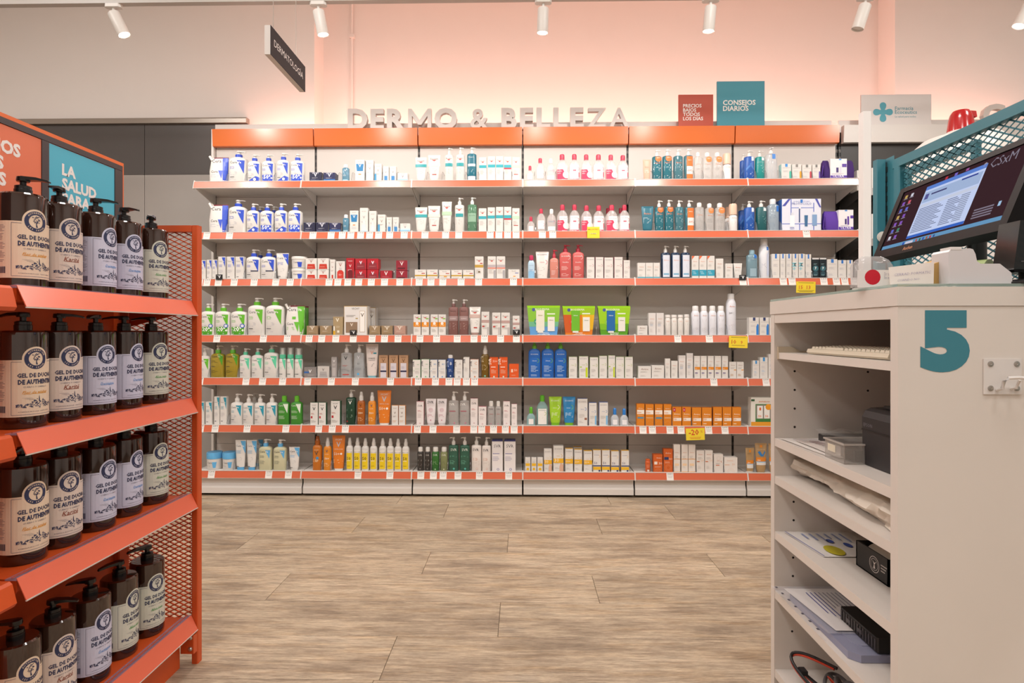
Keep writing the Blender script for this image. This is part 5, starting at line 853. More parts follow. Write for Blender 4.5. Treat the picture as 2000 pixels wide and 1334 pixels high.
 (6, 4, VD3, [('aoc', 273, 343, 450), ('ao5', 372, 495, 383), ('ao6', 505, 630, 313), ('awo', 638, 727, 257), ('awo', 740, 826, 257), ('awo', 830, 925, 257), ('aw5', 935, 1040, 335), ('aw5', 1045, 1150, 335), ('awh', 1162, 1285, 380), ('awlow', 1294, 1473, 425)]),
 (6, 5, VD3, [('ltn', 1580, 1698, 300), ('ltb', 1700, 1865, 245), ('ltb', 1880, 2020, 245)]),
]
YP = YF + .030
n_prod = 0
for lv, bi, (ox, oy, sc), items in STOCK:
    z0 = ZL[lv] + .0005
    xa_, xb_ = xs6[bi] + .006, xs6[bi + 1] - .006
    rows_ = []
    for it in items:
        sid = it[0]; front = True; up = False
        if sid[0] == '*': sid = sid[1:]; front = False
        if sid[0] == '^': sid = sid[1:]; up = True
        yy = YP if front else YP + .115
        ua, ub, v = ox + it[1] / sc, ox + it[2] / sc, oy + it[3] / sc
        x0, zt = PX(ua, v, yy); x1, _ = PX(ub, v, yy)
        rows_.append([(x0 + x1) / 2, x1 - x0, zt, yy, sid, front, up])
    rows_.sort(key=lambda r: (r[0], r[6]))
    # keep neighbours apart by a hair
    fr = [r for r in rows_ if r[5] and not r[6]]
    for a, b in zip(fr[:-1], fr[1:]):
        gap = (b[0] - b[1] / 2) - (a[0] + a[1] / 2) - (.0012 if a[4] == b[4] else .0042)
        if gap < 0: a[1] += gap / 2; a[0] += gap / 4; b[1] += gap / 2; b[0] -= gap / 4
    zbase = {}
    for k, (x, wd, zt, yy, sid, front, up) in enumerate(rows_):
        st = STY[sid]
        zb = z0
        if up:
            zb = zbase[round(x, 2)] + .0008
            for q in fr:
                if abs(q[0] - x) < .004: x = q[0]; wd = q[1]
        # small boxes read true when their back stays on the shelf
        h = zt - zb
        wq = round((wd - .002) / .003) * .003
        if wq > wd - .0004: wq -= .003
        hq = round(h / .003) * .003
        parts = make_product(sid, wq, hq)
        zbase[round(x, 2)] = zb + hq + .0012
        nm, cat = CATS[st['k']]
        where = '%s from left, %s, %s' % (ORD[k] if k < len(ORD) else 'last', SHN[lv], BAYN[bi])
        if up: where = 'stacked, %s' % where
        if not front: where = 'back row, %s' % where
        o = empty(nm, (x, yy, zb)); tag(o, '%s, %s' % (st['d'], where), cat, 'products on the wall shelves'); n_prod += 1
        for pn, me in parts: link(pn, me, o)
    # clear dividers in the gaps between different products
    sh_ = SHELVES[(lv, bi)]; backs = [(r[0] - r[1] / 2, r[0] + r[1] / 2) for r in rows_ if not r[5]]
    for a, b in zip(fr[:-1], fr[1:]):
        xg = ((a[0] + a[1] / 2) + (b[0] - b[1] / 2)) / 2
        if a[4] != b[4] and not (a[4] in ('bml', 'bmr') or a[4] == 'cvbl' or STY[b[4]]['k'] == 'bag') and (b[0] - b[1] / 2) - (a[0] + a[1] / 2) > .0035 and not any(q0 - .004 < xg < q1 + .004 for q0, q1 in backs):
            link('divider', DIV_ME, sh_, (xg - sh_.location.x, .018, .0008))
# ------------------------------------------------------------------ price tags in the strips
PR = ['16,95 €', '19,95 €', '14,50 €', '21,95 €', '12,90 €', '24,45 €']
TAG_ME = []
for k, s_ in enumerate(PR):
    b = MB(); tw, th = .0225, .050
    def T(x, z, o=0.0): return (x, -.0006 - o + (z / .045) * .012, z)
    b.add([T(-tw, -.044), T(tw, -.044), T(tw, .004), T(-tw, .004), (-tw, T(-tw, -.044)[1] + .0005, -.044), (tw, T(tw, -.044)[1] + .0005, -.044), (tw, T(tw, .004)[1] + .0005, .004), (-tw, T(-tw, .004)[1] + .0005, .004)],
          [(0, 1, 2, 3), (7, 6, 5, 4), (0, 4, 5, 1), (1, 5, 6, 2), (2, 6, 7, 3), (3, 7, 4, 0)], PAPER)
    put_text(b, s_, M('#4a4448', .6), lambda x, y: T(x, y - .007, .0003), capw=.034)
    for q in range(3): 
        a = .019 - .003 * q; b.add([T(-a, -.015 - q * .006, .0003), T(a, -.015 - q * .006, .0003), T(a, -.0135 - q * .006, .0003), T(-a, -.0135 - q * .006, .0003)], [(0, 1, 2, 3)], M('#a39c9a', .6))
    TAG_ME.append(b.mesh('price_tag', False))
TAGS = [
 (1, VA1, [110, 312, 1052, 1213, 1312, 1388, 1475, 1555, 1635, 1733, 1862]), (1, VA2, [137, 320, 437, 715, 793, 870, 945, 1178, 1270]), (1, VA3, [1478]),
 (2, VB1, [45, 112, 213, 353, 530, 722, 850, 1195, 1273, 1362, 1458, 1570, 1687, 1823]), (2, VB2, [85, 190, 295, 457, 613, 922]), (2, VB3, [962, 1290, 1362, 1620, 1722, 1790, 1868]),
 (3, VB1, [200, 612, 825, 1018, 1130, 1255, 1410, 1577, 1687, 1807]), (3, VB2, [92, 240, 423, 572, 665, 807, 948]), (3, VB3, [432, 688]),
 (4, VC1, [50, 458, 605, 783, 1005, 1215, 1428, 1740]), (4, VC2, [78, 230, 350, 422, 505, 577]), (4, VC3, [1160, 1840]),
 (5, VC1, [55, 185, 468, 812, 1103, 1223, 1340]), (5, VC2, [70, 208, 418, 570, 640, 745, 850, 928]), (5, VC3, [238, 360, 590, 733, 1092, 1305]),
 (6, VD1, [152, 660, 835, 1452, 1735]), (6, VD2, [100, 212, 298, 430, 620, 880]), (6, VD3, [590])]
per = {}
for lv, (ox, oy, sc), xs in TAGS:
    for c in xs:
        X = PX(ox + c / sc, 600, YF)[0]
        bi = max(0, min(5, sum(1 for q in xs6[1:-1] if X > q)))
        per.setdefault((lv, bi), []).append(X)
cnt = 0
for (lv, bi), xs in sorted(per.items()):
    xs.sort()
    for k, X in enumerate(xs):
        X = min(max(X, xs6[bi] + .03), xs6[bi + 1] - .03)
        o = link('price_tag', TAG_ME[(cnt * 5 + lv) % 6], None, (X, YF + .0026, ZL[lv])); cnt += 1
        tag(o, 'white paper price tag, %s from left, strip of the %s, %s' % (ORD[k], SHN[lv], BAYN[bi]), 'price tag', 'price tags on the wall shelves')
def promo(u, v, wpx, hpx, bg, lines, label, name='promo_card', tilt=0.0, y=YF - .016):
    """a printed card clipped to the strip"""
    X, Z = PX(u, v, y); wm, hm = wpx * y / F, hpx * y / F
    o = empty(name, (X, y, Z), (0, tilt, 0)); tag(o, label, 'price card')
    b = MB(); b.box(-wm / 2, wm / 2, 0, .001, -hm / 2, hm / 2, M(bg, .45)); b.build('card', o, smooth=False)
    t = MB()
    for (s_, dx, dz, ww, c, bo) in lines:
        if s_ == '=': t.add([((dx - ww / 2) * wm, -.0004, dz * hm), ((dx + ww / 2) * wm, -.0004, dz * hm), ((dx + ww / 2) * wm, -.0004, dz * hm + .0022), ((dx - ww / 2) * wm, -.0004, dz * hm + .0022)], [(0, 1, 2, 3)], M(c, .5))
        else: put_text(t, s_, M(c, .5), lambda x, y_: (dx * wm + x, -.0004, dz * hm + y_), capw=ww * wm, bold=bo)
    t.build('print', o, smooth=False); return o
RD = '#cf4a2c'; YE = '#f0d636'; DK = '#4a4038'
promo(1159, 454, 24, 22, YE, [('MILLOR PREU', 0, .22, .84, '#c8642c', .01), ('=', 0, -.1, .5, '#e8e4dc', 0), ('19,95€', 0, -.18, .4, DK, 0)], 'yellow promo card under the red-capped bottles, second shelf')
promo(1574, 561, 37, 22, YE, [('=', 0, .38, .8, DK, 0), ('15', -.26, -.16, .2, RD, .01), ('13', .14, -.16, .2, RD, .01), ('=', 0, -.3, .84, DK, 0), ('=', 0, -.4, .7, DK, 0)], 'yellow promo card with 15 and 13, third shelf, sixth bay', tilt=.02)
promo(1442, 668, 36, 23, YE, [('=', 0, .38, .8, DK, 0), ('10', -.24, -.16, .24, RD, .01), ('9', .18, -.16, .11, RD, .01), ('=', 0, -.3, .7, DK, 0)], 'yellow promo card with 10 and 9 under the tall aerosol can', tilt=.03)
promo(1358, 848, 36, 23, YE, [('-20', -.08, -.06, .54, RD, .02), ('%', .34, .1, .12, RD, .0), ('=', 0, -.28, .62, RD, 0), ('=', 0, -.38, .54, RD, 0)], 'yellow promo card with -20 under the orange cartons', tilt=-.04)
for u, v, wds in ((428, 541, 'third shelf, leftmost bay'), (690, 649.5, 'fourth shelf, second bay'), (1008.5, 649, 'fourth shelf, third bay'), (1450.5, 542, 'third shelf, fifth bay')):
    promo(u, v, 13.5, 10, '#1c1a1c', [('V', .05, -.22, .4, '#f0f0f0', .03), ('=', -.05, .25, .6, '#c8c8c8', 0)], 'small black promo card standing on the strip, %s' % wds, y=YF - .006)
# a few stock boxes on the dark bays
for k, (u0, u1, v0, v1, cc) in enumerate(((1674, 1686, 333, 362, '#d8d4ce'), (1703, 1713, 328, 357, '#e2ded8'), (1703, 1712, 418, 453, '#e2ded8'), (1682, 1687, 515, 545, '#dcd8d0'))):
    lvz = (2.03, 2.03, 1.70, 1.38)[k]; yy = YF + .05
    x0, zt = PX(u0, v0, yy); x1, _ = PX(u1 + (18 if k in (1, 2) else 4), v1, yy)
    o = empty('carton', ((x0 + x1) / 2, yy, lvz + .001)); tag(o, ('grey-white carton at the edge of the dark bay, top shelf', 'white carton with red square on the dark bay, top shelf', 'white carton with dark square on the dark bay, second shelf', 'white carton at the edge of the dark bay, third shelf')[k], 'box')
    b = MB(); hh = zt - lvz; b.box(-(x1 - x0) / 2, (x1 - x0) / 2, 0, .08, 0, hh, M(cc, .5), .001); b.build('carton_body', o)
    p = MB(); decorate(p, [('r', -.2, .2, .68, .86, ('#8a8680', '#c8402c', '#4a4644', '#8a8680')[k]), ('l', -.3, .3, .5, 5, GREY)], x1 - x0, hh, lambda x, z: 0, True); p.build('print', o)
for k, (u, v0, wd, c) in enumerate(((1800, 330, .10, '#e0d8cc'), (1850, 318, .13, '#e4dfd6'), (1895, 300, .16, '#e8e4dc'), (1945, 290, .14, '#d8cfc0'), (1790, 420, .12, '#d8d4cc'))):
    lvz = 2.03 if k < 4 else 1.70; yy = YF + .05; x0, zt = PX(u, v0, yy); zt = max(zt, lvz + .16)
    o = empty('carton', (x0, yy, lvz + .001)); tag(o, 'pale carton seen through the teal mesh, %s from the white post' % ORD[k], 'box')
    b = MB(); b.box(-wd / 2, wd / 2, 0, .1, 0, zt - lvz, M(c, .5), .001); b.build('carton_body', o)
    p = MB(); decorate(p, [('r', -.3, .1, .6, .8, ('#e0a030', '#c8b890', '#8aa8c0', '#c07a50', '#6a8a90')[k]), ('l', -.3, .3, .5, 5, GREY)], wd, zt - lvz, lambda x, z: 0, True); p.build('print', o)

# ------------------------------------------------------------------ signs over the bays
ytop = 4.02; ztop = PX(1021, 248, 4.0)[1] + .0005
sg = empty('sign_lettering', (PX(953, 245, ytop)[0], ytop, ztop), label='large white raised letters standing on the orange headers', cat='sign letters')
full = 'DERMO & BELLEZA'
TXT[('M', .018, 3)] = ([(-.60, 0), (-.40, 0), (-.40, .66), (-.08, .20), (.08, .20), (.40, .66), (.40, 0), (.60, 0), (.60, 1.03), (.42, 1.03), (0, .44), (-.42, 1.03), (-.60, 1.03)], [tuple(range(13))], 1.2)
xA, xB = PX(679, 240, ytop)[0], PX(1229, 240, ytop)[0]
capz = PX(900, 207, ytop)[1] - PX(900, 245, ytop)[1]
bol = lambda c: .018 if c in 'MZ&A' else .045
wid = lambda s_: text2d(s_, bol(s_), 3)[2]
gapw = .16
tot = sum(wid(c) if c != ' ' else .36 for c in full) + gapw * (len(full) - 1)
kx = (xB - xA) / (tot * capz)
x = xA
SGM = M('#d5cec8', .5)
for c in full:
    if c == ' ': x += (.36 + gapw) * capz * kx; continue
    wc = wid(c) * capz * kx
    b = MB(); solid_text(b, c, SGM, capz, .035, lambda a, z, d: (a * kx, d, z + (.018 * capz if c in 'OD&' else 0)), bol(c), 3)
    b.build('letter', sg, (x + wc / 2 - sg.location.x, 0, 0), smooth=False); x += wc + gapw * capz * kx
def board(name, u0, u1, v0, v1, y, bg, texts, label, cat='sign', thick=.012, ztop_=None, align='l'):
    x0, z1 = PX(u0, v0, y); x1, z0 = PX(u1, v1, y)
    if ztop_ is not None: z0 = ztop_
    o = empty(name, ((x0 + x1) / 2, y, z0)); tag(o, label, cat)
    b = MB(); b.box(-(x1 - x0) / 2, (x1 - x0) / 2, 0, thick, 0, z1 - z0, M(bg, .5, noise=.02)); b.build('board', o, smooth=False)
    t = MB()
    for s_, ul, vb, cap_px, c, bo in texts:
        xl_, zl_ = PX(ul, vb, y); cp = cap_px * y / F
        wd = text2d(s_, bo, 2)[2] * cp
        put_text(t, s_, M(c, .5), lambda a, q: (xl_ + wd / 2 + a - o.location.x, -.0006, zl_ + q - z0), cap=cp, bold=bo, res=2)
    t.build('lettering', o, smooth=False); return o
TW = '#ece6e0'
board('advert_board', 1325.5, 1393, 185, 249, ytop, '#b84e38', [('PRECIOS', 1334, 210, 6.6, TW, .02), ('BAJOS', 1334, 218.3, 6.6, TW, .02), ('TODOS', 1334, 226.6, 6.6, TW, .02), ('LOS DÍAS', 1334, 235, 6.6, TW, .02)], 'small red sign with four white words on the header', ztop_=ztop)
board('advert_board', 1400.5, 1493.5, 159, 249, ytop - .008, '#4490a0', [('CONSEJOS', 1412, 205, 9.2, TW, .025), ('DIARIOS', 1412, 216.5, 9.2, TW, .025)], 'teal sign with two white words beside the small red sign', ztop_=ztop)
fb = board('advert_board', 1682, 1819, 185, 251, ytop, '#d6d0cc', [('Farmacia', 1748, 215, 7, '#3f8d9c', .005), ('Ecoceutics', 1748, 222.5, 7, '#3f8d9c', .005), ('La salud para todos', 1748, 229.5, 3.6, '#5a9aa6', .0)], 'white pharmacy sign with teal clover above the dark bay', ztop_=ztop)
cx, cz = PX(1724.5, 219, ytop); b = MB()
for k in range(4):
    t0 = k * math.pi / 2; pts = []
    for q in range(20):
        a = q / 20 * 2 * math.pi; r0 = .038 + .030 * math.cos(a); s_ = .028 * math.sin(a) * (.78 + .22 * math.cos(a))
        pts.append((cx - fb.location.x + r0 * math.cos(t0) - s_ * math.sin(t0), -.0006 - .0001 * k, cz - fb.location.z + r0 * math.sin(t0) + s_ * math.cos(t0)))
    b.add(pts, [tuple(range(20))], M('#4a9aaa', .5))
b.box(cx - fb.location.x - .02, cx - fb.location.x + .02, -.001, -.0004, cz - fb.location.z - .016, cz - fb.location.z + .016, M('#4a9aaa', .5))
b.build('clover_logo', fb, smooth=False)
# big letters of the neighbouring section, mostly behind the rack
x0, z0 = PX(1942, 240, ytop); b = MB(); solid_text(b, 'C', SGM, capz, .035, lambda a, q, d: (a * 1.1, d, q + .018 * capz), .045, 3)
o = b.build('sign_letter', None, (x0, ytop, ztop), smooth=False); tag(o, 'single white raised letter above the dark bay behind the teal rack', 'sign letter')
# hanging sign
def yx(u, X): return -X * F / (u - 1021) * -1
XS = -.95
ya, yb = XS * F / (524 - 1021), XS * F / (592.5 - 1021)
zt_, zb_ = CAMH + (HOR - 44) * ya / F, CAMH + (HOR - 101.5) * ya / F
hs = empty('hanging_sign', (XS, (ya + yb) / 2, zb_), label='dark hanging sign board with white lettering on two wires', cat='sign')
bx('board', hs, -.022, 0, -(yb - ya) / 2, (yb - ya) / 2, 0, zt_ - zb_, M('#d8d2cc', .5))
bx('dark_face', hs, 0, .002, -(yb - ya) / 2, (yb - ya) / 2, 0, zt_ - zb_, M('#2f282a', .75))
b = MB(); put_text(b, 'DERMATOLOGÍA', M('#efe9e4', .5), lambda x, y: (.0028, x, (zt_ - zb_) * .40 + y), capw=(yb - ya) * .84, bold=.0, res=2); b.build('lettering', hs, smooth=False)
for u in (535, 579.5):
    yy = XS * F / (u - 1021) - (ya + yb) / 2
    b = MB(); b.tube([(-.01, yy, zt_ - zb_ - .004), (-.01, yy, 3.8 - zb_)], .0012, METAL, 5); b.build('wire', hs)
    b = MB(); b.tube([(-.01 + .006 * math.cos(t), yy, zt_ - zb_ + .006 + .006 * math.sin(t)) for t in [i * .7 for i in range(10)]], .001, METAL, 5); b.build('hook', hs)
# ------------------------------------------------------------------ helpers for planes that run along the view
def PXX(u, v, X):
    """world y, z on the plane x = X"""
    s, c = math.sin(YAW), math.cos(YAW); a = (u - 1000) / F
    t = X / (-s + a * c)
    return t * (c + a * s), CAMH + t * (HOR - v) / F
def PXZ(u, v, Z):
    """world x, y on the plane z = Z"""
    s, c = math.sin(YAW), math.cos(YAW); a = (u - 1000) / F
    t = (Z - CAMH) * F / (HOR - v)
    return t * (-s + a * c), t * (c + a * s)
def mesh_panel(name, parent, axis, a0, a1, z0, z1, at, mat, cw=.031, chh=.0155, sw=.0021, th=.0018):
    """expanded metal: crossing strands in diamonds"""
    b = MB(); nx = max(1, int(round((a1 - a0) / cw))); nz = max(1, int(round((z1 - z0) / chh))); cw = (a1 - a0) / nx; chh = (z1 - z0) / nz
    def P(a, d, z): return (a, at + d, z) if axis == 'x' else (at + d, a, z)
    for i in range(nx * 2):
        for j in range(nz * 2):
            if (i + j) % 2 == 0: p, q = (i * cw / 2, j * chh / 2), ((i + 1) * cw / 2, (j + 1) * chh / 2)
            else: p, q = (i * cw / 2, (j + 1) * chh / 2), ((i + 1) * cw / 2, j * chh / 2)
            pts = []
            for (x, z) in (p, q):
                for d, e in ((-th, -sw), (th, -sw * .2), (th, sw), (-th, sw * .2)): pts.append(P(a0 + x, d, z0 + z + e))
            b.add(pts, [(0, 1, 5, 4), (1, 2, 6, 5), (2, 3, 7, 6), (3, 0, 4, 7)], mat)
    return b.build(name, parent, smooth=False)
def off(o, root): o.location = -Vector(root.location); return o

# ------------------------------------------------------------------ orange gondola in front
XG, YE_ = -1.074, 1.876
ys = lambda u, v, X: PXX(u, v, X)
gd = empty('shop_gondola', (-1.32, 1.5, 0), label='orange metal gondola with mesh end panel in the foreground', cat='gondola')
XC = PX(243, 320, YE_)[0]
zE = PX(386, 440, YE_)[1]
zS = PX(243, 320, YE_)[1]
for nm, a in (('end_frame', (XG - .022, XG, YE_, YE_ + .026, .0, zE)), ('end_frame', (2 * XC - XG, 2 * XC - XG + .022, YE_, YE_ + .026, 0, zE)), ('end_frame', (2 * XC - XG + .022, XG - .022, YE_, YE_ + .026, zE - .021, zE)), ('end_frame', (2 * XC - XG + .022, XG - .022, YE_, YE_ + .026, .06, .081))):
    b = MB(); b.box(*a, ORMETAL, .003); off(b.build(nm, gd), gd)
mp = mesh_panel('mesh_panel', gd, 'x', 2 * XC - XG + .022, XG - .022, .081, zE - .021, YE_ + .013, ORMETAL); off(mp, gd); mp['kind'] = 'stuff'
off(bx('back_panel', gd, XC - .012, XC, .3, YE_ - .02, .08, 1.32, ORMETAL), gd)
off(bx('upright', gd, XC - .02, XC + .018, YE_ - .05, YE_ - .001, 0, 1.34, ORMETAL, .003), gd)
ypost = ys(40, 700, -1.1)[0] - .01
off(bx('upright', gd, XC - .02, XC + .012, ypost - .025, ypost + .015, 0, 1.34, ORMETAL, .003), gd)
off(bx('kick_panel', gd, -1.135, -1.12, .3, YE_ - .024, .0, .104, ORMETAL), gd)
off(bx('foot_bracket', gd, -1.12, XG - .001, YE_ - .022, YE_ - .001, .045, .105, ORMETAL, .002), gd)
for z in (.062, .098):
    b = MB(); b.lathe([(.007, 0), (.0068, .003), (.004, .006), (.001, .0062)], METAL, n=14); o = b.build('bolt', gd, (XG - .012 - gd.location.x, YE_ - .022 - gd.location.y, z)); o.rotation_euler = (math.pi / 2, 0, 0)
# header sign
off(bx('sign_frame', gd, XC - .03, XC - .001, .6, YE_, 1.33, zS, M('#e06a2c', .4), .002), gd)
DKF = M('#3c3436', .45)
yT0, zT1 = PXX(94, 278, XC); yT1 = PXX(223, 330, XC)[0]; yO1 = PXX(80, 270, XC)[0]
off(bx('inner_frame', gd, XC - .001, XC + .003, .62, yO1 - .31, 1.34, zS - .012, DKF), gd)
off(bx('inner_frame', gd, XC - .001, XC + .003, .62, YE_ - .012, zT1 + .001, zS - .012, DKF), gd)
off(bx('inner_frame', gd, XC - .001, XC + .003, yO1, yT0, 1.34, zT1, DKF), gd)
off(bx('inner_frame', gd, XC - .001, XC + .003, yT1, YE_ - .012, 1.34, zT1, DKF), gd)
def poster(y0, y1, c, lines, lab):
    o = empty('poster', (XC, y0, 1.342)); tag(o, lab, 'poster')
    bx('sheet', o, .0002, .0012, .001, y1 - y0 - .001, 0, zT1 - 1.343, M(c, .5))
    b = MB()
    for s_, l, zb, cp in lines:
        wd = text2d(s_, .045, 2)[2] * cp
        put_text(b, s_, M('#ece6e2', .5), lambda x, z: (.0016, l + wd / 2 + x, zb - 1.342 + z), cap=cp, bold=.045, res=2)
    b.build('lettering', o, smooth=False)
yL, zL_ = PXX(120, 340, XC); cpL = .030
zlA = PXX(120, 340, XC)[1]
poster(yT0, yT1, '#4bb2cc', [('LA', yL - yT0, zlA, cpL), ('SALUD', yL - yT0, zlA - .0405, cpL), ('PARA', yL - yT0, zlA - .081, cpL), ('TODOS', yL - yT0, zlA - .1215, cpL)], 'teal poster in the dark frame on the orange gondola')
def lineO(s_, u_end, v, cp):
    yy, zz = PXX(u_end, v, XC); return (s_, yy - (yO1 - .31) - text2d(s_, .045, 2)[2] * cp, zz, cp)
poster(yO1 - .31, yO1, '#e07552', [lineO('PRECIOS', 39, 308, .031), lineO('BAJOS', 6, 330, .031), lineO('TODOS', 11, 363, .031)], 'salmon poster cut by the frame on the orange gondola')
# shelves
ZG = [(1.198, 1.155), (.878, .835), (.563, .520), (.160, .120)]
GN_ = ['top', 'second', 'third', 'bottom']
yS0 = PXX(40, 860, -1.09)[0]; yS1 = YE_ - .004
CLR = M('#b8a4c0', .1, alpha=.35)
for k, (z1, z0) in enumerate(ZG):
    z1 = z1 - .004
    s = empty('gondola_shelf', (XC + .02, (yS0 + yS1) / 2, z1)); tag(s, 'orange metal gondola shelf with salmon price strip, %s of four' % GN_[k], 'shelf', 'shelves of the orange gondola')
    L2 = (yS1 - yS0) / 2; dx = -1.099 - s.location.x
    bx('board', s, 0, dx, -L2, L2, -.026, 0, ORMETAL)
    b = MB()
    b.extrude([(dx + .003, .006), (dx + .0045, .006), (dx + .026, -.040), (dx + .0245, -.042)], 'y', -L2 - .004, L2 + .002, STRIP_L); b.build('price_strip', s, smooth=False)
    b = MB(); b.extrude([(dx - .022, .0008), (dx - .022, .0035), (dx + .004, .0085), (dx + .004, .0005)], 'y', -L2 - .004, L2 + .002, CLR); b.build('clear_channel', s, smooth=False)
    b = MB(); b.extrude([(dx - .012, .0036), (dx - .012, .0060), (dx - .008, .0066), (dx - .008, .004)], 'y', -L2, L2, ORMETAL); b.extrude([(dx + .0235, -.0405), (dx + .0235, -.0435), (dx + .0265, -.0435), (dx + .0275, -.0405)], 'y', -L2 - .004, L2 + .002, LIPW); b.build('strip_edge', s, smooth=False)
    for sy in (-1, 1):
        b = MB(); yy = sy * (L2 - .002)
        if k == 3: continue
        b.extrude([(0, 0), (0, -.08), (dx * .6, -.05), (dx - .002, -.03), (dx - .002, 0)], 'y', yy - .0015, yy + .0015, ORMETAL); b.build('bracket', s, smooth=False)
    # shelf of the next section: only its end shows
    n = empty('gondola_shelf', (XC + .02, yS0 - .012, z1)); tag(n, 'end of the neighbouring orange gondola shelf, %s of four, cut by the frame' % GN_[k], 'shelf', 'shelves of the next gondola section')
    bx('board', n, .002, dx, -.6, -.03, -.026, 0, ORMETAL)
    b = MB(); ring = [(dx - .03, .004), (dx - .03, -.05), (dx + .008, -.05), (dx + .014, -.042), (dx + .004, -.002), (dx - .002, .004)]
    b.extrude(ring, 'y', -.055, -.002, ORMETAL); b.build('end_bracket', n, smooth=False)

# ------------------------------------------------------------------ shower gel bottles
RB, HB = .0475, .228
AMBER = M('#2a140c', .06, coat=.6, spec=.7)
PUMPB = M('#0e0d0f', .22)
NAVY = '#262d50'
def cyl(s_, z, o=.0008): return ((RB + o) * math.sin(s_ / RB), -(RB + o) * math.cos(s_ / RB), z * 1.075)
GEL = {}
def gel_parts(var):
    if var in GEL: return GEL[var]
    b = MB(); b.lathe([(RB * .93, 0), (RB * .985, .003), (RB, .012), (RB, HB - .012), (RB * .985, HB - .005), (RB * .9, HB - .001), (RB * .55, HB), (.014, HB)], AMBER, n=40)
    body = b.mesh('bottle')
    tint, sc_, word = {'f': ('#dcc6ae', '#d8942c', 'Flor de azahar'), 'k': ('#d2c2b8', '#8a4a38', 'Karité'), 'd': ('#c6c6da', '#6a94cc', 'Dermgyne'), 'a': ('#ccccbe', '#5a9a5a', 'Aloe vera')}[var]
    L = MB(); lm = M(tint, .55); s0, s1 = -RB * 2.3, RB * 1.5; z0, z1 = .026, .148
    n = 24
    def patch(a0, a1, b0, b1, mt, o, nn=4):
        for q in range(nn):
            u0 = a0 + (a1 - a0) * q / nn; u1 = a0 + (a1 - a0) * (q + 1) / nn
            L.add([cyl(u0, b0, o), cyl(u1, b0, o), cyl(u1, b1, o), cyl(u0, b1, o)], [(0, 1, 2, 3)], mt)
    def disc(cx, cz, r0, r1, mt, o):
        rs = [r0 + (r1 - r0) * q / 3 for q in range(4)]; pts = []; m_ = 28
        for r in rs:
            for i in range(m_): t = 2 * math.pi * i / m_; pts.append(cyl(cx + r * math.cos(t), cz + r * math.sin(t), o))
        L.add(pts, [(q * m_ + i, (q + 1) * m_ + i, (q + 1) * m_ + (i + 1) % m_, q * m_ + (i + 1) % m_) for q in range(3) for i in range(m_)], mt)
    patch(s0, s1, z0, z1, lm, .0005, n); disc(0, .150, .0, .0265, lm, .0006)
    label = L.mesh('paper_label')
    L = MB(); nm = M(NAVY, .5)
    disc(0, .150, .0145, .0225, nm, .0010)
    for a in range(10):
        t = math.pi * (.15 + .07 * a); c = 'AUTHENTINE'[9 - a]
        put_text(L, c, M(tint, .5), lambda x, y: cyl(.0172 * math.cos(t) + x * math.sin(t) + y * math.cos(t), .150 + .0172 * math.sin(t) - x * math.cos(t) + y * math.sin(t), .0013), cap=.0035, bold=.02)
    for a in range(9):
        t = math.pi * (1.22 + .07 * a); c = 'LES SAVON'[a]
        if c != ' ': put_text(L, c, M(tint, .5), lambda x, y: cyl(.0202 * math.cos(t) - x * math.sin(t) - y * math.cos(t), .150 + .0202 * math.sin(t) + x * math.cos(t) - y * math.sin(t), .0013), cap=.0033, bold=.02)
    # tree
    rng = random.Random(3)
    for q in range(46):
        x, z = rng.uniform(-.0075, .0075), rng.uniform(.147, .161); r = .0011
        L.add([cyl(x - r, z, .0010), cyl(x, z - r * 1.2, .0010), cyl(x + r, z, .0010), cyl(x, z + r, .0010)], [(0, 1, 2, 3)], nm)
    L.add([cyl(-.0006, .1375, .001), cyl(.003, .1375, .001), cyl(.0014, .143, .001), cyl(.0005, .149, .001), cyl(-.0008, .149, .001)], [(0, 1, 2, 3, 4)], nm)
    # frame lines
    fm = M('#6a6878', .5)
    patch(-.046, -.0452, .030, .144, fm, .0009, 1); patch(-.046, .06, .030, .0308, fm, .0009, 12); patch(-.046, -.027, .1435, .1443, fm, .0009, 4); patch(.027, .06, .1435, .1443, fm, .0009, 4)
    put_text(L, 'GEL DE DUCHA', nm, lambda x, y: cyl(x * .86 + .003, .1105 + y, .0011), capw=.088, bold=.03)
    put_text(L, 'DE AUTHENTINE', nm, lambda x, y: cyl(x * .86 + .006, .0960 + y * 1.12, .0011), capw=.092, bold=.045)
    put_text(L, 'CUERPO Y CABELLO', M('#6a6878', .5), lambda x, y: cyl(x * 1.15, .0880 + y, .0011), capw=.042, bold=.0)
    sm = M(sc_, .5)
    put_text(L, word, sm, lambda x, y: cyl(x + .35 * y, .0750 + y, .0011), capw=.052 if var in 'f' else .036, bold=.01)
    patch(-.024 if var == 'f' else -.016, .024 if var == 'f' else .018, .0742, .0752, sm, .0011, 4)
    # village sketch
    for q in range(150):
        x = rng.uniform(-.036, .040); hill = .053 + .012 * math.exp(-((x - .008) / .017) ** 2); z = rng.uniform(.043 + .004 * abs(x) / .04, hill); r = rng.uniform(.0006, .0021)
        L.add([cyl(x - r, z - r * .5, .0009), cyl(x + r, z - r * .4, .0009), cyl(x + r * .8, z + r * .5, .0009), cyl(x - r * .9, z + r * .6, .0009)], [(0, 1, 2, 3)], nm if q % 3 else fm)
    L.add([cyl(.005, .058, .0009), cyl(.0078, .058, .0009), cyl(.0072, .066, .0009), cyl(.0064, .071, .0009), cyl(.0056, .066, .0009)], [(0, 1, 2, 3, 4)], nm)
    for q in range(4): patch(-.026 + q * .004, -.008 + q * .002, .066 - q * .0016, .0663 - q * .0016, fm, .0009, 2)
    put_text(L, 'AUTHENTIQUE GEL DOUCHE · CORPS ET CHEVEUX', nm, lambda x, y: cyl(x, .0355 + y, .0011), capw=.066, bold=.0)
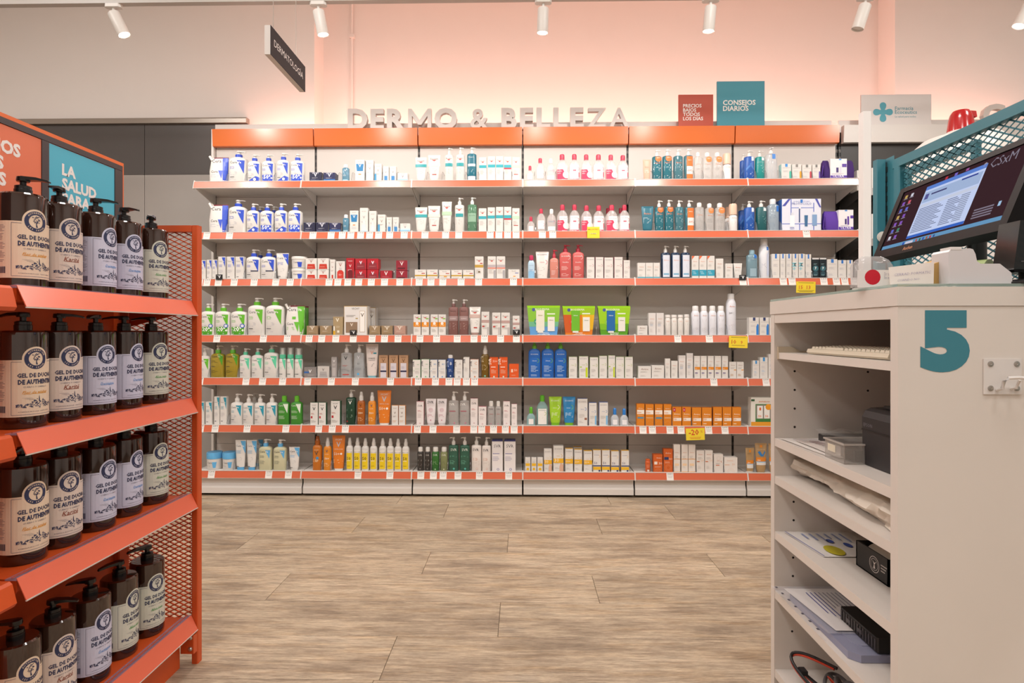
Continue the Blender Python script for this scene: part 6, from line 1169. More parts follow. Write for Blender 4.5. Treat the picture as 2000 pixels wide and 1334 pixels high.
    # back text and bar code
    for q in range(26):
        if q % 6 == 5: continue
        ln = rng.uniform(.6, 1) * .022; patch(-.080, -.080 + ln, .138 - q * .0031, .1388 - q * .0031, fm, .0009, 2)
    xx = -.080
    while xx < -.058: w_ = rng.uniform(.0003, .0012); patch(xx, xx + w_, .036, .050, nm, .0009, 1); xx += w_ + rng.uniform(.0004, .0009)
    pr = L.mesh('label_print')
    P = MB(); P.lathe([(.0175, HB - .001), (.0178, HB + .012), (.0165, HB + .013), (.0165, HB + .020), (.012, HB + .022)], PUMPB, n=20); P.lathe([(.0065, HB + .02), (.0065, HB + .034)], PUMPB, n=10); P.lathe([(.0125, HB + .031), (.0135, HB + .034), (.0125, HB + .042), (.004, HB + .0435)], PUMPB, n=18)
    def rg(y, hw_, a, c): return [(-hw_, y, a), (hw_, y, a), (hw_, y, c), (-hw_, y, c)]
    P.loft([rg(0, .011, HB + .034, HB + .043), rg(-.03, .009, HB + .035, HB + .0415), rg(-.052, .0055, HB + .032, HB + .0365), rg(-.055, .004, HB + .0305, HB + .034)], PUMPB)
    GEL[var] = (body, label, pr, P.mesh('pump')); return GEL[var]
VARN = {'f': 'cream label', 'k': 'pinkish label', 'd': 'lavender label', 'a': 'sage label'}
rowsG = [(0, 'fkdda', (66, 66, 80, 66, 62), (105, 20, 110, 75, 30)), (1, 'fkdda', (66, 66, 66, 80, 62), (270, 105, 20, 290, 290)), (2, 'fkdda', (66, 62, 74, 80, 66), (20, 300, 60, 10, 40)), (3, 'fkdaa', (70, 66, 76, 82, 62), (285, 105, 290, 330, 320))]
for r, kinds, rots, noz in rowsG:
    for i, kd in enumerate(kinds):
        yv = 1.318 + .1205 * i + (.018 if i == 0 else 0) - (.02 if r == 3 else 0); xg = -1.180 + .003 * ((i * 7 + r * 3) % 3 - 1)
        o = empty('shower_gel_bottle', (xg, yv, ZG[r][0] + .0005 - .004), (0, 0, math.radians(rots[i] + 5)))
        tag(o, 'brown shower gel pump bottle with %s, %s from the mesh end, %s gondola shelf' % (VARN[kd], ORD[4 - i], GN_[r]), 'bottle', 'shower gel bottles on the orange gondola')
        bo, la, pr, pu = gel_parts(kd)
        B_ = link('bottle', bo, o); Lb = link('paper_label', la, o); link('label_print', pr, Lb); p = link('pump', pu, o); p.rotation_euler = (0, 0, math.radians(noz[i] - rots[i] - 5))

# ------------------------------------------------------------------ counter
XCn, Y0, Y1, ZT_ = .765, 1.185, 1.79, 1.191
XB_ = 1.27
ct = empty('service_counter', (1.0, 1.5, 0), label='white service counter unit with open shelves', cat='counter')
TH = .026
off(bx('worktop', ct, XCn, XB_, Y0, Y1, 1.152, ZT_, COUNTER), ct)
np_ = off(bx('side_panel', ct, XCn + .002, XB_, Y0 + .002, Y0 + TH, 0, 1.1515, COUNTER), ct)
off(bx('side_panel', ct, XCn + .002, XB_, Y1 - TH, Y1 - .002, 0, 1.1515, COUNTER), ct)
off(bx('back_board', ct, XB_ - .012, XB_ - .001, Y0 + TH, Y1 - TH, .02, 1.1515, COUNTER), ct)
off(bx('apron', ct, XCn + .003, XCn + .02, Y0 + TH, Y1 - TH, 1.125, 1.1515, COUNTER), ct)
shz = []
for u, v in ((1511, 855.5), (1511, 929), (1511, 1037.4), (1508, 1153), (1508, 1307)):
    y, z = PXX(u, v, XCn + .004); shz.append(CAMH + (HOR - v) / F * (Y1 - TH) / (math.cos(YAW) + (u - 1000) / F * math.sin(YAW)))
for z in shz: off(bx('shelf', ct, XCn + .004, XB_ - .012, Y0 + TH, Y1 - TH, z - .024, z, COUNTER), ct)
ztr = CAMH + (HOR - 688) / F * (Y1 - TH)
# pull-out tray on runners
off(bx('pull_out_tray', ct, XCn + .012, XB_ - .05, Y0 + TH + .008, Y1 - TH - .010, ztr - .019, ztr, COUNTER), ct)
b = MB(); yy = Y1 - TH - .004
b.extrude([(XCn + .010, ztr - .02), (XCn + .010, ztr + .018), (XCn + .05, ztr + .018), (XCn + .075, ztr + .005), (XCn + .30, ztr + .005), (XCn + .30, ztr - .02)], 'y', yy - .006, yy + .003, M('#cfc0a8', .35, .2)); off(b.build('runner', ct, smooth=False), ct)
b = MB(); yy = Y0 + TH + .001; b.box(XCn + .012, XCn + .3, yy, yy + .006, ztr - .02, ztr + .005, M('#cfc0a8', .35, .2)); off(b.build('runner', ct, smooth=False), ct)
# shelf pin holes in the far panel
HOLE = M('#1c1612', .8)
for (u, v) in [(1552, q) for q in (725, 761.5, 798, 834)] + [(1695, 726.5), (1695, 763)] + [(1550, 980), (1550, 1016), (1549, 1089), (1548.5, 1125), (1547, 1233)]:
    x, z = PX(u, v, Y1 - TH); b = MB(); b.lathe([(.0034, 0), (.0034, .0006)], HOLE, n=12); o = b.build('pin_hole', ct); o.location = (x - ct.location.x, Y1 - TH - ct.location.y, z); o.rotation_euler = (math.pi / 2, 0, 0)
# glass sheet on top
gt = bx('glass_sheet', None, XCn + .001, XB_, Y0 + .001, Y1 - .001, ZT_ + .0003, ZT_ + .0063, M('#b8cfc6', .05, alpha=.45)); tag(gt, 'sheet of clear glass lying on the white counter top', 'glass')
# number five and hook on the near panel
b = MB(); X5, Z5 = PX(1845.5, 715, Y0 + .002); cp5 = (716 - 606) * Y0 / F
v5, f5, w5 = text2d('5', .075, 6); k5 = (1893 - 1799) * Y0 / F / w5
b.add([(X5 + x * k5, Y0 + .0014, Z5 + y * cp5 * .905) for x, y in v5], f5, M('#3b8090', .45)); off(b.build('number_decal', ct, smooth=False), ct)
x0, z1 = PX(1921, 701, Y0); x1, z0 = PX(1995, 770, Y0)
hk = empty('wall_hook', (x0, Y0 + .0018, z0)); tag(hk, 'white metal hook plate screwed to the counter side', 'hook')
WH = M('#dfdad6', .35); b = MB(); b.box(0, x1 - x0, -.003, 0, 0, z1 - z0, WH, .001); b.build('plate', hk)
for a in (.17, .86):
    for c in (.17, .86):
        b = MB(); b.lathe([(.0058, 0), (.0055, .0018), (.002, .0022), (.001, .0016)], METAL, n=14); o = b.build('screw', hk, ((x1 - x0) * a, -.003, (z1 - z0) * c)); o.rotation_euler = (math.pi / 2, 0, 0)
hx = x1 - x0; hz = z1 - z0
b = MB(); b.tube([(hx * .34, -.004, hz * .12), (hx * .34, -.016, hz * .18), (hx * .34, -.020, hz * .38), (hx * .42, -.024, hz * .48), (hx * .6, -.03, hz * .5), (hx * 1.08, -.034, hz * .47)], .0034, WH, 8); b.build('hook_arm', hk)
b = MB(); b.tube([(hx * .72, -.003, hz * .16), (hx * .72, -.014, hz * .2), (hx * .75, -.02, hz * .42)], .003, WH, 8); b.build('hook_prong', hk)

# ---- things in the counter
kb = empty('keyboard', (.80, PXX(1575, 690, .80)[0], ztr + .0015)); tag(kb, 'cream computer keyboard on the pull-out tray', 'keyboard')
KM = M('#d8ccb6', .5); KK = M('#dcd2be', .45)
b = MB(); b.extrude([(0, .005), (.004, .014), (.150, .020), (.156, .004), (.15, 0), (.005, 0)], 'y', -.36, 0, KM); b.build('case', kb, smooth=False)
km = MB(); km.loft([[(0, 0, 0), (.0125, 0, 0), (.0125, .0165, 0), (0, .0165, 0)], [(.0015, .002, .006), (.011, .002, .006), (.011, .0145, .006), (.0015, .0145, .006)]], KK); key_me = km.mesh('key', False)
sp = MB(); sp.loft([[(0, 0, 0), (.0125, 0, 0), (.0125, .085, 0), (0, .085, 0)], [(.0015, .002, .006), (.011, .002, .006), (.011, .083, .006), (.0015, .083, .006)]], KK); sp_me = sp.mesh('key', False)
for r in range(6):
    yk = -.010 - .0165
    while yk > -.352:
        if r == 0 and -.085 > yk > -.105:
            link('key', sp_me, kb, (.010 + r * .018, yk - .068, .0145 + r * .0007)); yk -= .090; continue
        link('key', key_me, kb, (.010 + r * .018, yk, .0145 + r * .0007)); yk -= .018
# receipt printer
zA, zB2, zC, zD, zE2 = shz
yp1 = PXZ(1685, 906, zA)[1]; pr_ = empty('receipt_printer', (.835, yp1 - .09, zA + .0008)); tag(pr_, 'black receipt printer on the second counter shelf', 'printer')
PB = M('#2a2729', .5)
b = MB(); b.extrude([(0, 0), (-.002, .116), (.006, .131), (.02, .138), (.15, .142), (.16, .13), (.16, 0)], 'y', -.085, .09, PB); b.build('housing', pr_, smooth=False)
b = MB(); b.extrude([(-.0028, .084), (-.0028, .087), (.0, .087), (.0, .084)], 'y', -.085, .0905, M('#161415', .4)); b.build('lid_seam', pr_, smooth=False)
b = MB(); b.box(.03, .12, -.06, .06, .1395, .146, M('#1c1a1b', .4), .004); b.build('paper_slot', pr_)
b = MB(); put_text(b, 'EPSON', M('#77737a', .4), lambda x, y: (-.0024, .066 - x, .094 + y), capw=.034, bold=.0); b.build('lettering', pr_, smooth=False)
# clear tray
xt, yt = PXZ(1676, 893, zA)
tr = empty('clear_tray', (.835, 1.46, zA + .0008)); tag(tr, 'clear plastic tray with white sticker beside the receipt printer', 'tray')
CT = M('#cfc8c0', .1, alpha=.28)
b = MB(); w2, d2, hh = .05, .045, .05
for (a) in ((-w2, w2, -d2, -d2 + .002), (-w2, w2, d2 - .002, d2), (-w2, -w2 + .002, -d2, d2), (w2 - .002, w2, -d2, d2)): b.box(a[0], a[1], a[2], a[3], 0, hh, CT)
b.box(-w2, w2, -d2, d2, 0, .002, CT); b.build('tray_body', tr, smooth=False)
b = MB(); b.box(-w2 - .003, w2 + .003, -d2 - .003, d2 + .003, hh, hh + .002, M('#d8d0c8', .1, alpha=.4)) ; 
rim = MB()
for (a) in ((-w2 - .003, w2 + .003, -d2 - .003, -d2), (-w2 - .003, w2 + .003, d2, d2 + .003), (-w2 - .003, -w2, -d2, d2), (w2, w2 + .003, -d2, d2)): rim.box(a[0], a[1], a[2], a[3], hh - .004, hh, M('#e0d8d0', .1, alpha=.5))
rim.build('rim', tr, smooth=False)
bx('sticker', tr, -w2 - .0008, -w2 - .0002, -.005, .03, .02, .038, M('#ddd5c0', .6)); bx('dark_item', tr, -.02, .02, -.03, .03, .003, .03, M('#2c2828', .5), .004)
# black wrapped tray at the back of the shelf
bt = empty('wrapped_black_tray', (.98, 1.66, zA + .0008)); tag(bt, 'flat black tray in crinkled clear wrap at the back of the counter shelf', 'tray')
b = MB(); b.box(-.10, .12, -.09, .07, .001, .02, M('#242022', .3), .006); b.build('tray_body', bt)
b = MB(); n = 10; pts = []
rng = random.Random(5)
for i in range(n):
    for j in range(n): pts.append((-.11 + .24 * i / (n - 1), -.1 + .18 * j / (n - 1), .02 + rng.uniform(.002, .014)))
b.add(pts, [(i * n + j, (i + 1) * n + j, (i + 1) * n + j + 1, i * n + j + 1) for i in range(n - 1) for j in range(n - 1)], M('#e8e4e0', .08, alpha=.25)); b.build('clear_wrap', bt)
# loose papers
def sheet(name, parent, pts, z, mat, seed=0, amp=.001, n=8):
    """paper sheet over a quad of floor points, slightly wavy"""
    rng = random.Random(seed); b = MB(); P = []
    (ax, ay), (bx_, by), (cx_, cy), (dx_, dy) = pts
    for i in range(n + 1):
        for j in range(n + 1):
            s_, t = i / n, j / n
            x = (1 - s_) * (1 - t) * ax + s_ * (1 - t) * bx_ + s_ * t * cx_ + (1 - s_) * t * dx_; y = (1 - s_) * (1 - t) * ay + s_ * (1 - t) * by + s_ * t * cy + (1 - s_) * t * dy
            P.append((x, y, z + amp * (1 + math.sin(5 * s_ + seed) * math.cos(4 * t + seed)) + rng.uniform(0, amp * .4)))
    m1 = n + 1; b.add(P, [(i * m1 + j, (i + 1) * m1 + j, (i + 1) * m1 + j + 1, i * m1 + j + 1) for i in range(n) for j in range(n)], mat)
    return b.build(name, parent)
for k, (q, c) in enumerate((([(.775, 1.745), (.79, 1.50), (.93, 1.52), (.90, 1.75)], '#e6e0da'), ([(.80, 1.70), (.80, 1.47), (.96, 1.46), (.95, 1.69)], '#ddd4cc'))):
    pp = empty('loose_paper', (q[0][0], q[0][1], zA + .0008 + k * .003)); tag(pp, ('crumpled white receipt lying at the shelf edge of the counter', 'white receipt with dark red print on the counter shelf')[k], 'paper')
    sheet('sheet', pp, [(a - q[0][0], c_ - q[0][1]) for a, c_ in q], 0, M(c, .7), k + 1, .0012)
    b = MB(); rng = random.Random(k)
    for j in range(10):
        y_ = -.02 - j * .018; b.add([(.03, y_, .0042), (.03 + rng.uniform(.03, .09), y_ - .002, .0042), (.03 + .06, y_ - .006, .0042), (.03, y_ - .004, .0042)], [(0, 1, 2, 3)], M('#6a3a44', .6))
    b.build('print', pp, smooth=False)
# folded white bag
bg = empty('folded_bag', (.80, 1.50, zB2 + .0008)); tag(bg, 'rolled white plastic bag on the third counter shelf', 'bag')
b = MB(); rings = []; rng = random.Random(9); N = 30
for i in range(N + 1):
    t = i / N; y = .245 - t * .50; ring = []
    for k in range(16):
        a = 2 * math.pi * k / 16; rr = 1 + .16 * math.sin(3 * a + 7 * t) + .07 * math.sin(6 * a - 15 * t) + rng.uniform(-.09, .09)
        ring.append((.062 + .055 * math.cos(a) * rr + .015 * math.sin(5 * t), y + .01 * math.sin(2 * a), max(.0, .033 + .033 * math.sin(a) * rr * (.75 + .3 * math.sin(3 + 6 * t)))))
    rings.append(ring)
b.loft(rings, M('#ded4c6', .45)); b.build('bag_body', bg)
b = MB(); b.loft([[(.01, -.20, .004), (.07, -.205, .002), (.11, -.2, .03), (.05, -.195, .045)], [(.0, -.25, .002), (.06, -.26, .001), (.12, -.25, .02), (.04, -.24, .04)]], M('#d8cebf', .5)); b.build('bag_corner', bg)
# brochure, black box
br = empty('brochure', (.80, 1.70, zC + .001)); tag(br, 'printed brochure with yellow bubble on the fourth counter shelf', 'paper')
sheet('sheet', br, [(-.01, .05), (.01, -.14), (.20, -.14), (.18, .05)], 0, M('#e4dfda', .5), 4, .0012)
b = MB()
def flat(b, pts, z, c): b.add([(x, y, z) for x, y in pts], [tuple(range(len(pts)))], M(c, .5))
zz = .0042
flat(b, [(.06 + .024 * math.cos(t * .393), -.10 + .036 * math.sin(t * .393)) for t in range(16)], zz, '#c2b62c')
for (x, y, a, c_) in ((.12, -.06, .018, .010), (.085, -.03, .015, .009), (.13, -.11, .02, .010)): flat(b, [(x + c_ * math.cos(t * .523), y + a * math.sin(t * .523)) for t in range(12)], zz, '#3a52a0')
for k in range(6): flat(b, [(.03 + k * .022, .03), (.036 + k * .022, .03), (.036 + k * .022, -.01 - .012 * (k % 3)), (.03 + k * .022, -.01 - .012 * (k % 3))], zz, '#8a94b8')
flat(b, [(-.008, .05), (-.006, .05), (.0135, -.14), (.0115, -.14)], zz, '#4a5aa8')
b.build('print', br, smooth=False)
yb_ = PXX(1672, 1100, .87)[0]
bb = empty('black_box', (.87, yb_ - .066, zC + .0008)); tag(bb, 'black open box with round white emblem on the fourth counter shelf', 'box')
BKM = M('#181616', .5); b = MB(); b.box(0, .004, -.066, .066, 0, .064, BKM); b.box(.10, .104, -.066, .066, 0, .064, BKM); b.box(0, .104, .062, .066, 0, .064, BKM); b.box(0, .104, -.066, -.062, 0, .064, BKM); b.box(0, .104, -.066, .066, 0, .003, BKM); b.build('box_body', bb, smooth=False)
b = MB(); rr = .020; cy_, cz_ = -.012, .032
for r0, r1 in ((.0185, .020), (.0135, .0145)):
    pts = []
    for i in range(24):
        t = i * math.pi / 12
        for r in (r0, r1): pts.append((-.0005, cy_ + r * math.cos(t), cz_ + r * math.sin(t)))
    b.add(pts, [(2 * i, 2 * i + 1, (2 * i + 3) % 48, (2 * i + 2) % 48) for i in range(24)], M('#cfcac4', .5))
b.add([(-.0005, cy_ - .004, cz_ - .010), (-.0005, cy_ + .004, cz_ - .010), (-.0005, cy_ + .001, cz_), (-.0005, cy_ + .008, cz_ + .009), (-.0005, cy_, cz_ + .004), (-.0005, cy_ - .008, cz_ + .009), (-.0005, cy_ - .001, cz_)], [(0, 1, 2, 3, 4, 5, 6)], M('#cfcac4', .5))
for k in range(3): b.add([(-.0005, -.038, cz_ + .008 - k * .007), (-.0005, -.062 + k * .004, cz_ + .008 - k * .007), (-.0005, -.062 + k * .004, cz_ + .0105 - k * .007), (-.0005, -.038, cz_ + .0105 - k * .007)], [(0, 1, 2, 3)], M('#b8b2ac', .5))
b.build('emblem', bb, smooth=False)
rl = empty('paper_roll', (.915, yb_ - .066, zC + .0285 + .0045)); tag(rl, 'white paper roll lying in the black box', 'roll')
b = MB(); b.lathe([(.006, -.055), (.028, -.055), (.028, .055), (.006, .055)], M('#d8d0c6', .6), n=20, cap=False); o = b.build('roll', rl); o.rotation_euler = (math.pi / 2, 0, 0)
b = MB(); b.lathe([(.0062, -.0555), (.0062, .0555)], M('#8a7a66', .7), n=14); o = b.build('core', rl); o.rotation_euler = (math.pi / 2, 0, 0)
# folder, document sleeve, mini computer
fd = empty('grey_folder', (.785, 1.56, zD + .0008)); tag(fd, 'lavender grey plastic folder on the lowest counter shelf but one', 'folder')
b = MB(); b.box(.0, .20, -.18, .16, 0, .018, M('#8d8fa6', .45), .02); b.build('cover', fd)
b = MB(); b.box(.03, .17, -.14, .12, .018, .0195, M('#9698ae', .45), .015); b.build('raised_panel', fd)
b = MB(); b.box(.06, .075, -.13, .0, .0195, .0205, M('#7c7e96', .45)); b.box(.085, .1, -.13, .0, .0195, .0205, M('#7c7e96', .45)); b.build('ridge', fd)
ds = empty('document_sleeve', (.765, 1.60, zD + .0225)); tag(ds, 'clear punched sleeve holding a typed sheet on the grey folder', 'document')
sheet('clear_sleeve', ds, [(-.02, .14), (.01, -.13), (.22, -.13), (.20, .14)], 0, M('#cfcdd6', .1, alpha=.35), 2, .0012)
sheet('typed_sheet', ds, [(.01, .12), (.035, -.12), (.215, -.12), (.195, .12)], .0028, M('#dcd6d4', .6), 2, .0006)
b = MB(); rng = random.Random(12)
for k in range(12):
    x = .06 + k * .012; ln = rng.uniform(.08, .17); b.add([(x, .09, .0056), (x + .003, .09, .0056), (x + .003, .09 - ln, .0056), (x, .09 - ln, .0056)], [(0, 1, 2, 3)], M('#8a8690' if k > 2 else '#5a5a90', .6))
for k in range(7):
    pass
b.build('typing', ds, smooth=False)
b = MB()
for k in range(7): b.box(-.015 + .003, -.009 + .003, .12 - k * .04, .128 - k * .04, .0045, .0052, M('#54525e', .5))
b.build('punch_hole', ds, smooth=False)
ypc = PXX(1640, 1210, .845)[0]
pc = empty('mini_computer', (.845, ypc - .082, zD + .0225)); tag(pc, 'flat black mini computer with grille at the counter', 'computer')
PCM = M('#151314', .45); b = MB(); b.box(0, .18, -.08, .08, 0, .036, PCM, .004); b.build('case', pc)
sl_ = MB(); sl_.box(-.0012, 0, -.003, .003, .004, .03, M('#3a3636', .4)); sl_me = sl_.mesh('vent_slat', False)
for k in range(13): link('vent_slat', sl_me, pc, (0, .072 - k * .012, 0))
b = MB(); b.box(-.0022, 0, .03, .05, .012, .022, M('#4a4648', .3)); b.box(-.0022, 0, -.02, 0, .012, .022, M('#4a4648', .3)); b.build('port', pc, smooth=False)
# cables at the bottom
def cable(c, r, seed, label, n=26, sx=.10, cy=1.55, cz=.0):
    rng = random.Random(seed); o = empty('cable', (.86, cy, zE2 + .001)); tag(o, label, 'cable'); pts = []
    ph = rng.uniform(0, 6)
    for i in range(n):
        t = i / (n - 1) * 4.6 * math.pi; rad = .055 + .035 * math.sin(t * .37 + ph)
        pts.append((rad * math.cos(t + ph) * .9, rad * 1.9 * math.sin(t + ph * .3), r + cz + .045 * (1 + math.sin(t * .8 + ph)) * .9))
    # smooth
    sp_ = []
    for i in range(len(pts) - 1):
        for q in range(4):
            f = q / 4; sp_.append(tuple(a + (b_ - a) * f for a, b_ in zip(pts[i], pts[i + 1])))
    for _ in range(5): sp_ = [sp_[0]] + [tuple((sp_[i - 1][k] + sp_[i][k] * 2 + sp_[i + 1][k]) / 4 for k in range(3)) for i in range(1, len(sp_) - 1)] + [sp_[-1]]
    b = MB(); b.tube(sp_, r, M(c, .45), 8); b.build('cord', o)
    b = MB(); p = sp_[-1]; b.box(p[0] - .008, p[0] + .008, p[1] - .012, p[1] + .012, p[2] - .005, p[2] + .006, M('#1c1a1c', .5)); b.build('plug', o)
cable('#c03a1c', .0035, 3, 'orange red cable coiled on the bottom counter shelf'); cable('#1e1c1e', .0045, 8, 'black cable coiled on the bottom counter shelf', cz=.004); cable('#5e5a5c', .005, 15, 'grey cable coiled on the bottom counter shelf', cz=.01)

# ------------------------------------------------------------------ on the counter
ZG_ = ZT_ + .0068
K = 1.42
mX, mY, mZ, phi, tl, mw, mh = .772 * K, 1.279 * K, 1.10 + .1566 * K, -.07, .3746, .38 * K, .1655 * K
mo = empty('touch_monitor', (mX + .06, mY - mw / 2, ZG_)); tag(mo, 'black flat monitor showing a till program, leaning back on the counter', 'monitor')
wd_ = Vector((math.sin(phi), -math.cos(phi), 0)); bk = Vector((math.cos(phi), math.sin(phi), 0)); up_ = bk * math.sin(tl) + Vector((0, 0, 1)) * math.cos(tl); nr = wd_.cross(up_)   # towards the viewer's side
if nr.dot(Vector((-1, 0, 0))) < 0: nr = -nr
O = Vector((mX, mY, mZ)) - mo.location
def S3(a, b_, d=0.0): return tuple(O + wd_ * (a * mw) + up_ * (b_ * mh) + nr * d)
def slab(mb, a0, a1, b0, b1, d0, d1, mat):
    p = [S3(a, b_, d) for d in (d0, d1) for b_ in (b0, b1) for a in (a0, a1)]
    mb.add(p, [(0, 1, 3, 2), (4, 6, 7, 5), (0, 4, 5, 1), (2, 3, 7, 6), (0, 2, 6, 4), (1, 5, 7, 3)], mat)
BZ = M('#151112', .5, spec=.15)
b = MB(); slab(b, 0, 1, 0, 1, -.03, -.002, BZ); b.build('housing', mo, smooth=False)
b = MB(); slab(b, 0, .045, 0, 1, -.002, .003, BZ); slab(b, .955, 1, 0, 1, -.002, .003, BZ); slab(b, .045, .955, 0, .115, -.002, .003, BZ); slab(b, .045, .955, .93, 1, -.002, .003, BZ); b.build('bezel', mo, smooth=False)
SCR = {}
def scr(c, e=.55):
    if (c, e) not in SCR:
        m_ = bpy.data.materials.new('screen_pixels'); m_.use_nodes = True; n_ = m_.node_tree.nodes['Principled BSDF']
        n_.inputs['Base Color'].default_value = (.004, .004, .004, 1); n_.inputs['Roughness'].default_value = .35; n_.inputs['Specular IOR Level'].default_value = 0.0
        n_.inputs['Emission Color'].default_value = (*lin(c), 1); n_.inputs['Emission Strength'].default_value = e * 1.35; SCR[(c, e)] = m_
    return SCR[(c, e)]
b = MB(); slab(b, .045, .955, .115, .93, -.002, -.0015, scr('#3a2228', .6)); b.build('screen', mo, smooth=False)
b = MB()
def R2(a0, a1, b0, b1, c, l=1, e=.6): slab(b, a0, a1, b0, b1, -.0015, -.0015 + .0002 * l, scr(c, e))
R2(.045, .955, .115, .175, '#6a9cc4', 1); R2(.26, .70, .20, .88, '#b8c4e4', 1, .75); R2(.26, .70, .83, .88, '#5f86d8', 2); R2(.26, .70, .20, .235, '#3a68c8', 2); R2(.27, .69, .60, .64, '#cfd6ea', 3); R2(.27, .69, .66, .80, '#a8bce0', 3); R2(.28, .31, .70, .77, '#5a5a98', 4); R2(.33, .45, .74, .76, '#4a4a78', 4); R2(.55, .66, .78, .80, '#3a4a9a', 4)
for k in range(14): R2(.275, .275 + .16 + .02 * (k % 3), .575 - k * .0235, .583 - k * .0235, '#8088a8', 3, .4); R2(.50, .57 + .015 * (k % 4), .575 - k * .0235, .583 - k * .0235, '#8088a8', 3, .4); R2(.60, .66, .575 - k * .0235, .583 - k * .0235, '#98a0b8', 3, .4)
rng = random.Random(4)
for k in range(7):
    for j in range(2): 
        cc = ('#8a5ac0', '#c8a860', '#d8d8e4', '#6a70d0', '#4a8a70', '#d06070')[rng.randrange(6)]
        a_, b_ = .07 + j * .055, .83 - k * .095; R2(a_, a_ + .022, b_, b_ + .045, cc, 2); R2(a_ - .006, a_ + .03, b_ - .014, b_ - .006, '#b8b0c0', 2, .4)
for k in range(6): R2(.36 + k * .028, .372 + k * .028, .130, .160, ('#c84a3a', '#3a6a3a', '#3a50b0', '#b06030', '#c03040', '#30509a')[k], 2)
R2(.27, .335, .130, .160, '#d8d0e0', 2); R2(.245, .258, .128, .162, '#2a4ab8', 2)
for k in range(4): R2(.74, .86, .32 - k * .03, .335 - k * .03, '#a89cb0', 2, .35)
R2(.40, .418, .885, .92, '#c03a4a', 2); R2(.47, .49, .885, .92, '#7a6ac8', 2); R2(.55, .57, .89, .92, '#a05a9a', 2); R2(.885, .90, .30, .35, '#a8c8e8', 2)
b.build('screen_image', mo, smooth=False)
b = MB(); put_text(b, 'CSxM', scr('#b0a6b8', .35), lambda x, y: S3(.80 + x / mw, .80 + y / mh, -.0011), capw=.085, bold=.0)
pts = [S3(.685 + .012 * math.cos(t * .785), .87 + .028 * math.sin(t * .785), -.0011) for t in range(8)]; b.add(pts, [tuple(range(8))], scr('#c8c0d0', .4)); b.build('screen_lettering', mo, smooth=False)
b = MB(); put_text(b, 'Auchan', M('#c8906a', .3, .4), lambda x, y: S3(.33 + x / mw, .035 + y / mh, .0034), capw=.045, bold=.01); b.build('maker_badge', mo, smooth=False)
b = MB(); b.tube([S3(.5, .45, -.03), (.05, 0, .14), (.05, 0, .012)], .022, BLACK, 12); b.build('stand', mo)
b = MB(); b.box(-.03, .10, -.10, .10, 0, .012, BLACK, .02); b.build('foot', mo)

# white upright of a screen
xu, zu = PX(1694, 217, 1.36); 
ps = empty('screen_post', (xu, 1.36, ZG_)); tag(ps, 'tall white post standing on the counter in front of the dark bay', 'post')
b = MB(); b.box(-.0095, .0095, 0, .02, .004, zu - ZG_, M('#ece8e4', .4, emit=.15), .001); b.build('profile', ps)  # faint glow put into the post's white; it is no lamp
b = MB(); b.box(-.02, .02, -.01, .03, 0, .004, WHITE, .003); b.build('foot_plate', ps)
# clear pack with red dot
xq, zq = PX(1722, 500, 1.28)
pk = empty('clear_pack', (xq - .005, 1.29, ZG_)); tag(pk, 'clear domed pack with red round label under the monitor', 'package')
b = MB(); P = Prof([(0, .045, .018), (.05, .044, .018), (.062, .036, .014), (.07, .022, .008)], 3); P.loft(b, M('#c8c4c4', .08, alpha=.35)); b.build('pack_body', pk)
b = MB(); decorate(b, [('r', -.44, .5, .0, .55, '#e2dedc'), ('c', -.1, .32, .19, '#c2122c'), ('l', .18, .4, .46, 6, '#8a84a0')], .09, .07, P.surf, False); b.build('label_card', pk)
# note card and wooden block
xn0, zn0 = PX(1735, 548, 1.215); xn1, _ = PX(1829, 510, 1.215)
nt_ = empty('note_card', ((xn0 + xn1) / 2, 1.215, ZG_)); tag(nt_, 'creased white card with faint handwriting leaning on the wooden block', 'note')
hw_ = (xn1 - xn0) / 2
b = MB(); q = [(-hw_ + .004, 0, .0), (hw_ - .006, 0, .0), (hw_ + .001, .008, .048), (-hw_ + .006, .008, .037)]; b.add(q + [(x, y + .0012, z) for x, y, z in q], [(0, 1, 2, 3), (7, 6, 5, 4), (0, 4, 5, 1), (1, 5, 6, 2), (2, 6, 7, 3), (3, 7, 4, 0)], M('#e0d6ce', .7, noise=.05)); b.build('card', nt_, smooth=False)
b = MB()
for s_, x_, z_, w_ in (('CERRAD FORMATIC', .002, .021, .076), ('CUANDO NO', -.008, .008, .046)): put_text(b, s_, M('#a8a0b8', .7), lambda x, y: (x_ + x + .25 * y, (z_ + y + x * .08) / .043 * .008 - .0009, z_ + y * .9 + x * .08), capw=w_, bold=-.008)
b.build('handwriting', nt_, smooth=False)
xw0, _ = PX(1822, 540, 1.235); xw1, zw = PX(1853, 503, 1.235)
wb = empty('wooden_block', ((xw0 + xw1) / 2 - .02, 1.228, ZG_)); tag(wb, 'light wooden block behind the handwritten card', 'block')
WD = M('#c39a58', .5, noise=.25); b = MB(); hwb = (xw1 - xw0) / 2 + .02; b.add([(-hwb, 0, 0), (hwb, 0, 0), (hwb, .06, 0), (-hwb, .06, 0), (-hwb, 0, .030), (hwb, 0, zw - ZG_), (hwb, .06, zw - ZG_), (-hwb, .06, .030)], [(3, 2, 1, 0), (4, 5, 6, 7), (0, 1, 5, 4), (1, 2, 6, 5), (2, 3, 7, 6), (3, 0, 4, 7)], WD); b.build('block', wb, smooth=False)
b = MB(); b.box(hwb - .012, hwb - .01, -.0006, 0, 0, zw - ZG_ - .002, M('#8a6a38', .6)); b.build('seam', wb, smooth=False)
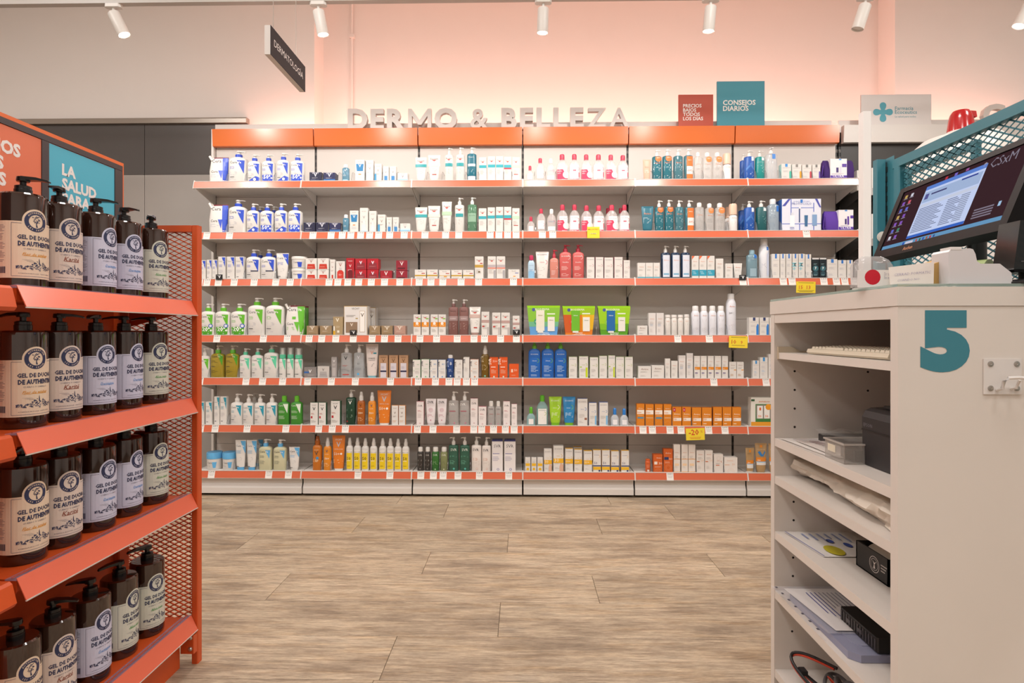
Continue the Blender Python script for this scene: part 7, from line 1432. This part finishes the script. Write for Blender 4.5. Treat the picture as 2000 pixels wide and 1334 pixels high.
# white tape dispenser
xd0, _ = PX(1853, 548, 1.20); xd1, _ = PX(1978, 548, 1.20); _, zd = PX(1870, 485, 1.20); _, zd2 = PX(1920, 515, 1.20)
td = empty('tape_dispenser', (xd0, 1.20, ZG_)); tag(td, 'white desk tape dispenser at the counter edge', 'dispenser')
L_ = xd1 - xd0; xa = L_ * .42; h1, h2 = zd - ZG_, zd2 - ZG_
prof = [(0, 0), (L_, 0), (L_ * .98, h2 * .55), (L_ * .8, h2), (xa + .010, h2), (xa + .003, h2 + .005), (xa, h1 - .012), (xa - .005, h1 - .002), (xa - .012, h1), (.004, h1 * .97), (0, h1 * .9)]
b = MB(); b.extrude(prof, 'y', 0, .05, M('#d6d2d4', .35)); b.build('housing', td, smooth=False)
b = MB(); b.box(.004, .026, -.0006, .03, h1 * .96, h1 * 1.0 + .003, M('#e6e2e0', .35)); b.build('top_tab', td, smooth=False)
xr_, zr_ = PX(1936, 500, 1.26)
rt = empty('tape_roll', (xr_, 1.285, ZG_ + .0005)); tag(rt, 'roll of greenish clear tape behind the white dispenser', 'tape')
b = MB(); b.lathe([(.016, 0), (.030, 0), (.030, .022), (.016, .022)], M('#8a9a62', .3), n=28, cap=False); o = b.build('roll', rt, (0, .011, .03)); o.rotation_euler = (math.pi / 2, 0, .5)
b = MB(); b.lathe([(.014, -.001), (.016, -.001), (.016, .023), (.014, .023)], M('#4a8a9a', .4), n=24, cap=False); o = b.build('core', rt, (0, .011, .03)); o.rotation_euler = (math.pi / 2, 0, .5)
b = MB(); b.box(-.034, -.029, -.02, .03, 0, .05, M('#4a8a9a', .3)); b.box(.029, .034, -.02, .03, 0, .05, M('#4a8a9a', .3)); b.build('holder', rt)
# black card terminal
xk, _ = PX(2034, 500, 1.20)
kt = empty('card_terminal', (xk, 1.225, ZG_)); tag(kt, 'glossy black payment terminal on a round foot, cut by the frame', 'terminal')
GB = M('#0e0c0d', .12, coat=.6)
b = MB(); b.lathe([(.066, 0), (.066, .004), (.058, .009), (.02, .012), (.016, .02)], BLACK, n=32); b.build('foot', kt)
b = MB(); b.loft([[(x * 1.0, y, z) for x, y in [(-.05, -.02), (.06, -.02), (.06, .03), (-.05, .03)]] for z in (.024,)] + [[(-.056 + .01 * t, -.025 - .004 * t, .03 + .10 * t), (.06, -.025 - .004 * t, .03 + .10 * t), (.06, .03 - .006 * t, .03 + .10 * t), (-.056 + .01 * t, .03 - .006 * t, .03 + .10 * t)] for t in (0, .5, 1)], GB); b.build('housing', kt, smooth=False)
b = MB(); b.lathe([(.02, .012), (.02, .026)], BLACK, n=14); b.build('neck', kt)
b = MB(); b.box(-.042, .055, -.0275, -.024, .045, .047, M('#5a5658', .2)); b.lathe([(.004, 0), (.003, .002)], M('#cfcac8', .1), -.03, -.0275, 10); b.build('trim', kt, smooth=False)

# ------------------------------------------------------------------ teal rack behind the counter
XR = 1.31
yr1 = PXX(1752, 310, XR)[0]; zr1 = PXX(1752, 312, XR)[1]; yr2 = .75
rk = empty('teal_rack', (XR, 1.5, 0), label='teal metal gondola with mesh back behind the counter', cat='gondola')
off(bx('top_rail', rk, XR - .012, XR + .012, yr2, yr1 + .01, zr1 - .03, zr1, TEAL, .003), rk)
off(bx('frame_post', rk, XR - .012, XR + .012, yr1 - .03, yr1 + .002, 0, zr1 - .03, TEAL, .003), rk)
zf = PXX(1850, 275, XR)[1]
yi = PXX(1893, 290, XR)[0]
zi = zr1 - .045
for a in ((XR + .002, XR + .02, yi, yr1 - .05, zi - .022, zi), (XR + .002, XR + .02, yi - .022, yi, .3, zi), (XR + .002, XR + .02, yr1 - .05, yr1 - .032, .3, zi)): off(bx('inner_frame', rk, *a, TEAL, .002), rk)
mp = mesh_panel('mesh_panel', rk, 'y', yr2, yr1 - .03, .9, zr1 - .03, XR + .004, TEAL, .036, .020, .0022, .002); off(mp, rk); mp['kind'] = 'stuff'
# slotted end post and cover
xs0 = PX(1711, 400, yr1 + .05)[0]
xs1 = PX(1733, 400, yr1 + .05)[0]
zpt = PX(1720, 312, yr1 + .05)[1]
off(bx('slotted_post', rk, xs0, xs1 - .008, yr1 + .045, yr1 + .07, 0, zpt, TEAL, .002), rk)
off(bx('post_cover', rk, xs1, XR - .004, yr1 + .012, yr1 + .07, 0, zpt - .045, TEAL, .004), rk)
off(bx('post_cover', rk, xs1 - .001, XR - .003, yr1 + .010, yr1 + .072, zpt - .17, zpt + .004, TEAL, .004), rk)
sl2 = MB(); sl2.box(0, .008, 0, .002, 0, .019, M('#0c1416', .7)); s2 = sl2.mesh('slot', False)
z = .9
while z < zpt - .02: o = link('slot', s2, rk, (xs1 - .0082 - rk.location.x, yr1 + .046 - rk.location.y, z)); z += .035
off(bx('slot_back', rk, xs1 - .009, xs1 + .001, yr1 + .05, yr1 + .07, 0, zpt - .01, M('#22383e', .6)), rk)
xo, zo = PX(1722, 463, yr1 + .03)
b = MB(); b.lathe([(.004, -.02), (.006, 0), (.018, .002), (.019, .006), (.001, .01)], M('#ddd6cc', .4), n=20); o = b.build('knob', rk, (xo - rk.location.x, yr1 + .03 - rk.location.y, zo)); o.rotation_euler = (math.pi / 2, 0, 0)
# ------------------------------------------------------------------ giant display bottle with red cap, behind the rack
yd = 3.0
xd, zd = PX(1884, 250, yd)
dbx = empty('display_bottle', (xd - .02, yd, 0)); tag(dbx, 'oversized white display bottle with red cap behind the teal rack', 'display')
_, zsh = PX(1884, 262, yd); _, ztp = PX(1884, 216, yd)
b = MB(); b.lathe([(.24, 0), (.25, .02), (.25, zsh - .16), (.235, zsh - .09), (.17, zsh - .03), (.07, zsh - .004), (.065, zsh + .01)], M('#e4ded8', .3), n=40); b.build('bottle', dbx)
b = MB(); rdm = M('#b01218', .2, coat=.5); b.lathe([(.062, zsh + .006), (.054, zsh + .07), (.046, ztp - .02), (.036, ztp - .004), (.001, ztp)], rdm, n=28); b.loft([[(.0, -.02, ztp - .03), (.0, .02, ztp - .03), (.0, .02, ztp - .004), (.0, -.02, ztp - .004)], [(.075, -.012, ztp - .036), (.075, .012, ztp - .036), (.07, .012, ztp - .006), (.07, -.012, ztp - .006)]], rdm); b.build('cap', dbx)
